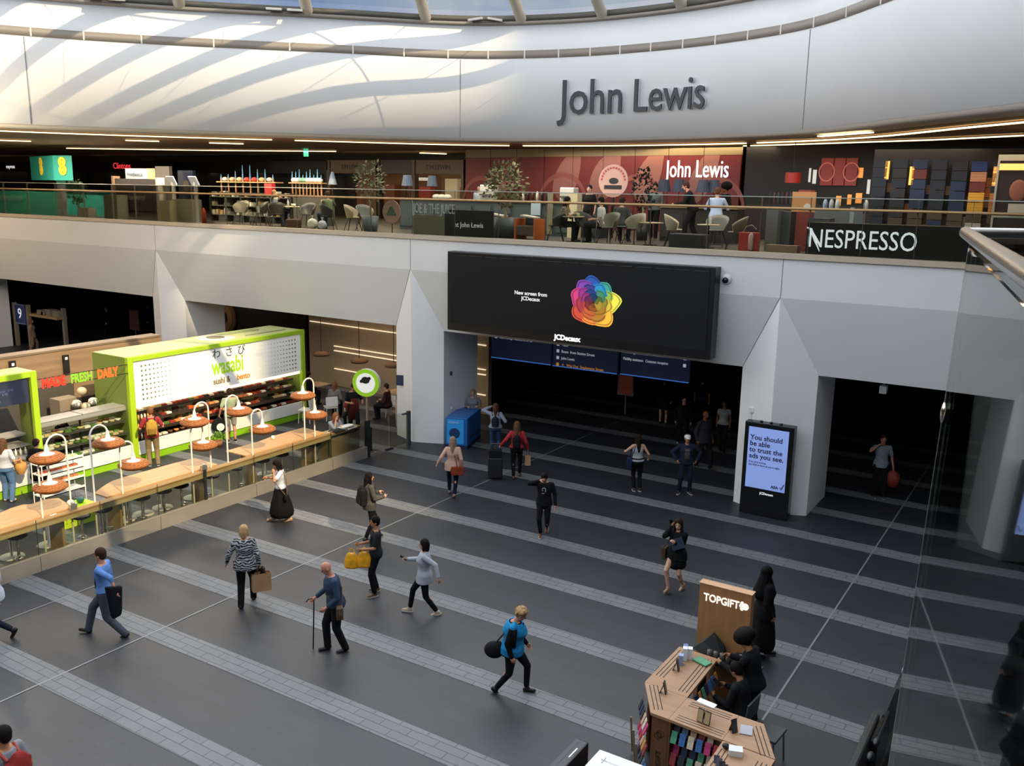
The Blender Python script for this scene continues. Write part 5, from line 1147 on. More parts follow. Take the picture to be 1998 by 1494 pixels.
# right side: drinks cabinets and coffee shop
ub('grey_cabinet', 1497, 1520, 23.6, 0, 1.05, .5, '#6a6a68', 'narrow grey cabinet right of the red extinguisher box', 'cabinet'); ub('grey_cabinet', 1520, 1545, 23.9, 0, 1.0, .5, '#4d5053', 'wider dark grey cabinet next to the red shelf tower', 'cabinet')
t = ub('display_tower', 1556, 1580, 24.0, .0, 1.55, .4, '#8e3a30', 'red and orange product tower left of the coffee sign', 'tower'); b = MB(); w = .36
b.bb(-.3, .3, -.012, 0, 1.0, 1.5); b.build('orange_front', mat('#c98a52', .5, emit=.12), t); b = MB(); disc(b, .09, -.03, -.013, c=(.1, 0, 1.12)); b.build('white_badge', mat('#e3ded4', .5), t)
th = thing('coffee_counter', (up(1735, 22.7), 22.7, UZ), 'black counter front with big white coffee brand letters', 'counter'); wn = up(1898, 22.7) - up(1572, 22.7)
b = MB(); b.bb(-wn / 2, wn / 2, 0, .5, .02, .78); cf = b.build('counter_front', mat('#111317', .3), th)
sN = up(1797, 22.7) - up(1578, 22.7); o = text('lettering', 'NESPRESSO', .62, mat('#dfe6f4', .5, emit=.8), th, plane_mtx((-wn / 2 + .04, -.02, .2), (1, 0, 0), (0, 0, 1)))
mx_ = max(v.co.x for v in o.data.vertices)
for v in o.data.vertices: v.co.x *= (sN * .98) / mx_
b = MB(); b.path([(-wn / 2 + .0, -.03, .66), (-wn / 2 + .1, -.03, .62), (-wn / 2 + .22, -.03, .35), (-wn / 2 + .34, -.03, .1)], [.012, .035, .03, .008], 6); b.build('swoosh', mat('#dfe6f4', .5, emit=.8), cf)
ub('tan_plinth', 1500, 1562, 22.7, 0, .2, .3, '#8a7562', 'low tan plinth left of the black coffee counter', 'plinth')
t = ub('glass_door_frame', 1660, 1668, 23.4, 0, 1.15, .06, '#a8adb0', 'slim steel door post behind the coffee letters', 'post'); ub('steel_drawer', 1580, 1622, 24.0, .3, .85, .5, '#3f4246', 'steel drawer unit behind the left coffee letters', 'drawer unit')
# back bar of the dark cafe: red pictures, red lamp, menus
for k, (a, c) in enumerate(((1596, 1619), (1621, 1642), (1644, 1666))):
    t = ub('red_picture', a, c, 31.43, 1.75, 2.62, .06, '#8c3530', ['left', 'middle', 'right'][k] + ' of three dull red square pictures in the dark cafe', 'picture', emit=.25)
    if k != 1:
        b = MB(); n = 24; vs = []; 
        for i in range(n): an = 2 * math.pi * i / n; vs += [(.22 * math.cos(an), -.01, .43 + .27 * math.sin(an)), (.26 * math.cos(an), -.01, .43 + .31 * math.sin(an))]
        b._add(vs, [(2 * i, 2 * i + 1, 2 * ((i + 1) % n) + 1, 2 * ((i + 1) % n)) for i in range(n)]); b.build('ring_print', mat('#c46a5c', .5, emit=.3), t)
th = thing('red_drum_lamp', (up(1543, 30), 30, UZ + 1.8), 'glowing red drum lamp in the dark cafe', 'lamp'); b = MB(); b.lathe([(.24, 0), (.24, .32)], n=20); b.build('lamp_shade', mat('#8a2218', .5, emit=.35), th); b = MB(); b.tube((0, 0, .4), (0, 0, 1.3), .01); b.build('cord', BLK, th)
for k, (a, c, z) in enumerate(((1573, 1577, 1.85), (1581, 1588, 1.8), (1688, 1694, 1.5))): ub('small_menu', a, c, 31.46, z, z + .45, .03, '#d9d9d4', ['left', 'middle', 'right lower'][k] + ' small white menu sheet in the dark cafe', 'menu', emit=.5)
for k, (a, c, z) in enumerate(((1669, 1678, 2.0), (1668, 1680, 1.2), (1630, 1640, 1.1), (1652, 1660, 1.15))): ub('lit_niche', a, c, 31.46, z, z + .32, .03, '#e89a4a', ['upper', 'lower right', 'lower left', 'lower middle'][k] + ' warm lit niche in the dark cafe wall', 'niche', emit=.8)
for k in range(12): ub('rear_bottle', 1500 + k * 8, 1503 + k * 8, 29.8, 1.15, 1.5, .05, ['#2a2422', '#5a2a22', '#3b3b3b'][k % 3], 'dark bottle standing in the row of the dark cafe back bar', 'bottle', grp='dark bottles of the back bar')
ub('back_bar', 1455, 1700, 29.6, .0, 1.12, .5, '#241a18', 'dark back bar below the red pictures', 'bar'); ub('front_worktop', 1590, 1690, 25.2, .0, 1.02, .6, '#5a5f66', 'grey worktop with glasses behind the coffee counter', 'worktop')
for k, (px_, c) in enumerate(((1610, '#8fa0c0'), (1634, '#b8c0c6'), (1690, '#c9ccd0'), (1622, '#a9aeb6'))): b = MB(); b.lathe([(.001, 0), (.06, 0), (.06, .22), (.03, .3), (.001, .31)], n=10); b.build('glass_jug', mat(c, .2), loc=(up(px_, 25.4), 25.4, UZ + 1.022), label=['blue jug', 'tall pale jug', 'rightmost jug', 'small grey jug'][k] + ' on the grey worktop behind the coffee counter', cat='jug')
# capsule sleeve columns
cols_ = [(1712, 'nnnnnnn', 0), (1750, 'nknknkg', 1), (1788, 'brbbbgg', 0), (1826, 'nnnnngbo', 1), (1866, 'nnbbbggw', 0), (1903, 'ctryygwr', 1), (1945, 'nnnoogk', 0), (1768, 'kgkogg', 2), (1807, 'kmkggo', 2), (1846, 'kmkngo', 2), (1885, 'kkgkww', 2), (1925, 'oomkgg', 2), (1730, 'kmkgg', 2)]
PALC = dict(n='#131a2b', k='#1d1b1c', b='#152a50', r='#6e2a24', g='#4a3a2c', o='#b5713a', w='#a9a59a', c='#173475', t='#c78a66', y='#d8a02c', m='#8a6a4a')
for px_, seq, lv in cols_:
    for k, ch in enumerate(seq):
        Y = 28.0 + (.4 if lv == 2 else 0); x = up(px_, Y); zt = (2.5 if lv < 2 else 2.1) - .02 * (px_ - 1700) / 38
        if ch == 'k' and lv == 2 and k == 0: continue
        b = MB(); b.box((0, 0, .13), (.38, .2, .25))
        for q in range(3): b.box((0, -.101, .05 + q * .08), (.36, .006, .005), m=1)
        nm_ = {'n': 'navy', 'k': 'black', 'b': 'blue', 'r': 'dark red', 'g': 'brown', 'o': 'orange', 'w': 'pale grey', 'c': 'bright blue', 't': 'tan', 'y': 'yellow', 'm': 'mixed brown'}[ch]
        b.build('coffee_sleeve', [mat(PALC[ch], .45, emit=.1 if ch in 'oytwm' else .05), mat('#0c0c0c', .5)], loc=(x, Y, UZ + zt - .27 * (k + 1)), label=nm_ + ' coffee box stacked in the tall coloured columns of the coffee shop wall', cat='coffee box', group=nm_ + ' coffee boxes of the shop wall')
b = MB(); b.bb(0, up(1960, 28) - up(1695, 28) + .4, .12, .3, .0, 2.75); b.build('column_backboard', mat('#1a1310', .6), loc=(up(1695, 28.5), 28.5, UZ), label='dark wooden backboard holding the coffee box columns', cat='backboard')
for k, (a, c, z) in enumerate(((1720, 1727, 1.9), (1768, 1776, 1.75), (1930, 1942, 1.75))): ub('warm_lantern', a, c, 27.9, z, z + .5, .1, '#f0a850', ['left', 'middle', 'right'][k] + ' warm glowing light box between the coffee columns', 'light box', emit=1.6)
th = thing('portrait_window', (up(1985, 26.5), 26.5, UZ), 'shop window with a dark portrait poster at the far right edge', 'window display'); b = MB(); b.bb(-.5, .9, 0, .08, .3, 2.4); b.build('print', mat('#231512', .5), th)
b = MB(); b.ell((-.02, -.03, 1.62), (.2, .03, .27)); b.build('printed_face', mat('#7a4a38', .6, emit=.15), th); b = MB(); b.bb(-.55, -.5, -.03, .1, .2, 2.5); b.bb(-.5, .9, -.03, .1, 2.35, 2.5); b.bb(-.5, .9, -.03, .1, .95, 1.0); b.build('window_frame', mat('#a8a49c', .4), th)
b = MB(); b.bb(-.2, .2, -.05, -.02, 1.02, 1.3); b.bb(.3, .6, -.05, -.02, 1.02, 1.28); b.build('mug_print', mat('#c9c5bc', .5), th); b = MB(); b.bb(-.5, .9, -.04, -.01, 2.12, 2.28); b.build('light_bar', mat('#f0b060', .5, emit=1.2), th)
# added fill lamps over the upper floor, standing in for sun on its left
for x, y, e in ((-38, 31, 90), (-28, 31, 90), (-16, 31.5, 80), (-6, 28.5, 80), (-39, 23.0, 700), (-31, 23.2, 650), (-24, 23.6, 380), (-16, 24.2, 200), (-8, 24.0, 120)):
    area('upper_fill', (x, y, 9.6), 6, .25, e, (1, .86, .68))
# exit sign and ceiling spots
ub('exit_sign', 595, 603, 31, 2.75, 3.1, .05, '#3aa07a', 'tiny green exit sign high above the book shelves', 'exit sign', emit=1.2)
# ================================================================== people
def RZ(a): return Matrix.Rotation(a, 3, 'Z')
def RX(a): return Matrix.Rotation(a, 3, 'X')
def RY(a): return Matrix.Rotation(a, 3, 'Y')
def ik(a, b, l1, l2, pole):
    """middle joint between a and b"""
    d = b - a; L = d.length; mx = (l1 + l2) * .998
    if L > mx: b = a + d * (mx / L); d = b - a; L = mx
    x = (l1 * l1 - l2 * l2 + L * L) / (2 * L); h = math.sqrt(max(0, l1 * l1 - x * x)); u = d.normalized()
    p = pole - u * pole.dot(u); p = p.normalized() if p.length > 1e-5 else u.orthogonal().normalized()
    return a + u * x + p * h, b
def skinned(b, name, m, parent, vox, smooth=3, **kw):
    o = b.build(name, m, parent, **kw)
    r = o.modifiers.new('r', 'REMESH'); r.mode = 'VOXEL'; r.voxel_size = vox; r.use_smooth_shade = True
    s_ = o.modifiers.new('s', 'SMOOTH'); s_.factor = .5; s_.iterations = smooth
    return o
SKIN = {'l': '#c99a80', 't': '#b07c5c', 'b': '#7a4d34', 'r': '#c48a72', 'd': '#4a3024'}
def zebra_mat():
    M = bpy.data.materials.new('zebra'); M.use_nodes = True; n = M.node_tree; b = n.nodes['Principled BSDF']; t = n.nodes.new('ShaderNodeTexCoord'); w = n.nodes.new('ShaderNodeTexWave')
    w.inputs['Scale'].default_value = 6.5; w.inputs['Distortion'].default_value = 11; w.inputs['Detail'].default_value = 1.5; w.inputs['Detail Scale'].default_value = 1.2; w.bands_direction = 'Z'
    r = n.nodes.new('ShaderNodeValToRGB'); r.color_ramp.interpolation = 'CONSTANT'; r.color_ramp.elements[0].color = (.012, .012, .016, 1); r.color_ramp.elements[1].position = .55; r.color_ramp.elements[1].color = (.42, .42, .46, 1)
    n.links.new(t.outputs['Object'], w.inputs['Vector']); n.links.new(w.outputs['Fac'], r.inputs['Fac']); n.links.new(r.outputs['Color'], b.inputs['Base Color']); b.inputs['Roughness'].default_value = .8; return M
def stripe_mat(c1, c2, sc=22, d='Z', dist=1.0):
    M = bpy.data.materials.new('striped'); M.use_nodes = True; n = M.node_tree; b = n.nodes['Principled BSDF']; t = n.nodes.new('ShaderNodeTexCoord'); w = n.nodes.new('ShaderNodeTexWave')
    w.inputs['Scale'].default_value = sc; w.inputs['Distortion'].default_value = dist; w.bands_direction = d
    r = n.nodes.new('ShaderNodeValToRGB'); r.color_ramp.interpolation = 'CONSTANT'; r.color_ramp.elements[0].color = (*lin(c1), 1); r.color_ramp.elements[1].position = .5; r.color_ramp.elements[1].color = (*lin(c2), 1)
    n.links.new(t.outputs['Object'], w.inputs['Vector']); n.links.new(w.outputs['Fac'], r.inputs['Fac']); n.links.new(r.outputs['Color'], b.inputs['Base Color']); b.inputs['Roughness'].default_value = .85; return M
def cloth(c, n=.12): return c if not isinstance(c, str) else mat(c, .88, noise=n, scale=9, spec=.2, bump=.15)
DEF = dict(H=1.7, fem=0, skin='l', lean=0, twist=0, hz=None, lf=(-.1, .18, 0, 0), rf=(.1, -.2, 0, -.35), lh=(-.06, .1, -.5), rh=(.06, -.02, -.5), head=(0, 0), hair=('short', '#1c1512'),
           top=('tshirt', '#333'), low=('trousers', '#15151a'), shoe='#15151a', vox=.0105, wide=1.07, face=True, lpole=None, rpole=None, sleeve=.45, fat=1.0, cap=None)
def person(px, yaw, label, **kw):
    """px: floor point (x, y, z) of the pose; yaw: heading in degrees, 0 = +X. Local frame: x right, y forward."""
    P = dict(DEF); P.update(kw); s = P['H'] / 1.75; fem = P['fem']; vox = P['vox'] * 1.0; W_ = P['wide'] * P['fat']
    root = thing('person', px, label, 'person', rz=math.radians(yaw - 90))
    sk = mat(SKIN[P['skin']], .55, spec=.3)
    V = lambda x, y, z: Vector((x, y, z)) * s
    hz = P['hz']
    if hz is None:
        far = max(math.hypot(P['lf'][0] * .8, P['lf'][1]), math.hypot(P['rf'][0] * .8, P['rf'][1])); hz = .09 + math.sqrt(max(.3, .845 ** 2 - far ** 2)) - .005
    pel = V(0, 0, hz + .03); T = RZ(P['twist']) @ RX(-P['lean']); tp = lambda x, y, z: pel + T @ V(x, y, z)
    sw = (.178 - .022 * fem) * (1 + (W_ - 1) * .5); hw = .09
    neck = tp(0, -.015, .50); Hm = RZ(P['head'][0]) @ RX(-P['head'][1] - P['lean'] * .5)
    hc = neck + Hm @ V(0, .025, .155)
    sh = {-1: tp(-sw, -.01, .435), 1: tp(sw, -.01, .435)}; legs = {}; arms = {}
    for sd, k in ((-1, 'lf'), (1, 'rf')):
        hip = pel + RZ(P['twist'] * .3) @ V(sd * hw, 0, -.03); f = P[k]; pitch = f[3] if len(f) > 3 else 0; fy = f[4] if len(f) > 4 else 0
        F = RZ(fy) @ RX(pitch); sole = V(f[0], f[1], f[2]); ank = sole + F @ V(0, 0, .085)
        kn, ank = ik(hip, ank, .44 * s, .42 * s, Vector((sd * .12, 1, .05)) if len(f) < 6 else Vector(f[5])); legs[sd] = (hip, kn, ank, F)
    for sd, k, pk in ((-1, 'lh', 'lpole'), (1, 'rh', 'rpole')):
        S = sh[sd]; h = S + V(*P[k]); pole = Vector(P[pk]) if P[pk] else Vector((sd * .35, -1, -.25))
        el, wr = ik(S, h, .285 * s, .25 * s, pole); arms[sd] = (S, el, wr)
    # --- torso profile (z from pelvis, half width, half depth, y shift)
    bust = .018 * fem
    prof = [(-.13, .12, .1, 0), (-.06, .168, .118, -.005), (.02, .165 + .01 * fem, .115, -.005), (.12, .138 - .012 * fem, .098, 0), (.20, .135 - .012 * fem, .096, .002), (.31, .155 - .01 * fem, .108 + bust, .006), (.40, .16 - .015 * fem, .1, -.002), (.455, .13 - .015 * fem, .078, -.01), (.50, .06, .06, -.012)]
    def torso(b, z0, z1, e, hem=0.0, m=0):
        secs = []
        zs = [z0] + [q[0] for q in prof if z0 < q[0] < z1] + [z1]
        for z in zs:
            for a, c in zip(prof[:-1], prof[1:]):
                if a[0] <= z <= c[0]: t = (z - a[0]) / (c[0] - a[0]); rx, ry, y = [a[i] + (c[i] - a[i]) * t for i in (1, 2, 3)]; break
            else: rx, ry, y = (prof[0][1:] if z < prof[0][0] else prof[-1][1:])
            if z < prof[1][0]: rx, ry = max(rx, .165), max(ry, .115)
            fl = hem * max(0, (.1 - z)) / (.1 - z0) if z0 < .1 else 0
            secs.append((0, y * s, z * s, (rx * W_ + e + fl) * s, (ry * W_ * P['fat'] + e + fl) * s))
        b.loft(secs, 22, m, T, pel)
    def limb(b, a, c, r0, r1, e=0): b.cap(a, c, (r0 + e) * s, (r1 + e) * s, 12)
    # --- body
    cv = P['low'][0] in ('trousers', 'jeans', 'slim', 'capri', 'skirt'); lg = .78 if cv and P['low'][0] != 'skirt' else 1.0; am = .84 if len(P['top']) < 3 or P['top'][0] not in ('tank', 'tshirt') else 1.0
    b = MB(); torso(b, -.1, .5, -.012)
    for sd in (-1, 1):
        hip, kn, an, F = legs[sd]; limb(b, hip, kn, .082 * W_ * lg, .052 * lg); limb(b, kn, an, .05 * lg, .036 * (lg if lg == 1 else .9))
        c2 = kn + (an - kn) * .28 - Vector((0, .012 * s, 0)); b.ell(c2, (.05 * s * lg, .052 * s * lg, .1 * s))
        b.cap(an + F @ V(0, -.03, -.045), an + F @ V(0, .15, -.065), .034 * s, .026 * s)
        S, el, wr = arms[sd]; limb(b, S, el, .047, .036); limb(b, el, wr, .036, .025); b.cap(tp(sd * .08, -.01, .45), S, .055 * s, .05 * s)
    b.cap(neck - T @ V(0, 0, .03), hc - Hm @ V(0, .01, .06), .053 * s, .05 * s)
    b.ell(hc + Hm @ V(0, 0, .02), (.074 * s, .09 * s, .098 * s), Hm); b.ell(hc + Hm @ V(0, .022, -.045), (.056 * s, .062 * s, .066 * s), Hm)
    b.cap(hc + Hm @ V(0, .084, .012), hc + Hm @ V(0, .105, -.022), .009 * s, .014 * s, 8)
    for sd in (-1, 1): b.ell(hc + Hm @ V(sd * .076, -.004, -.005), (.012 * s, .02 * s, .032 * s), Hm, 8, 6)
    # hands: palm, four fingers of unequal length, thumb from the side of the palm
    for sd in (-1, 1):
        S, el, wr = arms[sd]; d = (wr - el).normalized(); med = Vector((-sd, 0, 0)); n_ = (med - d * med.dot(d))
        n_ = n_.normalized() if n_.length > .2 else (Vector((0, 0, -1)) - d * -d.z).normalized()
        w = d.cross(n_); w = w if w.y > 0 or abs(w.y) < .1 else -w
        pc = wr + d * .048 * s; b.cap(wr, pc, .024 * s, .027 * s, 10); b.ell(pc, (.022 * s, .04 * s, .045 * s), Matrix((n_, w, d)).transposed(), 10, 7)
        for i, (o_, ln) in enumerate(((.03, .075), (.01, .085), (-.01, .08), (-.028, .062))):
            q = wr + d * .082 * s + w * o_ * s; c_ = .35 + .12 * i
            p1 = q + (d * math.cos(c_) + n_ * math.sin(c_)) * ln * .5 * s; p2 = p1 + (d * math.cos(c_ * 2.4) + n_ * math.sin(c_ * 2.4)) * ln * .5 * s
            b.path([q - d * .015 * s, q, p1, p2], [.0095 * s, .0095 * s, .0088 * s, .007 * s], 7)
        q = wr + d * .03 * s + w * .03 * s; b.path([q - w * .012 * s, q + (w * .6 + d * .7 + n_ * .3) * .035 * s, q + (w * .6 + d * 1.2 + n_ * .6) * .05 * s], [.012 * s, .0105 * s, .008 * s], 7)
    skinned(b, 'body', sk, root, vox * .8, 2)
    if P['face']:
        for sd in (-1, 1):
            b = MB(); b.ell(hc + Hm @ V(sd * .03, .083, .018), (.011 * s, .006 * s, .006 * s), Hm, 8, 6); b.build('eye', mat('#2a2320', .3), root)
            b = MB(); b.ell(hc + Hm @ V(sd * .031, .085, .038), (.018 * s, .007 * s, .0045 * s), Hm, 8, 6); b.build('eyebrow', mat(P['hair'][1], .8), root)
        b = MB(); b.ell(hc + Hm @ V(0, .081, -.052), (.022 * s, .008 * s, .007 * s), Hm, 8, 6); b.build('mouth', mat('#8c4a44', .6), root)
    # --- lower garment
    kind, col = P['low'][:2]; lm = cloth(col)
    if kind in ('trousers', 'jeans', 'slim', 'shorts', 'capri'):
        b = MB(); torso(b, -.1, .09, .012); wd = {'trousers': .022, 'jeans': .014, 'slim': .011, 'shorts': .026, 'capri': .022}[kind]
        for sd in (-1, 1):
            hip, kn, an, F = legs[sd]; k2 = kn + (hip - kn).normalized() * (.0 if kind != 'shorts' else .1 * s)
            b.cap(hip, k2, (.088 * W_ + wd * .6) * s, (.055 + wd) * s)
            if kind != 'shorts': e_ = an + (kn - an).normalized() * ((-.02 if kind == 'trousers' else .02 if kind == 'jeans' else .05) * s + (.1 * s if kind == 'capri' else 0)); b.cap(kn, e_, (.054 + wd) * s, (.04 + wd * 1.1) * s)
        skinned(b, kind if kind in ('shorts', 'jeans') else 'trousers', lm, root, vox)
    elif kind == 'skirt':
        hemz, hr, cx, cy = P['low'][2:6]; b = MB(); z0 = hz + .03 + .1
        rings = [(0, 0, z0 * s, .142 * W_ * s, .11 * W_ * s), (0, 0, (hz - .02) * s, .185 * W_ * s, .145 * W_ * s), (cx * .5 * s, cy * .5 * s, ((hz + hemz) / 2) * s, (.18 + hr) / 2 * s + .01, (.16 + hr) / 2 * s), (cx * s, cy * s, hemz * s, hr * s, hr * .95 * s)]
        vs = []; n = 28
        for j, (x, y, z, rx, ry) in enumerate(rings[::-1]):
            for i in range(n):
                a = 2 * math.pi * i / n; f = 1 + (.07 * math.cos(7 * a) * (1 - j / 3)); vs.append((x + rx * f * math.cos(a), y + ry * f * math.sin(a), z))
        b._add(vs, [(j * n + i, j * n + (i + 1) % n, (j + 1) * n + (i + 1) % n, (j + 1) * n + i) for j in range(3) for i in range(n)] + [tuple(range(n))[::-1], tuple(range(3 * n, 4 * n))], 0, True)
        o = b.build('skirt', lm, root); sb = o.modifiers.new('s', 'SUBSURF'); sb.levels = sb.render_levels = 1
    # --- top
    kind, col = P['top'][:2]; tm = cloth(col); e = {'tshirt': .014, 'shirt': .016, 'jumper': .022, 'jacket': .03, 'coat': .034, 'tank': .008, 'blouse': .024, 'hoodie': .03, 'vest': .034, 'robe': .04}[kind]
    hemz = P['top'][2] if len(P['top']) > 2 else {'tshirt': -.06, 'shirt': .02, 'jumper': -.05, 'jacket': -.08, 'coat': -.12, 'tank': -.02, 'blouse': -.1, 'hoodie': -.09, 'vest': -.06, 'robe': -.12}[kind]
    sl = P['top'][3] if len(P['top']) > 3 else {'tshirt': .45, 'tank': 0, 'vest': 0}.get(kind, 1.0)
    b = MB(); torso(b, hemz, .482 if kind != 'tank' else .40, e, .03 if kind in ('blouse', 'hoodie', 'coat', 'robe') else .008)
    for sd in (-1, 1):
        S, el, wr = arms[sd]
        if kind != 'tank': b.cap(tp(sd * .07, -.01, .44), S, (.05 + e * .6) * s, (.052 + e * .6) * s)
        else: b.cap(tp(sd * .08, -.01, .38), tp(sd * .085, -.01, .455), .03 * s, .022 * s, 8)
        if sl > 0:
            if sl < .5: b.cap(S, S + (el - S) * min(1, sl * 1.6), (.05 + e * .7) * s, (.047 + e) * s)
            else:
                b.cap(S, el, (.05 + e * .6) * s, (.042 + e * .5) * s); q = el + (wr - el) * min(1.0, (sl - .5) * 2); b.cap(el, q, (.042 + e * .5) * s, (.032 + e * .45) * s)
    if kind in ('hoodie', 'jacket', 'coat'): b.cap(neck + T @ V(-.05, -.035, -.02), neck + T @ V(.05, -.035, -.02), .045 * s, .045 * s, 10)
    if kind == 'vest':
        b2 = MB(); torso(b2, -.12, .485, .02, .02)
        for sd in (-1, 1):
            S, el, wr = arms[sd]; b2.cap(tp(sd * .07, -.01, .44), S, .062 * s, .066 * s); b2.cap(S, el, .066 * s, .054 * s); b2.cap(el, wr, .054 * s, .042 * s)
        skinned(b2, 'jumper', cloth('#0d0e14'), root, vox)
        b3 = MB(); b3.loft([(0, .1, -.03, .035, .05), (0, .115, .25, .04, .05), (0, .09, .44, .03, .04)], 12, 0, T, pel); b3.loft([(sw + .03, 0, .1, .03, .09), (sw + .02, 0, .4, .03, .07)], 12, 0, T, pel); b3.build('dark_panel', cloth('#0d0e14'), root)
    nm = {'tshirt': 'tshirt', 'tank': 'tank_top'}.get(kind, kind); skinned(b, nm, tm, root, vox)
    # --- shoes
    if P['shoe']:
        sc_ = P['shoe'] if isinstance(P['shoe'], (tuple, list)) else (P['shoe'], '#d8d4cc' if P['shoe'] in ('white',) else P['shoe'])
        for sd in (-1, 1):
            hip, kn, an, F = legs[sd]; b = MB(); b.cap(an + F @ V(0, -.032, -.042), an + F @ V(0, .14, -.055), .04 * s, .034 * s); b.cap(an + F @ V(0, -.03, -.035), an + F @ V(0, .02, .0), .042 * s, .04 * s)
            sh_ = skinned(b, 'shoe', mat(sc_[0] if sc_[0] != 'white' else '#c9c4ba', .55), root, vox)
            if sc_[1] != sc_[0]:
                b = MB(); b.X = Matrix.Translation(an) @ F.to_4x4(); b.prism([(q[0] * s, q[1] * s) for q in ((-.036, -.07), (.036, -.07), (.044, .08), (.03, .17), (-.03, .17), (-.044, .08))], -.087 * s, -.062 * s); b.build('sole', mat(sc_[1], .6), sh_)
    # --- hair
    hk, hcx = P['hair']; hm = mat(hcx, .75, noise=.18, scale=30, spec=.15)
    if hk != 'bald':
        b = MB()
        if hk != 'hijab': b.ell(hc + Hm @ V(0, -.018, .044), (.093 * s, .1 * s, .1 * s), Hm); b.ell(hc + Hm @ V(0, -.045, .0), (.078 * s, .07 * s, .085 * s), Hm)
        if hk in ('long', 'wavy'):
            ln = .3 if hk == 'long' else .26; b.cap(hc + Hm @ V(0, -.06, -.02), hc + Hm @ V(0, -.09, -.05) + Vector((0, -.02 * s, -ln * s)), .082 * s, .05 * s)
            for sd in (-1, 1): b.cap(hc + Hm @ V(sd * .072, .005, .03), hc + Hm @ V(sd * .085, -.01, -.1) + Vector((0, 0, -(.1 if hk == 'long' else .12) * s)), .03 * s, .028 * s)
        if hk == 'bob':
            for sd in (-1, 1): b.cap(hc + Hm @ V(sd * .065, -.005, .03), hc + Hm @ V(sd * .072, .0, -.09), .034 * s, .03 * s)
            b.cap(hc + Hm @ V(0, -.06, .0), hc + Hm @ V(0, -.06, -.1), .075 * s, .06 * s)
        if hk == 'curly':
            R_ = random.Random(3)
            for k in range(60):
                a, q = R_.uniform(0, 6.28), R_.uniform(-.5, 1); v = Vector((math.cos(a) * math.sqrt(1 - q * q), math.sin(a) * math.sqrt(1 - q * q), q))
                if v.y > .45 and v.z < .55: continue
                b.ell(hc + Hm @ V(v.x * .1, v.y * .105 - .02, v.z * .1 + .03), (.03 * s,) * 3, nu=8, nv=6)
        if hk == 'afro': b.ell(hc + Hm @ V(0, -.04, .08), (.17 * s, .18 * s, .13 * s), Hm)
        if hk == 'bun': b.ell(hc + Hm @ V(0, -.1, .07), (.045 * s,) * 3)
        if hk == 'hijab':
            b.ell(hc + Hm @ V(0, -.02, .02), (.1 * s, .108 * s, .12 * s), Hm); b.cap(hc + Hm @ V(0, -.03, -.03), tp(0, -.06, .3), .1 * s, .17 * s); b.cap(hc + Hm @ V(0, -.03, -.03), tp(0, .03, .36), .085 * s, .13 * s)
        skinned(b, 'headscarf' if hk == 'hijab' else 'hair', hm, root, vox * .8, 2)
    if P['cap']:
        b = MB(); b.ell(hc + Hm @ V(0, -.01, .055), (.093 * s, .103 * s, .082 * s), Hm)
        if P['cap'][0] != 'beanie': b.loft([(0, .12 * s, .03 * s, .06 * s, .055 * s), (0, .12 * s, .04 * s, .06 * s, .055 * s)], 16, 0, Hm, hc)
        skinned(b, 'cap' if P['cap'][0] != 'beanie' else 'beanie', mat(P['cap'][1], .7), root, vox * .8, 1)
    M4 = Matrix.Translation(Vector(px)) @ Matrix.Rotation(math.radians(yaw - 90), 4, 'Z'); wp = lambda v: M4 @ v
    root['_j'] = 0; del root['_j']
    hand = lambda sd: arms[sd][2] + (arms[sd][2] - arms[sd][1]).normalized() * .07 * s
    return dict(root=root, joints=arms, s=s, M=M4, T=T, head=wp(hc), back=tp(0, -.15, .3), tp=tp, wp=wp, lhand=wp(hand(-1)), rhand=wp(hand(1)), R=M4.to_3x3(), hc=hc, Hm=Hm, V=V, neck=neck)
# --- carried things
def backpack(p, c, label, c2=None, w=.3, h=.44, d=.17, strap='#15151a'):
    t = thing('backpack', (0, 0, 0), label, 'backpack'); t.matrix_world = p['M']
    s, T = p['s'], p['T']; o = p['tp'](0, -.19, .22); b = MB(); b.X = Matrix.Translation(o) @ T.to_4x4()
    b.ell((0, 0, 0), (w / 2 * s, d * .6 * s, h * .54 * s), nu=16, nv=12); b.box((0, .01, -.03), (w * .86 * s, d * .8 * s, h * .78 * s)); skinned(b, 'bag_body', cloth(c, .2), t, .014)
    b = MB(); b.X = Matrix.Translation(o) @ T.to_4x4(); b.box((0, -.095 * s, -.09 * s), (w * .6 * s, .06 * s, h * .38 * s)); b.build('front_pocket', cloth(c2 or c, .2), t, bevel=.02)
    for sd in (-1, 1):
        b = MB(); b.path([p['tp'](sd * .09, -.12, .40), p['tp'](sd * .11, -.03, .50), p['tp'](sd * .12, .1, .42), p['tp'](sd * .14, .1, .26), p['tp'](sd * .16, -.02, .12)], .022 * s, 7); b.build('shoulder_strap', mat(strap, .7), t)
    return t
def paper_bag(top, w, d, h, rz, c, label, handle='#2a221c', name='paper_bag', cat='bag'):
    t = thing(name, (top[0], top[1], top[2] - h - .14), label, cat, rz=rz); b = MB()
    b._add([(-w / 2, -d / 2, 0), (w / 2, -d / 2, 0), (w / 2, d / 2, 0), (-w / 2, d / 2, 0), (-w / 2, -d * .4, h), (w / 2, -d * .4, h), (w / 2, d * .4, h), (-w / 2, d * .4, h)], [(0, 3, 2, 1), (0, 1, 5, 4), (1, 2, 6, 5), (2, 3, 7, 6), (3, 0, 4, 7)])
    o = b.build('bag_body', mat(c, .8, noise=.1, scale=7), t); m_ = o.modifiers.new('s', 'SOLIDIFY'); m_.thickness = .006
    for y in (-d * .38, d * .38):
        b = MB(); b.path([(-w * .22, y, h - .01), (-w * .18, y * .6, h + .1), (0, 0, h + .15), (w * .18, y * .6, h + .1), (w * .22, y, h - .01)], .007, 6); b.build('handle', mat(handle, .6), t)
    return t
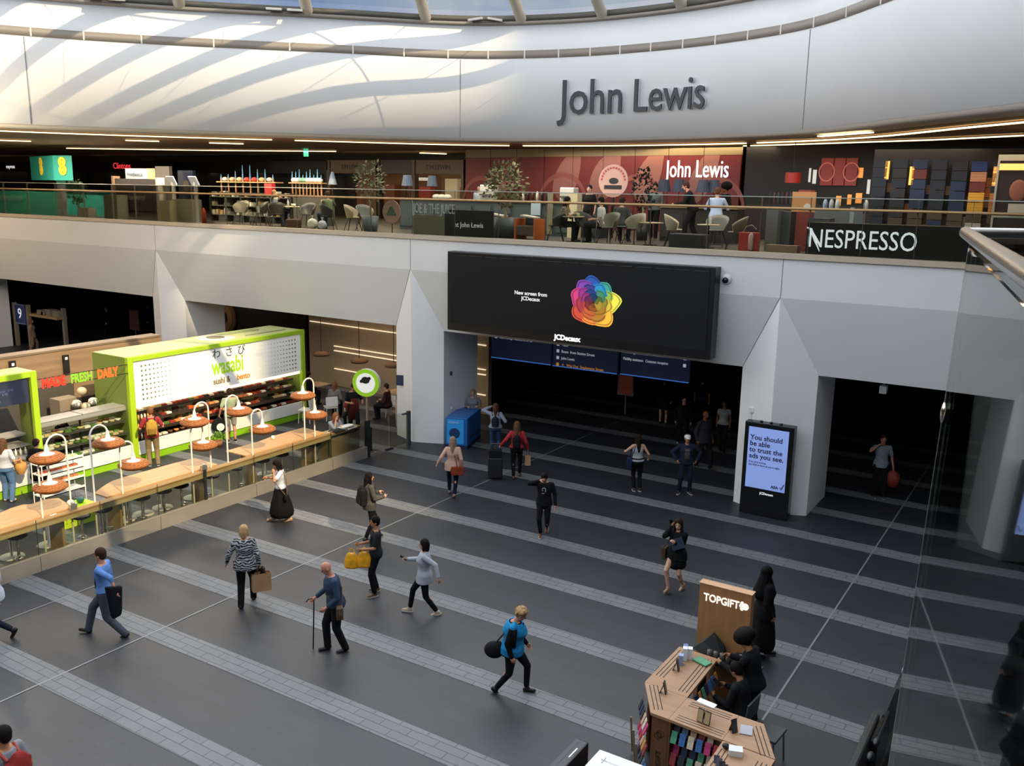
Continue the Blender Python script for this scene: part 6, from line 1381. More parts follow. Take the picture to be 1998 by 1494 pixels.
def slung_bag(p, side, hip, size, c, label, strap='#3a221c', cross=True, z=-.06, y=.02):
    """bag at the hip with its strap over the opposite (cross) or same shoulder"""
    t = thing('shoulder_bag', (0, 0, 0), label, 'bag'); t.matrix_world = p['M']; tp = p['tp']; s = p['s']
    o = tp(side * hip, y, z); b = MB(); b.X = Matrix.Translation(o) @ (RZ(.15 * side)).to_4x4(); b.box((0, 0, -size[2] * .5 * s), (size[0] * s, size[1] * s, size[2] * s)); b.ell((0, 0, -size[2] * .5 * s), (size[0] * .6 * s, size[1] * .55 * s, size[2] * .55 * s)); skinned(b, 'bag_body', cloth(c, .2), t, .012)
    q = -side if cross else side; b = MB()
    b.path([tp(side * hip, y - size[1] * .4, z), tp(side * .08 if cross else side * .17, -.14, .25), tp(q * .1, -.09, .44), tp(q * .11, -.01, .50), tp(q * .1, .08, .44), tp(side * .06 if cross else side * .17, .15, .2), tp(side * hip, y + size[1] * .4, z)], .012 * s, 6); b.build('strap', mat(strap, .6), t)
    return t
def phone(pos, rz, label, tilt=.5, c='#111114'):
    b = MB(); b.box((0, 0, 0), (.072, .15, .01), rx=tilt); return b.build('phone', mat(c, .2), loc=pos, rz=rz, label=label, cat='phone')
def fl(x, y, dz=0.0): q = gz(x, y, 0.0); return (q.x, q.y, dz)
# ------------------------------------------------------------------ who is on the floor
R = math.radians
# man in blue shirt striding left, jacket over his arm
p = person(fl(212, 1238), 212, 'man in pale blue shirt and dark tie striding left, jacket over his arm', H=1.78, lf=(-.07, -.36, .0, -.5), rf=(.07, .4, .0, .22), hair=('short', '#3a2418'), top=('shirt', '#5f86c4', .0, .62), low=('trousers', '#4a4f5c'), shoe='#121114',
           lh=(-.12, -.34, -.32), rh=(.03, .1, -.5), lean=.06, skin='r')
t = thing('tie', (0, 0, 0), 'dark blue tie of the striding man in pale blue shirt', 'tie'); t.matrix_world = p['M']
b = MB(); b.path([p['tp'](0, .075, .475), p['tp'](0, .135, .36), p['tp'](0, .135, .15), p['tp'](.0, .15, .03)], [.02, .022, .035, .02], 6); b.build('tie_blade', mat('#141c3c', .6), t)
c_ = p['lhand']; b = MB(); b._add([(-.03, -.12, .08), (.08, -.12, .1), (.1, .16, .02), (.0, .2, -.0), (-.0, -.06, -.5), (.08, -.06, -.56), (.12, .1, -.5), (.06, .14, -.42)], [(0, 1, 2, 3), (4, 7, 6, 5), (0, 4, 5, 1), (1, 5, 6, 2), (2, 6, 7, 3), (3, 7, 4, 0)])
o = b.build('folded_jacket', cloth('#121420'), loc=c_ + Vector((-.08, -.05, .12)), label='black suit jacket carried over the arm of the striding man', cat='jacket', bevel=.03)
# woman in zebra top with paper bag
p = person(fl(482, 1178), 128, 'blond woman in black and white zebra top walking away with a paper bag', H=1.67, fem=1, lf=(-.08, -.22, 0, -.3), rf=(.1, .2, 0, 0), hair=('bob', '#b89468'), top=('blouse', zebra_mat(), -.14, .95), low=('trousers', '#0f0f12'), shoe='#101012', lh=(-.2, .02, -.46), rh=(.12, .02, -.49), fat=1.1)
h = p['rhand']; paper_bag((h.x, h.y, h.z + .0), .36, .16, .36, R(60), '#a9825c', 'brown paper carrier bag held by the woman in the zebra top')
b = MB(); b.ell((0, 0, -.18), (.12, .07, .17)); b.path([(-.06, 0, -.04), (0, 0, .12), (.06, 0, -.04)], .01, 6); b.build('handbag', cloth('#15151a'), loc=h + Vector((-.1, .08, -.06)), label='small black handbag beside the brown paper carrier bag', cat='bag')
# old man with cane
p = person(fl(657, 1268), 236, 'bald old man in navy jumper walking with a black cane and satchel', H=1.74, lean=.16, lf=(-.09, -.14, 0, -.1), rf=(.09, .14, 0, 0), hair=('bald', '#8a8078'), top=('jumper', '#33415a', -.06, .9), low=('trousers', '#17171a'), shoe='#3a3d42', lh=(-.05, .16, -.42), rh=(-.0, .26, -.40), head=(.0, .3), skin='r', fat=1.06)
c_ = p['rhand']; b = MB(); b.path([(0, .1, -.02), (0, .06, .03), (0, 0, .04), (.0, -.035, .0), (0, -.03, -.2), (0, .0, -(c_.z - .01))], .012, 7); b.build('walking_cane', BLK, loc=c_, rz=R(146), label='black cane with curved handle held by the bald old man', cat='cane')
slung_bag(p, -1, .2, (.3, .12, .22), '#5c4a3c', 'brown cloth satchel slung across the bald old man', '#6a4a34', z=.0, y=-.02)
# man with yellow bags
p = person(fl(734, 1158), 228, 'young man in black t-shirt holding bright yellow carrier bags', H=1.66, lf=(-.13, .05, 0, 0, .3), rf=(.13, -.03, 0, 0, -.2), hair=('short', '#0e0c0c'), top=('tshirt', '#24262b'), low=('jeans', '#101014'), shoe=('#5a4438', '#b8b0a4'), lh=(.03, .3, -.3), rh=(-.08, .32, -.27), head=(.1, .0), skin='t')
b = MB(); b.ell((0, 0, .0), (.05, .008, .05)); b.build('chest_print', mat('#a8b4c8', .6), p['root'], loc=p['tp'](-.07, .125, .36))
for k, (dx, dz, l) in enumerate(((-.06, -.03, 'left bright yellow plastic carrier bag held low in front'), (.13, -.0, 'right bright yellow plastic carrier bag held in front'))):
    h = (p['lhand'] + p['rhand']) / 2 + Vector((.845, .53, 0)) * (-.13 if k == 0 else .12); b = MB(); b.loft([(0, 0, -.42, .12, .05), (0, 0, -.4, .155, .07), (0, 0, -.24, .15, .07), (0, 0, -.12, .1, .04), (0, 0, -.1, .08, .03)], 14); b.path([(-.07, 0, -.12), (-.03, 0, -.03), (0, 0, .01), (.03, 0, -.03), (.07, 0, -.12)], .016, 7)
    o = skinned(b, 'carrier_bag', mat('#f0a81c', .4, noise=.2, scale=12), None, .014, loc=h + Vector((0, 0, dz)), rz=R(32), label=l, cat='bag')
# woman in grey hoodie with phone
p = person(fl(828, 1196), 214, 'woman in light grey hoodie and black leggings striding left with a phone', H=1.58, fem=1, lf=(-.07, -.3, 0, -.35), rf=(.08, .32, 0, .1), hair=('bob', '#15110f'), top=('hoodie', '#a2a8b4', -.16), low=('slim', '#0e0e11'), shoe=('#b8a58e', '#d8d0c0'), lh=(-.16, -.3, -.36), rh=(.08, .36, -.2), skin='l')
phone(p['rhand'] + Vector((-.03, -.01, .02)), R(120), 'dark phone held out by the woman in the grey hoodie')
# woman in black maxi skirt
p = person(fl(549, 1016), 232, 'woman in white blouse and long black skirt looking at her phone', H=1.62, fem=1, lf=(-.1, -.22, .01, -.1), rf=(.08, .2, .01, 0), hair=('long', '#14100f'), top=('tshirt', '#c3cbd8', .0, .4), low=('skirt', '#0a0a0c', .07, .4, -.02, -.02), shoe='#a88a6a', lh=(.02, .17, .02), rh=(.02, .32, -.2), head=(.1, .45), skin='t', lpole=(-1, .2, -1), hz=.9)
phone(p['rhand'] + Vector((-.04, -.02, .03)), R(140), 'black phone in the hand of the woman in the long black skirt')
slung_bag(p, -1, .26, (.22, .08, .15), '#101013', 'black quilted handbag hanging beside the long black skirt', '#6a4a34', cross=False, z=-.12, y=-.12)
# woman with backpack, walking away to the right
p = person(fl(722, 1052), 62, 'woman in grey-brown jacket with a big black backpack walking away', H=1.66, fem=1, lf=(-.08, .2, 0, 0), rf=(.08, -.16, 0, -.2), hair=('long', '#120e0d'), top=('jacket', '#4a4744', -.14), low=('slim', '#121216'), shoe='#15151a', lh=(-.0, .3, -.24), rh=(.02, .3, -.26))
backpack(p, '#17181d', 'big black backpack on the woman in the grey-brown jacket', w=.32, h=.5, d=.2)
# woman in blue vest
p = person(fl(998, 1350), 20, 'blond curly-haired woman in bright blue gilet striding right', H=1.6, fem=1, lf=(-.08, .26, 0, .1), rf=(.08, -.33, .02, -.75), hair=('curly', '#a98a62'), top=('vest', '#1f80b8', -.1), low=('slim', '#101016'), shoe='#0c0c10', lh=(-.06, .16, -.46), rh=(.08, .0, -.5), head=(.1, .5), lean=.12, fat=1.2, skin='r')
b = MB(); tp = p['tp']
for sd in (-1, 1): pass
p2 = p; S_ = p['s']
t = thing('hip_bag', (0, 0, 0), 'round black bag slung behind the woman in the blue gilet', 'bag'); t.matrix_world = p['M']
b = MB(); b.ell(tp(.08, -.3, -.1), (.13, .17, .14)); b.ell(tp(.08, -.22, -.02), (.08, .1, .09)); skinned(b, 'bag_body', cloth('#101014'), t, .014)
b = MB(); b.path([tp(.08, -.3, .02), tp(.1, -.14, .3), tp(.1, -.05, .5)], .014, 6); b.build('strap', BLK, t)
def sleeves(p, c, name='jumper', ra=.052, rb=.034, upto=1.0):
    pass
# woman in pink blouse
p = person(fl(883, 968), 122, 'blond woman in pale pink blouse walking away with a brown shoulder bag', H=1.68, fem=1, lf=(-.1, .2, .02, 0), rf=(.06, -.22, .04, -.7), hair=('long', '#8a7466'), top=('blouse', '#c9a694', -.16, .9), low=('slim', '#151726'), shoe='#8a6a5c', lh=(-.26, .0, -.44), rh=(.1, .02, -.5))
slung_bag(p, 1, .14, (.34, .09, .24), '#8a3c26', 'brown leather shoulder bag of the woman in the pale pink blouse', '#5a2418', z=-.02, y=-.16)
# man in black sweater
p = person(fl(1060, 1044), 294, 'man in black sweatshirt walking forward with one hand at his brow', H=1.66, lf=(-.06, -.3, .12, -1.0), rf=(.06, .1, 0, 0), hair=('short', '#130f0e'), top=('jumper', '#131316', -.1), low=('slim', '#101013'), shoe=('#6a3a2a', '#d0ccc4'), lh=(-.1, .05, -.5), rh=(-.06, .2, .14), rpole=(1, .3, -.2), head=(0, .5), skin='r')
b = MB(); b.path([p['tp'](-.04, .135, .28), p['tp'](-.045, .137, .36), p['tp'](0, .14, .385), p['tp'](.04, .137, .36), p['tp'](.03, .137, .3)], .01, 6); b.path([p['tp'](-.02, .14, .24), p['tp'](.05, .14, .24)], .008, 6); b.build('chest_print', mat('#b4b8bc', .6), p['root'])
# woman in black dress on the phone
p = person(fl(1317, 1152), 262, 'woman in knee-length black dress on the phone, blue folder under her arm', H=1.62, fem=1, lf=(-.09, -.2, .04, -.4), rf=(.06, .2, .04, 0), hair=('wavy', '#231714'), top=('coat', '#0d0e12', -.14), low=('skirt', '#0d0e12', .52, .22, 0, 0), shoe='#a8886e', lh=(.1, .22, -.14), rh=(-.02, .1, .14), rpole=(.2, .3, -1), head=(.25, .1), skin='l', hz=.88)
phone(p['rhand'] + Vector((-.02, -.02, .02)), R(60), 'phone at the ear of the woman in the black dress', 1.3)
o = p['wp'](p['tp'](-.1, .2, .28)); b = MB(); b.box((0, 0, 0), (.3, .03, .22), ry=.5); b.build('document_folder', mat('#27364e', .5), loc=o, rz=R(172), label='dark blue folder held against the chest of the woman in the black dress', cat='folder')
slung_bag(p, 1, .3, (.1, .26, .26), '#4a3c30', 'brown handbag hanging at the elbow of the woman in the black dress', cross=False, z=.05, y=.0)
# man in white cap
p = person(fl(1335, 962), 300, 'man in white cap and open navy jacket standing with hands in his pockets', H=1.68, lf=(-.14, .0, 0, 0, .3), rf=(.16, .02, 0, 0, -.4), hair=('short', '#4a3a30'), cap=('cap', '#d8d8d6'), top=('jacket', '#1b2338', -.06), low=('jeans', '#1a2030'), shoe=('#2a2a30', '#b8b6b0'), lh=(-.1, .08, -.38), rh=(.1, .08, -.38), lpole=(-1, -.4, 0), rpole=(1, -.4, 0), skin='t')
b = MB(); b.loft([(0, 0, 0, .07, .02), (0, 0, .38, .075, .02)], 12, 0, p['T'], p['tp'](0, .128, -.0)); b.build('inner_shirt', cloth('#4a4240'), p['root'])
# woman in grey vest top
p = person(fl(1241, 958), 128, 'dark-haired woman in light grey vest top standing with her back turned', H=1.62, fem=1, lf=(-.06, .03, 0, 0), rf=(.1, -.02, 0, -.1), hair=('long', '#1a1210'), top=('tank', '#a9aeb8'), low=('slim', '#111114'), shoe=('#1a1a1e', '#c8c4bc'), lh=(-.2, .12, -.2), rh=(.2, .12, -.4), lpole=(-1, -.6, -.5))
slung_bag(p, -1, .24, (.14, .24, .3), '#1c2a4a', 'dark blue tote on the shoulder of the woman in the grey vest top', '#1c2a4a', cross=False, z=.06, y=.0)
# woman in black robe
p = person(fl(1484, 1282), 40, 'woman in full black robe and headscarf walking behind the sign panel', H=1.74, fem=1, lf=(-.06, .14, .01, 0), rf=(.06, -.1, .01, 0), hair=('hijab', '#08080b'), top=('robe', '#0b0b0f', -.14), low=('skirt', '#0b0b0f', .1, .27, 0, 0), shoe='#101012', lh=(-.06, .06, -.5), rh=(.06, .04, -.5), hz=.92, skin='t')
# woman in red jacket with suitcase
p = person(fl(1007, 932), 122, 'woman in red bomber jacket and black rucksack walking away with luggage', H=1.68, fem=1, lf=(-.08, -.16, 0, -.3), rf=(.1, .16, 0, 0), hair=('long', '#5a4032'), top=('jacket', '#a02c34', .0), low=('slim', '#0f0f12'), shoe='#5a3a2c', lh=(-.3, -.06, -.36), rh=(.16, .06, -.48))
backpack(p, '#121216', 'small black rucksack on the woman in the red jacket', w=.26, h=.4)
h = p['lhand']; th = thing('suitcase', (h.x - .06, h.y - .12, 0), 'black wheeled suitcase pulled by the woman in the red jacket', 'suitcase', rz=R(32))
b = MB(); b.box((0, 0, .34), (.42, .26, .6)); b.build('shell', mat('#1a1a1d', .5), th, bevel=.03); b = MB()
for x in (-.13, .13): b.tube((x, .1, .6), (x, .1, 1.0), .012)
b.tube((-.13, .1, 1.0), (.13, .1, 1.0), .014); b.build('pull_handle', mat('#50545a', .3, .6), th)
for x in (-.16, .16): b = MB(); b.tube((x - .02, .08, .035), (x + .02, .08, .035), .035); b.build('wheel', BLK, th)
b = MB(); b.box((0, 0, .1), (.36, .24, .2)); b.path([(-.1, 0, .18), (0, 0, .3), (.1, 0, .18)], .012, 6); b.build('cabin_bag', cloth('#16171c'), loc=(th.location.x, th.location.y, .65), rz=R(32), label='small black bag strapped on top of the wheeled suitcase', cat='bag', bevel=.03)
h = p['rhand']; paper_bag((h.x, h.y, h.z), .16, .1, .3, R(32), '#a88668', 'small brown paper bag in the hand of the woman in the red jacket')
# person in denim
p = person(fl(966, 888), 120, 'person in pale denim jacket and jeans raising an arm to the head', H=1.66, fem=1, lf=(-.12, .0, 0, 0, .2), rf=(.1, .04, 0, 0, -.1), hair=('wavy', '#4a3228'), top=('jacket', '#8a93a4', -.02), low=('jeans', '#2c4468'), shoe='#8a7a6a', lh=(-.04, .16, .18), rh=(.16, .16, -.3), lpole=(-1, .2, .2), face=False)
backpack(p, '#1c2130', 'small navy rucksack on the person in pale denim', w=.26, h=.32)
# woman with patterned top by the blue stand
p = person(fl(922, 852), 300, 'older woman in patterned grey blouse standing behind the blue stand', H=1.62, fem=1, lf=(-.1, .0, 0, 0), rf=(.1, 0, 0, 0), hair=('short', '#8a6a58'), top=('blouse', stripe_mat('#3f4654', '#9aa0a8', 9, 'X', 6), -.1, .45), low=('trousers', '#101013'), lh=(-.02, .2, -.22), rh=(.0, .22, -.24), fat=1.15, skin='l')
# figures inside the dark openings
person(fl(1370, 912), 336, 'bald man in dark suit and white shirt walking inside the central opening', H=1.8, lf=(-.07, .25, 0, 0), rf=(.07, -.22, 0, -.4), hair=('bald', '#5a4a40'), top=('coat', '#2a2a30', -.14), low=('trousers', '#141418'), skin='b', vox=.013)
person(fl(1408, 880), 280, 'person in pale patterned top with dark sleeves inside the central opening', H=1.68, fem=1, lf=(-.07, .1, 0, 0), rf=(.07, -.08, 0, 0), hair=('bun', '#2a1c18'), top=('tshirt', '#8f8f8e', -.02, .2), low=('trousers', '#0e0e10'), skin='b', vox=.013)
person(fl(1293, 828), 110, 'walker in dark shorts deep inside the central opening', H=1.75, lf=(-.1, .1, 0, 0), rf=(.1, -.08, 0, 0), top=('jumper', '#15151a'), low=('shorts', '#15151a'), vox=.014, face=False)
person(fl(1366, 830), 110, 'walker in dark blue shirt deep inside the central opening', H=1.8, lf=(-.1, .1, 0, 0), rf=(.1, -.08, 0, 0), top=('tshirt', '#2a3350'), low=('trousers', '#101014'), vox=.014, face=False)
p = person(fl(1330, 868), 300, 'walker in black with one white shoe lifted, central opening', H=1.7, lf=(-.1, .16, 0, 0), rf=(.1, -.3, .06, -.9), top=('jumper', '#0e0e10'), low=('trousers', '#0d0d0f'), shoe=('#8c8e90', '#a0a0a0'), vox=.014, face=False)
p = person(fl(1712, 970), 292, 'man in pale polo shirt with sunglasses standing in the right opening', H=1.78, lf=(-.12, .03, 0, 0), rf=(.1, .0, 0, 0), hair=('short', '#2a1c16'), top=('tshirt', '#7f8790', -.1, .45), low=('trousers', '#101013'), shoe=('#3a3c40', '#8a8a88'), lh=(-.12, .05, -.5), rh=(-.04, .16, .08), rpole=(1, .2, -.8), skin='t')
h = p['lhand']; b = MB(); b.ell((0, 0, -.25), (.2, .16, .24)); b.path([(-.08, 0, -.08), (0, 0, .05), (.08, 0, -.08)], .012, 6); skinned(b, 'orange_bag', mat('#7a2c1c', .6), None, .016, loc=(h.x, h.y, h.z - .02), label='dull orange bag held by the man in the right opening', cat='bag')
# left frame edge: leg of a walker, and a head with red rucksack at the bottom corner
q = gz(10, 1245)
p = person((q.x - .22, q.y - .02, 0), 212, 'walker cut by the left frame edge, navy trousers and black shoe trailing', H=1.7, fem=1, lf=(-.08, -.42, .12, -1.0), rf=(.07, .3, 0, .1), hair=('short', '#2a1c16'), top=('blouse', '#b9c0cc', -.14), low=('slim', '#151a2c'), shoe='#0d0d10', lh=(-.14, -.25, -.4), rh=(.05, .2, -.45))
q = gz(6, 1435, 1.6)
p = person((q.x, q.y, 0), 195, 'dark-haired person with a red patterned rucksack at the bottom left corner', H=1.74, lf=(-.08, .1, 0, 0), rf=(.08, -.1, 0, 0), hair=('short', '#16110f'), top=('tshirt', '#7d8088', -.06), low=('trousers', '#20242c'), skin='t')
backpack(p, '#8a2c28', 'red and brown patterned rucksack at the bottom left corner', '#5a2a20', w=.34, h=.5, strap='#a03a34')
# ------------------------------------------------------------------ at the sushi bar
p = person((*gz(17, 978).xy, 0), 120, 'woman in wide blue jeans and grey top with a straw bag', H=1.68, fem=1, lf=(-.1, .05, 0, 0), rf=(.12, -.03, 0, 0), hair=('wavy', '#5a4030'), top=('tshirt', '#b8bcc4', .0, .45), low=('trousers', '#54749c'), shoe='#c9b8a4', lh=(-.04, .2, -.3), rh=(.1, .2, -.3), skin='r', fat=1.08)
h = p['rhand']; b = MB(); b.lathe([(.08, -.36), (.15, -.2), (.14, -.08), (.1, -.06), (.001, -.3)], n=18); b.path([(-.11, 0, -.1), (-.04, 0, .06), (.04, 0, .06), (.11, 0, -.1)], .01, 6); b.build('straw_bag', mat('#c08a4a', .8, noise=.2, scale=40), loc=h, label='round straw basket bag carried by the woman in wide jeans', cat='bag')
p = person((*gz(80, 968).xy, 0), 110, 'shopper in long dark coat and deep red hat before the food counter', H=1.6, fem=1, lf=(-.1, .2, 0, 0), rf=(.1, -.16, 0, -.2), hair=('short', '#2a1c18'), cap=('beanie', '#7a2234'), top=('coat', '#1c1a1c', -.14), low=('skirt', '#1c1a1c', .45, .26, 0, 0), shoe='#16161a', hz=.88, lh=(-.05, .2, -.3), rh=(.05, .2, -.3))
p = person((*gz(300, 908).xy, 0), 148, 'shopper in dark red checked shirt and khaki trousers with a yellow rucksack', H=1.76, lf=(-.1, .02, 0, 0), rf=(.12, -.02, 0, 0), hair=('short', '#7a5238'), top=('tshirt', stripe_mat('#7a1c24', '#b03038', 30, 'Z', 2), -.1, .45), low=('trousers', '#8a7556'), shoe=('#3a3c44', '#a8a8a4'), lh=(-.05, .25, -.25), rh=(.05, .25, -.2), skin='r')
backpack(p, '#b08a3a', 'mustard yellow rucksack with grey top on the shopper in the red shirt', '#8a6a2c', w=.32, h=.46)
p = person((*gz(452, 862).xy, 0), 150, 'shopper in pale green t-shirt and grey shorts at the packed lunch shelves', H=1.76, lf=(-.1, .02, 0, 0), rf=(.12, -.02, 0, 0), hair=('short', '#2a211c'), top=('tshirt', '#9aa888', -.1, .45), low=('shorts', '#9a9488'), shoe=('#1a1a1e', '#d0ccc4'), lh=(-.14, .06, -.48), rh=(.05, .25, -.2), skin='r')
h = p['lhand']; t = thing('round_bag', (h.x, h.y, h.z - .3), 'round black bag with a white disc held by the shopper in green', 'bag', rz=R(60)); b = MB(); disc(b, .24, -.07, .07, c=(0, 0, 0)); b.build('bag_body', cloth('#17171a'), t, bevel=.02); b = MB(); disc(b, .12, -.08, -.071, c=(.02, 0, -.03)); b.build('white_disc', mat('#e6e4de', .5), t); b = MB(); b.path([(-.1, 0, .2), (0, 0, .32), (.1, 0, .2)], .012, 6); b.build('handle', BLK, t)
# seated woman resting her chin
p = person((-18.55, 19.45, 0), -18, 'seated woman in blue checked shirt resting her chin on her hand at the bar', H=1.66, fem=1, hz=.80, lean=.35, lf=(-.1, .3, .3, 0), rf=(.1, .3, .3, 0), hair=('wavy', '#8a5a3a'), top=('shirt', stripe_mat('#6a7686', '#a9b0ba', 18, 'Z', 4), -.08, .6), low=('slim', '#15161c'), lh=(.02, .22, -.1), rh=(-.1, .2, .1), rpole=(.3, .4, -1), lpole=(-.5, .6, -1), head=(0, .15), skin='l')
# waiter and diners behind
p = person((*gz(690, 848).xy, 0), 330, 'waiter in black with a dark red apron standing by the tables', H=1.78, lf=(-.1, .1, 0, 0), rf=(.1, -.1, 0, 0), hair=('short', '#1c1412'), top=('tshirt', '#15151a'), low=('trousers', '#121215'), lh=(-.05, .3, -.25), rh=(.0, .3, -.25), skin='t', head=(.3, .3), vox=.012)
b = MB(); b.loft([(0, .1, -.42, .17, .03), (0, .14, .05, .16, .02), (0, .14, .3, .1, .02)], 14, 0, p['T'], p['tp'](0, 0, 0)); b.build('apron', cloth('#5a1f1a'), p['root'])
def sit(x, y, z, yaw, lab, hz=.52, **k):
    d = dict(hz=hz, lf=(-.12, .38, 0, 0), rf=(.12, .4, 0, 0), lh=(-.0, .24, -.3), rh=(.0, .24, -.3), vox=.0125, lean=.1); d.update(k); return person((x, y, z), yaw, lab, **d)
sit(-22.0, 23.2, 0, 120, 'diner with long fair hair and grey top sitting with her back turned', hz=.55, fem=1, hair=('long', '#7a5038'), top=('jumper', '#7d7872'), low=('trousers', '#1a1a1e'), face=False)
sit(-24.1, 24.0, 0, 80, 'diner in dark clothes behind the end of the lime kiosk', hair=('short', '#1a1210'), top=('jumper', '#1c1a1e'), face=False)
sit(-21.0, 22.9, 0, 300, 'small diner in red top at the dark table behind the kiosk', H=1.4, hair=('long', '#3a2018'), top=('tshirt', '#8a2c24'), fem=1)
sit(-20.4, 24.2, 0, 200, 'diner in dark red at the table behind the round sign', hair=('short', '#3a241c'), top=('jumper', '#3a2420'), face=False)
q = gx(112, 800, -24.0)
person((-23.75, 14.1, 0), 20, 'kitchen worker in black with a dark cap behind the display case', H=1.72, lf=(-.1, .02, 0, 0), rf=(.1, 0, 0, 0), cap=('cap', '#3a1220'), top=('tshirt', '#17171b'), low=('trousers', '#15151a'), lh=(-.02, .32, -.25), rh=(.05, .3, -.25), lean=.15, head=(.2, .4), skin='t', vox=.012)
# figures beyond the far left opening
person((-42.4, 24.2, 0), 60, 'woman in beige coat seen between the posts of the far left opening', H=1.66, fem=1, hair=('long', '#6a5040'), top=('coat', '#8a7462', -.14), low=('trousers', '#7d6a5a'), vox=.014, face=False)
person((-43.6, 29.0, 0), 250, 'dim figure in black with a white collar beyond the far left opening', H=1.7, hair=('short', '#2a2018'), top=('coat', '#15161a'), low=('trousers', '#101012'), vox=.014, face=False)
person((-42.2, 30.5, 0), 250, 'second dim figure in dark clothes beyond the far left opening', H=1.8, hair=('short', '#6a5a50'), top=('coat', '#1b1d20'), low=('trousers', '#101012'), vox=.014, face=False)
# ------------------------------------------------------------------ on the upper level
def us(px_, Y, yaw, lab, **k): return sit(up(px_, Y), Y, UZ, yaw, lab, **k)
us(533, 23.35, 20, 'sitter in striped grey shirt holding both hands to the head, upper cafe', hz=.5, top=('shirt', stripe_mat('#6c7076', '#a9acae', 26, 'Z', 1)), low=('jeans', '#232c3c'), hair=('short', '#8a6a4c'), lh=(.06, .2, .12), rh=(-.06, .2, .12), lpole=(-1, 0, .2), rpole=(1, 0, .2), face=False)
us(641, 23.35, 165, 'sitter in green checked shirt at the left cafe table', hz=.5, top=('shirt', '#6f7a5a'), low=('jeans', '#2a3446'), hair=('short', '#3a2a20'), lh=(.08, .25, -.05), rh=(.0, .25, .0))
us(1098, 23.2, 10, 'woman in brown patterned top leaning over a tray, upper cafe', hz=.5, fem=1, top=('blouse', stripe_mat('#4a3a32', '#a08a72', 10, 'X', 7), -.1, .5), low=('trousers', '#1a1a1c'), hair=('long', '#1c1412'), lh=(-.0, .3, -.2), rh=(.0, .32, -.15), lean=.25, skin='t')
us(1176, 23.4, 190, 'sitter in white t-shirt at the upper cafe, back half turned', hz=.5, top=('tshirt', '#c9cacc'), low=('trousers', '#1c1c20'), hair=('short', '#1a1412'), face=False)
us(1213, 24.3, 100, 'sitter in dark grey top seen from behind, upper cafe', hz=.5, top=('jumper', '#3f4244'), low=('trousers', '#1c1c20'), hair=('short', '#2a1e18'), face=False)
person((up(1158, 25.3), 25.0, UZ), 280, 'barista in black behind the juice bar near the pink round sign', H=1.64, fem=1, top=('tshirt', '#1a1a1c'), low=('trousers', '#141416'), hair=('bun', '#1a1210'), vox=.014)
person((up(1277, 27.0), 27.0, UZ), 285, 'man in grey shirt with beard standing behind the right bar', H=1.74, top=('shirt', '#7d8484', -.05, .5), low=('trousers', '#15151a'), hair=('short', '#1a1210'), vox=.013, skin='t', lh=(-.02, .25, -.3), rh=(.02, .25, -.3))
person((up(1352, 25.4), 25.4, UZ), 200, 'man in black jacket leaning on the right bar', H=1.82, top=('jacket', '#131318'), low=('trousers', '#141418'), hair=('short', '#3a241a'), vox=.013, lean=.35, head=(.1, .1), lh=(.0, .35, -.3), rh=(.05, .35, -.3), skin='r', face=False)
person((up(1398, 25.2), 25.2, UZ), 105, 'sitter in pale blue shirt at the right bar, back turned', H=1.76, hz=.78, lf=(-.12, .25, .3, 0), rf=(.12, .25, .3, 0), top=('shirt', '#a8b8dc', -.08, .5), low=('jeans', '#2a3040'), hair=('short', '#4a3020'), lean=.2, lh=(-.05, .3, -.2), rh=(.05, .3, -.2), vox=.0125, face=False)
person((up(1414, 26.9), 26.9, UZ), 230, 'person with dark hair and black top behind the pale blue shirt', H=1.74, top=('jumper', '#15151a'), low=('trousers', '#15151a'), hair=('afro', '#0e0b0a'), vox=.014, skin='b')
person((up(935, 27.0), 27.0, UZ), 280, 'barista in white shirt behind the silver machine', H=1.62, top=('shirt', '#b8bcc4'), low=('trousers', '#15151a'), hair=('short', '#2a1a14'), vox=.014)
t = thing('bar_seat', (up(1398, 25.2), 25.2, UZ), 'high stool under the sitter in the pale blue shirt', 'stool'); b = MB(); b.lathe([(.001, .68), (.2, .68), (.2, .74), (.001, .74)]); b.build('seat', mat('#4a4a48', .6), t); b = MB(); b.tube((0, 0, 0), (0, 0, .68), .03); b.lathe([(.001, 0), (.2, 0), (.2, .02), (.001, .02)]); b.build('post', BLK, t)
# ================================================================== gift stall, near rail, escalator
OAK = wood('#a57f60', 2.2, .1, 'X', .5); OAK2 = wood('#6f4a30', 2.0, .12, 'Z', .5); GRV = mat('#241812', .7)
th = thing('gift_stall', (-3.7, 10.8, 0), 'angular wooden gift stall with slotted tops and racks of phone cases', 'stall')
def rel(P): return [(x + 3.7, y - 10.8) for x, y in P]
MOD = [([(-4.70, 12.50), (-4.06, 12.46), (-4.04, 11.17), (-4.71, 11.22)]), ([(-4.71, 11.22), (-4.04, 11.17), (-4.05, 10.52), (-4.31, 10.53)]), ([(-4.05, 10.52), (-4.04, 11.17), (-3.28, 11.14), (-3.28, 10.47)]),
       ([(-3.28, 10.47), (-3.28, 11.14), (-2.94, 11.13), (-2.58, 10.44)]), ([(-3.27, 10.46), (-2.58, 10.43), (-2.58, 8.8), (-3.25, 8.8)])]
for P in MOD:
    c = (sum(p[0] for p in P) / len(P), sum(p[1] for p in P) / len(P)); Q = [(c[0] + (x - c[0]) * .994, c[1] + (y - c[1]) * .994) for x, y in P]
    b = MB(); b.prism(rel(Q), 1.06, 1.1); b.build('worktop', OAK, th)
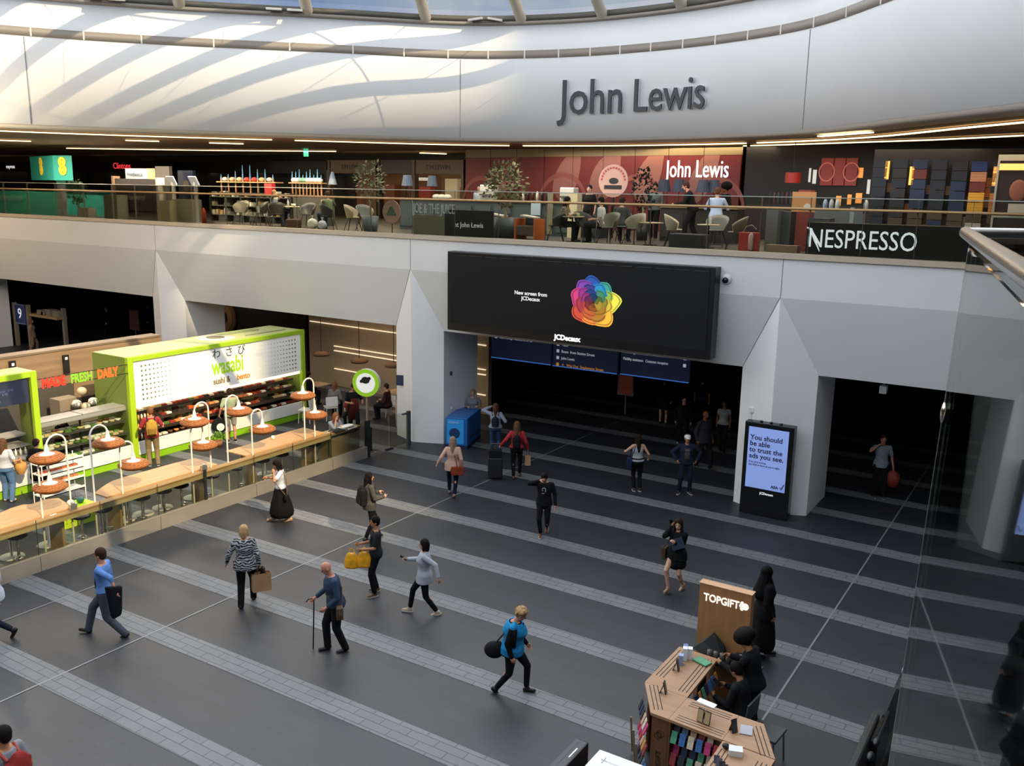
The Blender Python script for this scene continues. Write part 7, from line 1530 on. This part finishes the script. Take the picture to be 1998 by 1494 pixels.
def groove(a, c_, n=3, gap=.055, d0=.06, sgn=1, t0=.08, t1=.92):
    a, c_ = Vector(a), Vector(c_); d = (c_ - a); L = d.length; u = d / L; nn = Vector((-u.y, u.x)) * sgn
    for k in range(n):
        p, q = a + u * L * t0 + nn * (d0 + k * gap), a + u * L * t1 + nn * (d0 + k * gap); w = nn * .006
        b = MB(); b.prism(rel([tuple(p - w), tuple(q - w), tuple(q + w), tuple(p + w)]), 1.1, 1.1015); b.build('slot', GRV, th)
groove((-4.70, 12.50), (-4.71, 11.22), sgn=1, t1=.8); groove((-4.06, 12.46), (-4.04, 11.17), sgn=-1); groove((-4.71, 11.22), (-4.31, 10.53), sgn=1, t0=.1, t1=.9)
groove((-4.04, 10.52), (-3.30, 10.48), sgn=1, t1=.98); groove((-4.0, 11.16), (-3.30, 11.14), sgn=-1); groove((-2.94, 11.13), (-2.58, 10.44), sgn=-1); groove((-3.27, 10.4), (-3.25, 8.9), sgn=1, d0=.05); groove((-2.58, 10.4), (-2.58, 8.9), sgn=-1)
# carcase panels below the tops
b = MB(); b.prism(rel([(-4.66, 12.44), (-4.62, 12.44), (-4.62, 11.25), (-4.66, 11.25)]), 0, 1.05); b.build('side_panel', OAK2, th)
b = MB(); b.prism(rel([(-4.30, 10.56), (-4.06, 10.55), (-4.06, 10.6), (-4.30, 10.6)]), 0, 1.05); fp = b.build('side_panel', OAK2, th)
text('lettering', 'TOPGIFT', .11, GRV, fp, Matrix.Translation(Vector((-3.7 * 0, 0, 0))) @ plane_mtx((-4.14 + 3.7, 10.553 - 10.8, .12), (0, 0, 1), (-1, 0, 0)))
b = MB()
for cx_, rr in ((-4.20, .05), (-4.16, .055), (-4.18, .04)):
    n = 20; b._add([((cx_ + 3.7) + q * math.cos(2 * math.pi * i / n), -.252, .8 + q * math.sin(2 * math.pi * i / n) + (cx_ + 4.18)) for q in (rr, rr - .007) for i in range(n)], [(i, (i + 1) % n, n + (i + 1) % n, n + i) for i in range(n)])
b.build('burnt_emblem', GRV, fp)
for x in (-4.03, -3.32): b = MB(); b.bb(x + 3.7 - .015, x + 3.7 + .015, -.28, .3, 0, 1.05); b.build('divider', OAK2, th)
b = MB(); b.bb(-.33, .4, .05, .08, 0, 1.05); b.build('back_panel', wood('#8a6444', 2, .1, 'Z'), th)
for z in (.12, .45, .78): b = MB(); b.box((0.0, -.14, z), (.72, .22, .015), rx=-.5); b.build('case_shelf', BLK, th)
b = MB(); b.bb(.42, .44, -2.0, -.36, 0, 1.05); b.build('side_panel', OAK2, th); b = MB(); b.bb(1.06, 1.1, -2.0, -.36, 0, 1.05); b.build('side_panel', OAK2, th)
CC = ['#2a2f3a', '#3b6fb0', '#c9a988', '#8a3038', '#16171b', '#4f9a7a', '#d8c9b4', '#c23a78', '#5a6f90', '#b03040', '#d9d4cc', '#1d2c50', '#7a5a8a', '#3c3a3a', '#c98a4a']
NM = ['charcoal', 'blue', 'tan', 'dark red', 'black', 'green', 'cream', 'pink', 'grey-blue', 'red', 'white', 'navy', 'purple', 'dark grey', 'orange']
CP = {}
def case(k, loc, rz, rx, lab, grp):
    if k in CP: o = CP[k].copy(); COL.objects.link(o)
    else:
        b = MB(); b.box((0, 0, .08), (.085, .014, .165)); o = b.build('phone_case', mat(CC[k], .4, noise=.3, scale=14), bevel=.004); CP[k] = o
    o.location = loc; o.rotation_euler = (rx, 0, rz); return tag(o, lab, 'phone case', grp)
for r_, z in enumerate((.14, .47, .80)):
    for i in range(6):
        for j in (0, 1):
            k = rnd.randrange(15) if r_ < 2 else ([5, 1, 6, 1, 7, 9] if j == 0 else [13, 8, 2, 3, 6, 4])[i]
            case(k, (-3.98 + i * .118 + .02, 10.50 + j * .1, z + j * .08 - .02), 0, -.42, '%s phone case in the %s %s row of the stall front' % (NM[k], ['lowest', 'middle', 'top'][r_], ['front', 'rear'][j]), '%s cases, %s rows of the stall front' % (NM[k], ['lowest', 'middle', 'top'][r_]))
for r_, z in enumerate((.1, .4, .72)):
    for i in range(6):
        k = rnd.randrange(15); p = Vector((-4.76, 11.15)).lerp(Vector((-4.38, 10.5)), (i + .4) / 6)
        case(k, (p.x, p.y, z), R(-60), -.35, '%s phone case on the chamfered left rack, %s row' % (NM[k], ['lowest', 'middle', 'top'][r_]), '%s cases on the left rack, %s row' % (NM[k], ['lowest', 'middle', 'top'][r_]))
    for i in range(8):
        k = rnd.randrange(15); case(k, (-3.98, 11.35 + i * .13, z + .1), R(90), -.3, '%s phone case on the inner rack facing the sellers, %s row' % (NM[k], ['lowest', 'middle', 'top'][r_]), '%s cases on the inner rack, %s row' % (NM[k], ['lowest', 'middle', 'top'][r_]))
    for i in range(7):
        k = rnd.randrange(15); p = Vector((-2.86, 11.08)).lerp(Vector((-2.5, 10.3)), (i + .4) / 7); case(k, (p.x, p.y, z), R(60), -.35, '%s phone case on the chamfered right rack, %s row' % (NM[k], ['lowest', 'middle', 'top'][r_]), '%s cases on the right rack, %s row' % (NM[k], ['lowest', 'middle', 'top'][r_]))
for i in range(3):
    b = MB(); b.box((0, 0, .3), (.02, .03, .55), rx=.08); b.build('rack_rail', mat('#8a7a66', .5), loc=(-4.80 + i * .17, 11.05 - i * .28, .02), rz=R(-60), label=['upper', 'middle', 'lower'][i] + ' pale rail of the left chamfered rack', cat='rack rail', group='rails of the left rack')
# tall logo panel
th = thing('logo_panel', (-4.2, 13.02, 0), 'tall wooden panel with illuminated white lettering and round emblem behind the stall', 'sign panel')
b = MB(); b.bb(-.42, .42, 0, .15, 0, 1.99); b.build('panel_board', wood('#a4754c', 1.6, .12, 'Z', .45), th, bevel=.004)
b = MB(); b.bb(-.43, .43, -.008, .158, 1.99, 2.0); b.build('top_cap', wood('#c49a74', 1.6, .08, 'X', .5), th)
text('lettering', 'TOPGIFT', .175, mat('#f3ede2', .5, emit=.9), th, plane_mtx((-.34, -.006, 1.72), (1, 0, 0), (0, 0, 1)), sx=.82, bold=.004)
b = MB(); disc(b, .055, -.01, -.002, c=(.33, 0, 1.78)); b.build('lit_emblem', mat('#f3ede2', .5, emit=.9), th)
b = MB()
for a in (2.4, 3.14, 3.9): b.ell((.33 + .075 * math.cos(a), -.006, 1.78 + .075 * math.sin(a)), (.022, .005, .03), RY(-a))
b.build('emblem_petal', mat('#f3ede2', .5, emit=.9), th)
# things on the stall tops
def stand(loc, rz, c, lab, n=1, cat='phone display'):
    t = thing('phone_display', loc, lab, cat, rz=rz)
    for k in range(n):
        b = MB(); b.box((k * .1 - (n - 1) * .05, 0, .09), (.088, .012, .18), rx=-.22); b.build('display_phone', mat(c, .3), t); b = MB(); b.box((k * .1 - (n - 1) * .05, -.008, .09), (.075, .006, .16), rx=-.22); b.build('screen', mat('#9a8a6a' if n > 1 else '#2a3440', .3, emit=.15), t)
    b = MB(); b.box((0, .04, .07), (.06, .012, .15), rx=.35); b.build('back_strut', BLK, t)
stand((*gz(1297, 1352, 1.1).xy, 1.103), R(100), '#14161a', 'black phone display standing on the left corner of the stall')
stand((*gz(1322, 1308, 1.1).xy, 1.103), R(100), '#3a2418', 'dark brown upright phone case near the white boxes on the stall')
stand((*gz(1373, 1410, 1.1).xy, 1.103), R(-8), '#1a1c22', 'pair of black framed phone cases with a white card on the stall front', 2)
stand((*gz(1432, 1428, 1.1).xy, 1.103), R(60), '#16181c', 'open tablet case standing on the right corner of the stall')
b = MB(); b.box((0, 0, .0), (.26, .1, .012), rx=.1); b.build('white_card', mat('#e6e4e0', .5), loc=(*gz(1379, 1372, 1.28).xy, 1.283), rz=R(-8), label='white card on top of the pair of framed phone cases', cat='card')
b = MB(); b.box((0, 0, .005), (.16, .22, .01)); b.build('price_board', mat('#a8aab4', .5), loc=(*gz(1456, 1425, 1.1).xy, 1.104), rz=R(15), label='grey leaflet lying on the right corner of the stall', cat='leaflet')
b = MB(); b.box((0, 0, .015), (.26, .16, .03)); b.build('green_tray', mat('#5aa07c', .5), loc=(*gz(1370, 1292, 1.1).xy, 1.102), rz=R(-18), label='sea-green tray on the back top of the stall', cat='tray', bevel=.01)
for k, (x, y, h, c, l) in enumerate(((1336, 1287, .2, '#dfe3ec', 'tall white box with blue print at the back of the stall'), (1346, 1284, .17, '#e9ebf0', 'second white box at the back of the stall'), (1328, 1296, .16, '#8fa4cc', 'pale blue packet beside the white boxes'), (1337, 1277, .16, '#5f78b0', 'small blue packet behind the white boxes'))):
    b = MB(); b.box((0, 0, h / 2), (.07, .09, h)); b.build('product_box', mat(c, .5), loc=(*gz(x, y, 1.1).xy, 1.102), rz=R(20), label=l, cat='box')
p = gz(1432, 1470, 1.1); b = MB(); b.box((0, 0, .04), (.17, .13, .08)); b.build('white_box', mat('#dfe2e6', .5), loc=(p.x + .02, p.y, 1.102), rz=R(20), label='white open box with a black item on the nearest stall top', cat='box'); b = MB(); b.ell((0, 0, .04), (.05, .04, .04)); b.build('black_item', BLK, loc=(p.x - .12, p.y + .04, 1.102), label='small black gadget left of the white open box', cat='gadget')
for k in range(4): b = MB(); b.box((0, 0, .05), (.07, .012, .1), rx=-.5); b.build('leaning_case', mat(['#4a4c58', '#5a5c68', '#2a2c34', '#3a3d48'][k], .4), loc=(-3.17 + .05 * k, 9.95 - .04 * k, 1.103), rz=R(20), label=['first', 'second', 'third', 'fourth'][k] + ' dark case of the row leaning on the nearest stall top', cat='phone case', group='cases leaning on the nearest top')
# inner desk, printer, cups, dark bag
th = thing('inner_desk', (-3.95, 12.75, 0), 'dark little desk with cups behind the stall', 'desk'); b = MB(); b.bb(-.5, .45, -.12, .2, .88, .92); b.build('desk_top', BLK, th)
for x in (-.45, .4): b = MB(); b.bb(x - .02, x + .02, -.1, .18, 0, .88); b.build('leg', BLK, th)
for k in range(4): b = MB(); b.lathe([(.001, 0), (.035, 0), (.045, .14), (.001, .15)], n=12); b.build('tumbler', mat('#5a5650', .4), loc=(-4.28 + k * .1, 12.72, .923), label=['leftmost', 'second', 'third', 'rightmost'][k] + ' grey tumbler in the row behind the stall', cat='tumbler', group='tumblers behind the stall')
b = MB(); b.box((0, 0, .09), (.3, .26, .18)); b.box((0, -.02, .19), (.2, .12, .02), m=1); b.build('label_printer', [BLK, mat('#8f96b0', .3)], loc=(-3.72, 12.74, .923), rz=.3, label='black card machine with papers at the seller hands', cat='machine', bevel=.015)
b = MB(); b._add([(-.3, 0, 0), (.25, -.1, 0), (.25, .12, 0), (-.3, .14, 0), (-.12, .02, .16), (.05, .0, .38), (.2, .05, .2)], [(0, 3, 2, 1), (0, 1, 5, 4), (1, 2, 6, 5), (2, 3, 5, 6), (3, 0, 4, 5)]); b.build('dark_bag', mat('#26282a', .6), loc=(-4.33, 12.87, .923), label='dark folded bag or umbrella leaning on the logo panel', cat='bag')
# sellers
q = gz(1478, 1248, 1.62); person((q.x, q.y, 0), 175, 'seller with big dark hair and black jacket working behind the stall', H=1.72, lean=.22, lf=(-.1, .05, 0, 0), rf=(.1, -.05, 0, 0), hair=('afro', '#0d0b0b'), top=('jacket', '#14151a'), low=('trousers', '#121216'), lh=(.0, .36, -.2), rh=(-.02, .36, -.22), head=(0, .45), skin='t', face=True)
q = gz(1450, 1300, 1.3); person((q.x + .04, q.y, 0), 170, 'seated seller in black hooded jacket looking at his phone', H=1.72, hz=.56, lean=.15, lf=(-.1, .4, 0, 0), rf=(.1, .4, 0, 0), hair=('short', '#120e0d'), top=('hoodie', '#17181b'), low=('trousers', '#121216'), lh=(-.0, .3, -.25), rh=(.0, .32, -.22), head=(0, .4), skin='t')
p_ = (q.x - .42, q.y + .02); phone(Vector((q.x - .36, q.y, .93)), R(80), 'phone held by the seated seller at the stall')
t = thing('folding_chair', (q.x + .34, q.y - .1, 0), 'grey plastic chair behind the seated seller', 'chair', rz=R(-95))
b = MB(); b.box((0, .1, .47), (.44, .44, .04)); b.build('seat', mat('#3c4044', .5), t, bevel=.01); b = MB(); b.box((0, -.13, .74), (.44, .03, .3), rx=-.1); b.build('backrest', mat('#44484c', .5), t, bevel=.01)
for x in (-.19, .19):
    for y in (-.1, .28): b = MB(); b.tube((x, y, .46), (x * 1.1, y * 1.1, 0), .014, n=6); b.build('leg', mat('#8a8e92', .3, .7), t)
# low black barrier and white roofed stall at the bottom edge
th = thing('queue_barrier', (-4.71, 8.4, 0), 'long black barrier top at the bottom edge beside the white stall roof', 'barrier'); b = MB(); b.bb(-.09, .09, -1.6, .92, 0, 1.2); b.build('body', mat('#121318', .3), th, bevel=.02); b = MB(); b.bb(.02, .035, .5, .72, 1.2, 1.203); b.build('silver_line', mat('#d8dce0', .2, .6), th)
b = MB(); b.bb(-.085, -.02, -1.6, .9, 1.2, 1.202); b.build('top_groove', mat('#2a2b32', .4), th)
th = thing('white_stall_roof', (-3.62, 7.55, 0), 'flat white roof of a small stall at the bottom edge of the picture', 'stall'); b = MB(); b.bb(0, 2.4, -2.2, 0, 2.38, 2.46); b.build('roof', mat('#e2e4ec', .5), th, bevel=.01)
b = MB(); b.bb(.1, 2.3, -.155, -.15, 2.46, 2.463); b.build('roof_seam', mat('#aeb2ba', .5), th)
for x in (.12, .52, .92): b = MB(); b.bb(x - .004, x + .004, -.2, -.1, 2.46, 2.4635); b.bb(x - .03, x + .03, -.154, -.146, 2.46, 2.4632); b.build('roof_fixing', mat('#9a9ea6', .5), th)
b = MB(); b.bb(.15, 2.2, -2.0, -.2, 0, 1.1); b.build('stall_body', mat('#caccd0', .5), th)
for x in (.1, 2.3): b = MB(); b.bb(x - .04, x + .04, -.14, -.06, 0, 2.38); b.build('post', ENAMEL, th)
# end of a low glass balustrade with black handrail at the right
th = thing('stair_balustrade', (-1.66, 12.9, 0), 'low balustrade end with black handrail and dark base just left of the near glass screen', 'balustrade')
b = MB(); b.path([(0, 2.15, .55), (0, 2.4, .72), (0, 2.42, .92), (0, 2.25, 1.03), (0, 1.6, 1.04)], .05, 8); b.build('handrail', BLK, th)
b = MB(); b.tube((-.0, .95, 1.0), (-.0, 1.9, 1.04), .022); b.build('bright_edge', mat('#cfd6e0', .2, .8), th)
b = MB(); b.bb(-.03, .0, -1.0, 2.2, .3, .95); b.build('glass_side', glass('#aab0ae', .85), th)
b = MB(); b.bb(-.14, .06, -4.0, 2.3, 0, .3); b.build('base', mat('#3a3d40', .4, .5), th)
b = MB(); b.box((-.06, -.6, .62), (.2, .9, .6)); b.build('end_housing', mat('#24262a', .4, .3), th, bevel=.02)
b = MB(); b.bb(-.16, -.05, -4.0, -.45, 0, 1.0); b.build('black_cover', BLK, th, bevel=.03)
for k in range(3): b = MB(); b.ell((0, 0, 0), (.05, .1, .05)); b.build('black_bulge', BLK, th, loc=(.03, -1.1 - k * .38, .95))
# near glass screen and handrails at the right edge
def pix_t(a, c, py):
    lo, hi = 0.0, 1.0
    for _ in range(40):
        m_ = (lo + hi) / 2; q = a.lerp(c, m_) - CAM; y = 747 - F_PX * q.dot(UP) / q.dot(FW)
        if y < py: lo = m_
        else: hi = m_
    return a.lerp(c, lo)
tf, bf = Vector((-.89, 8.55, 7.6)), Vector((-1.0, 7.95, 2.2)); tn, bn = Vector((.12, 1.9, 7.6)), Vector((.0, 1.4, 2.2))
th = thing('near_glass_screen', (-.9, 8.5, 2.2), 'tall clear glass screen with steel handrail at the right edge near the viewer', 'glass screen'); o0 = th.location
b = MB(); n_ = (tn - tf).cross(bf - tf).normalized() * .009
vs = [v - o0 for v in (tf, tn, bn, bf)]; b._add([v + n_ for v in vs] + [v - n_ for v in vs], [(0, 1, 2, 3), (7, 6, 5, 4), (0, 4, 5, 1), (1, 5, 6, 2), (2, 6, 7, 3), (3, 7, 4, 0)]); b.build('glass_pane', glass('#d6dbd8', .84), th)
b = MB(); b.path([tf - o0, bf - o0], .011, 6); b.build('pane_edge', mat('#6a6f6a', .3), th)
tr = Vector((2.4, 11.6, 7.6)); b = MB(); v2 = [v - o0 for v in (tf, tr, tr - Vector((0, 0, .95)), tf - Vector((0, 0, .95)))]; b._add(v2, [(0, 1, 2, 3)]); b.build('glass_pane', glass('#c8d0cc', .88), th)
b = MB(); b.path([Vector((-.95, 8.7, 7.72)) - o0, Vector((-.23, 4.17, 7.72)) - o0, Vector((.2, 1.5, 7.72)) - o0], .05, 12); b.build('handrail', mat('#9a9590', .2, .85), th)
b = MB(); b.path([Vector((-.95, 8.7, 7.72)) - o0, Vector((-.45, 9.05, 7.72)) - o0, Vector((2.4, 11.6, 7.72)) - o0], .045, 12); b.build('handrail', mat('#9a9590', .2, .85), th)
c_ = pix_t(tf, bf, 806) - o0; b = MB(); b.ell(c_, (.03, .045, .1)); b.build('clamp', mat('#c9c4bc', .12, .95), th)
# near part of the upper floor under the viewer (behind the camera plane)
b = MB(); b.bb(1.2, 38, -24, 6.5, 6.05, 6.6); struct('floor_balcony', b, mat('#57534e', .6))
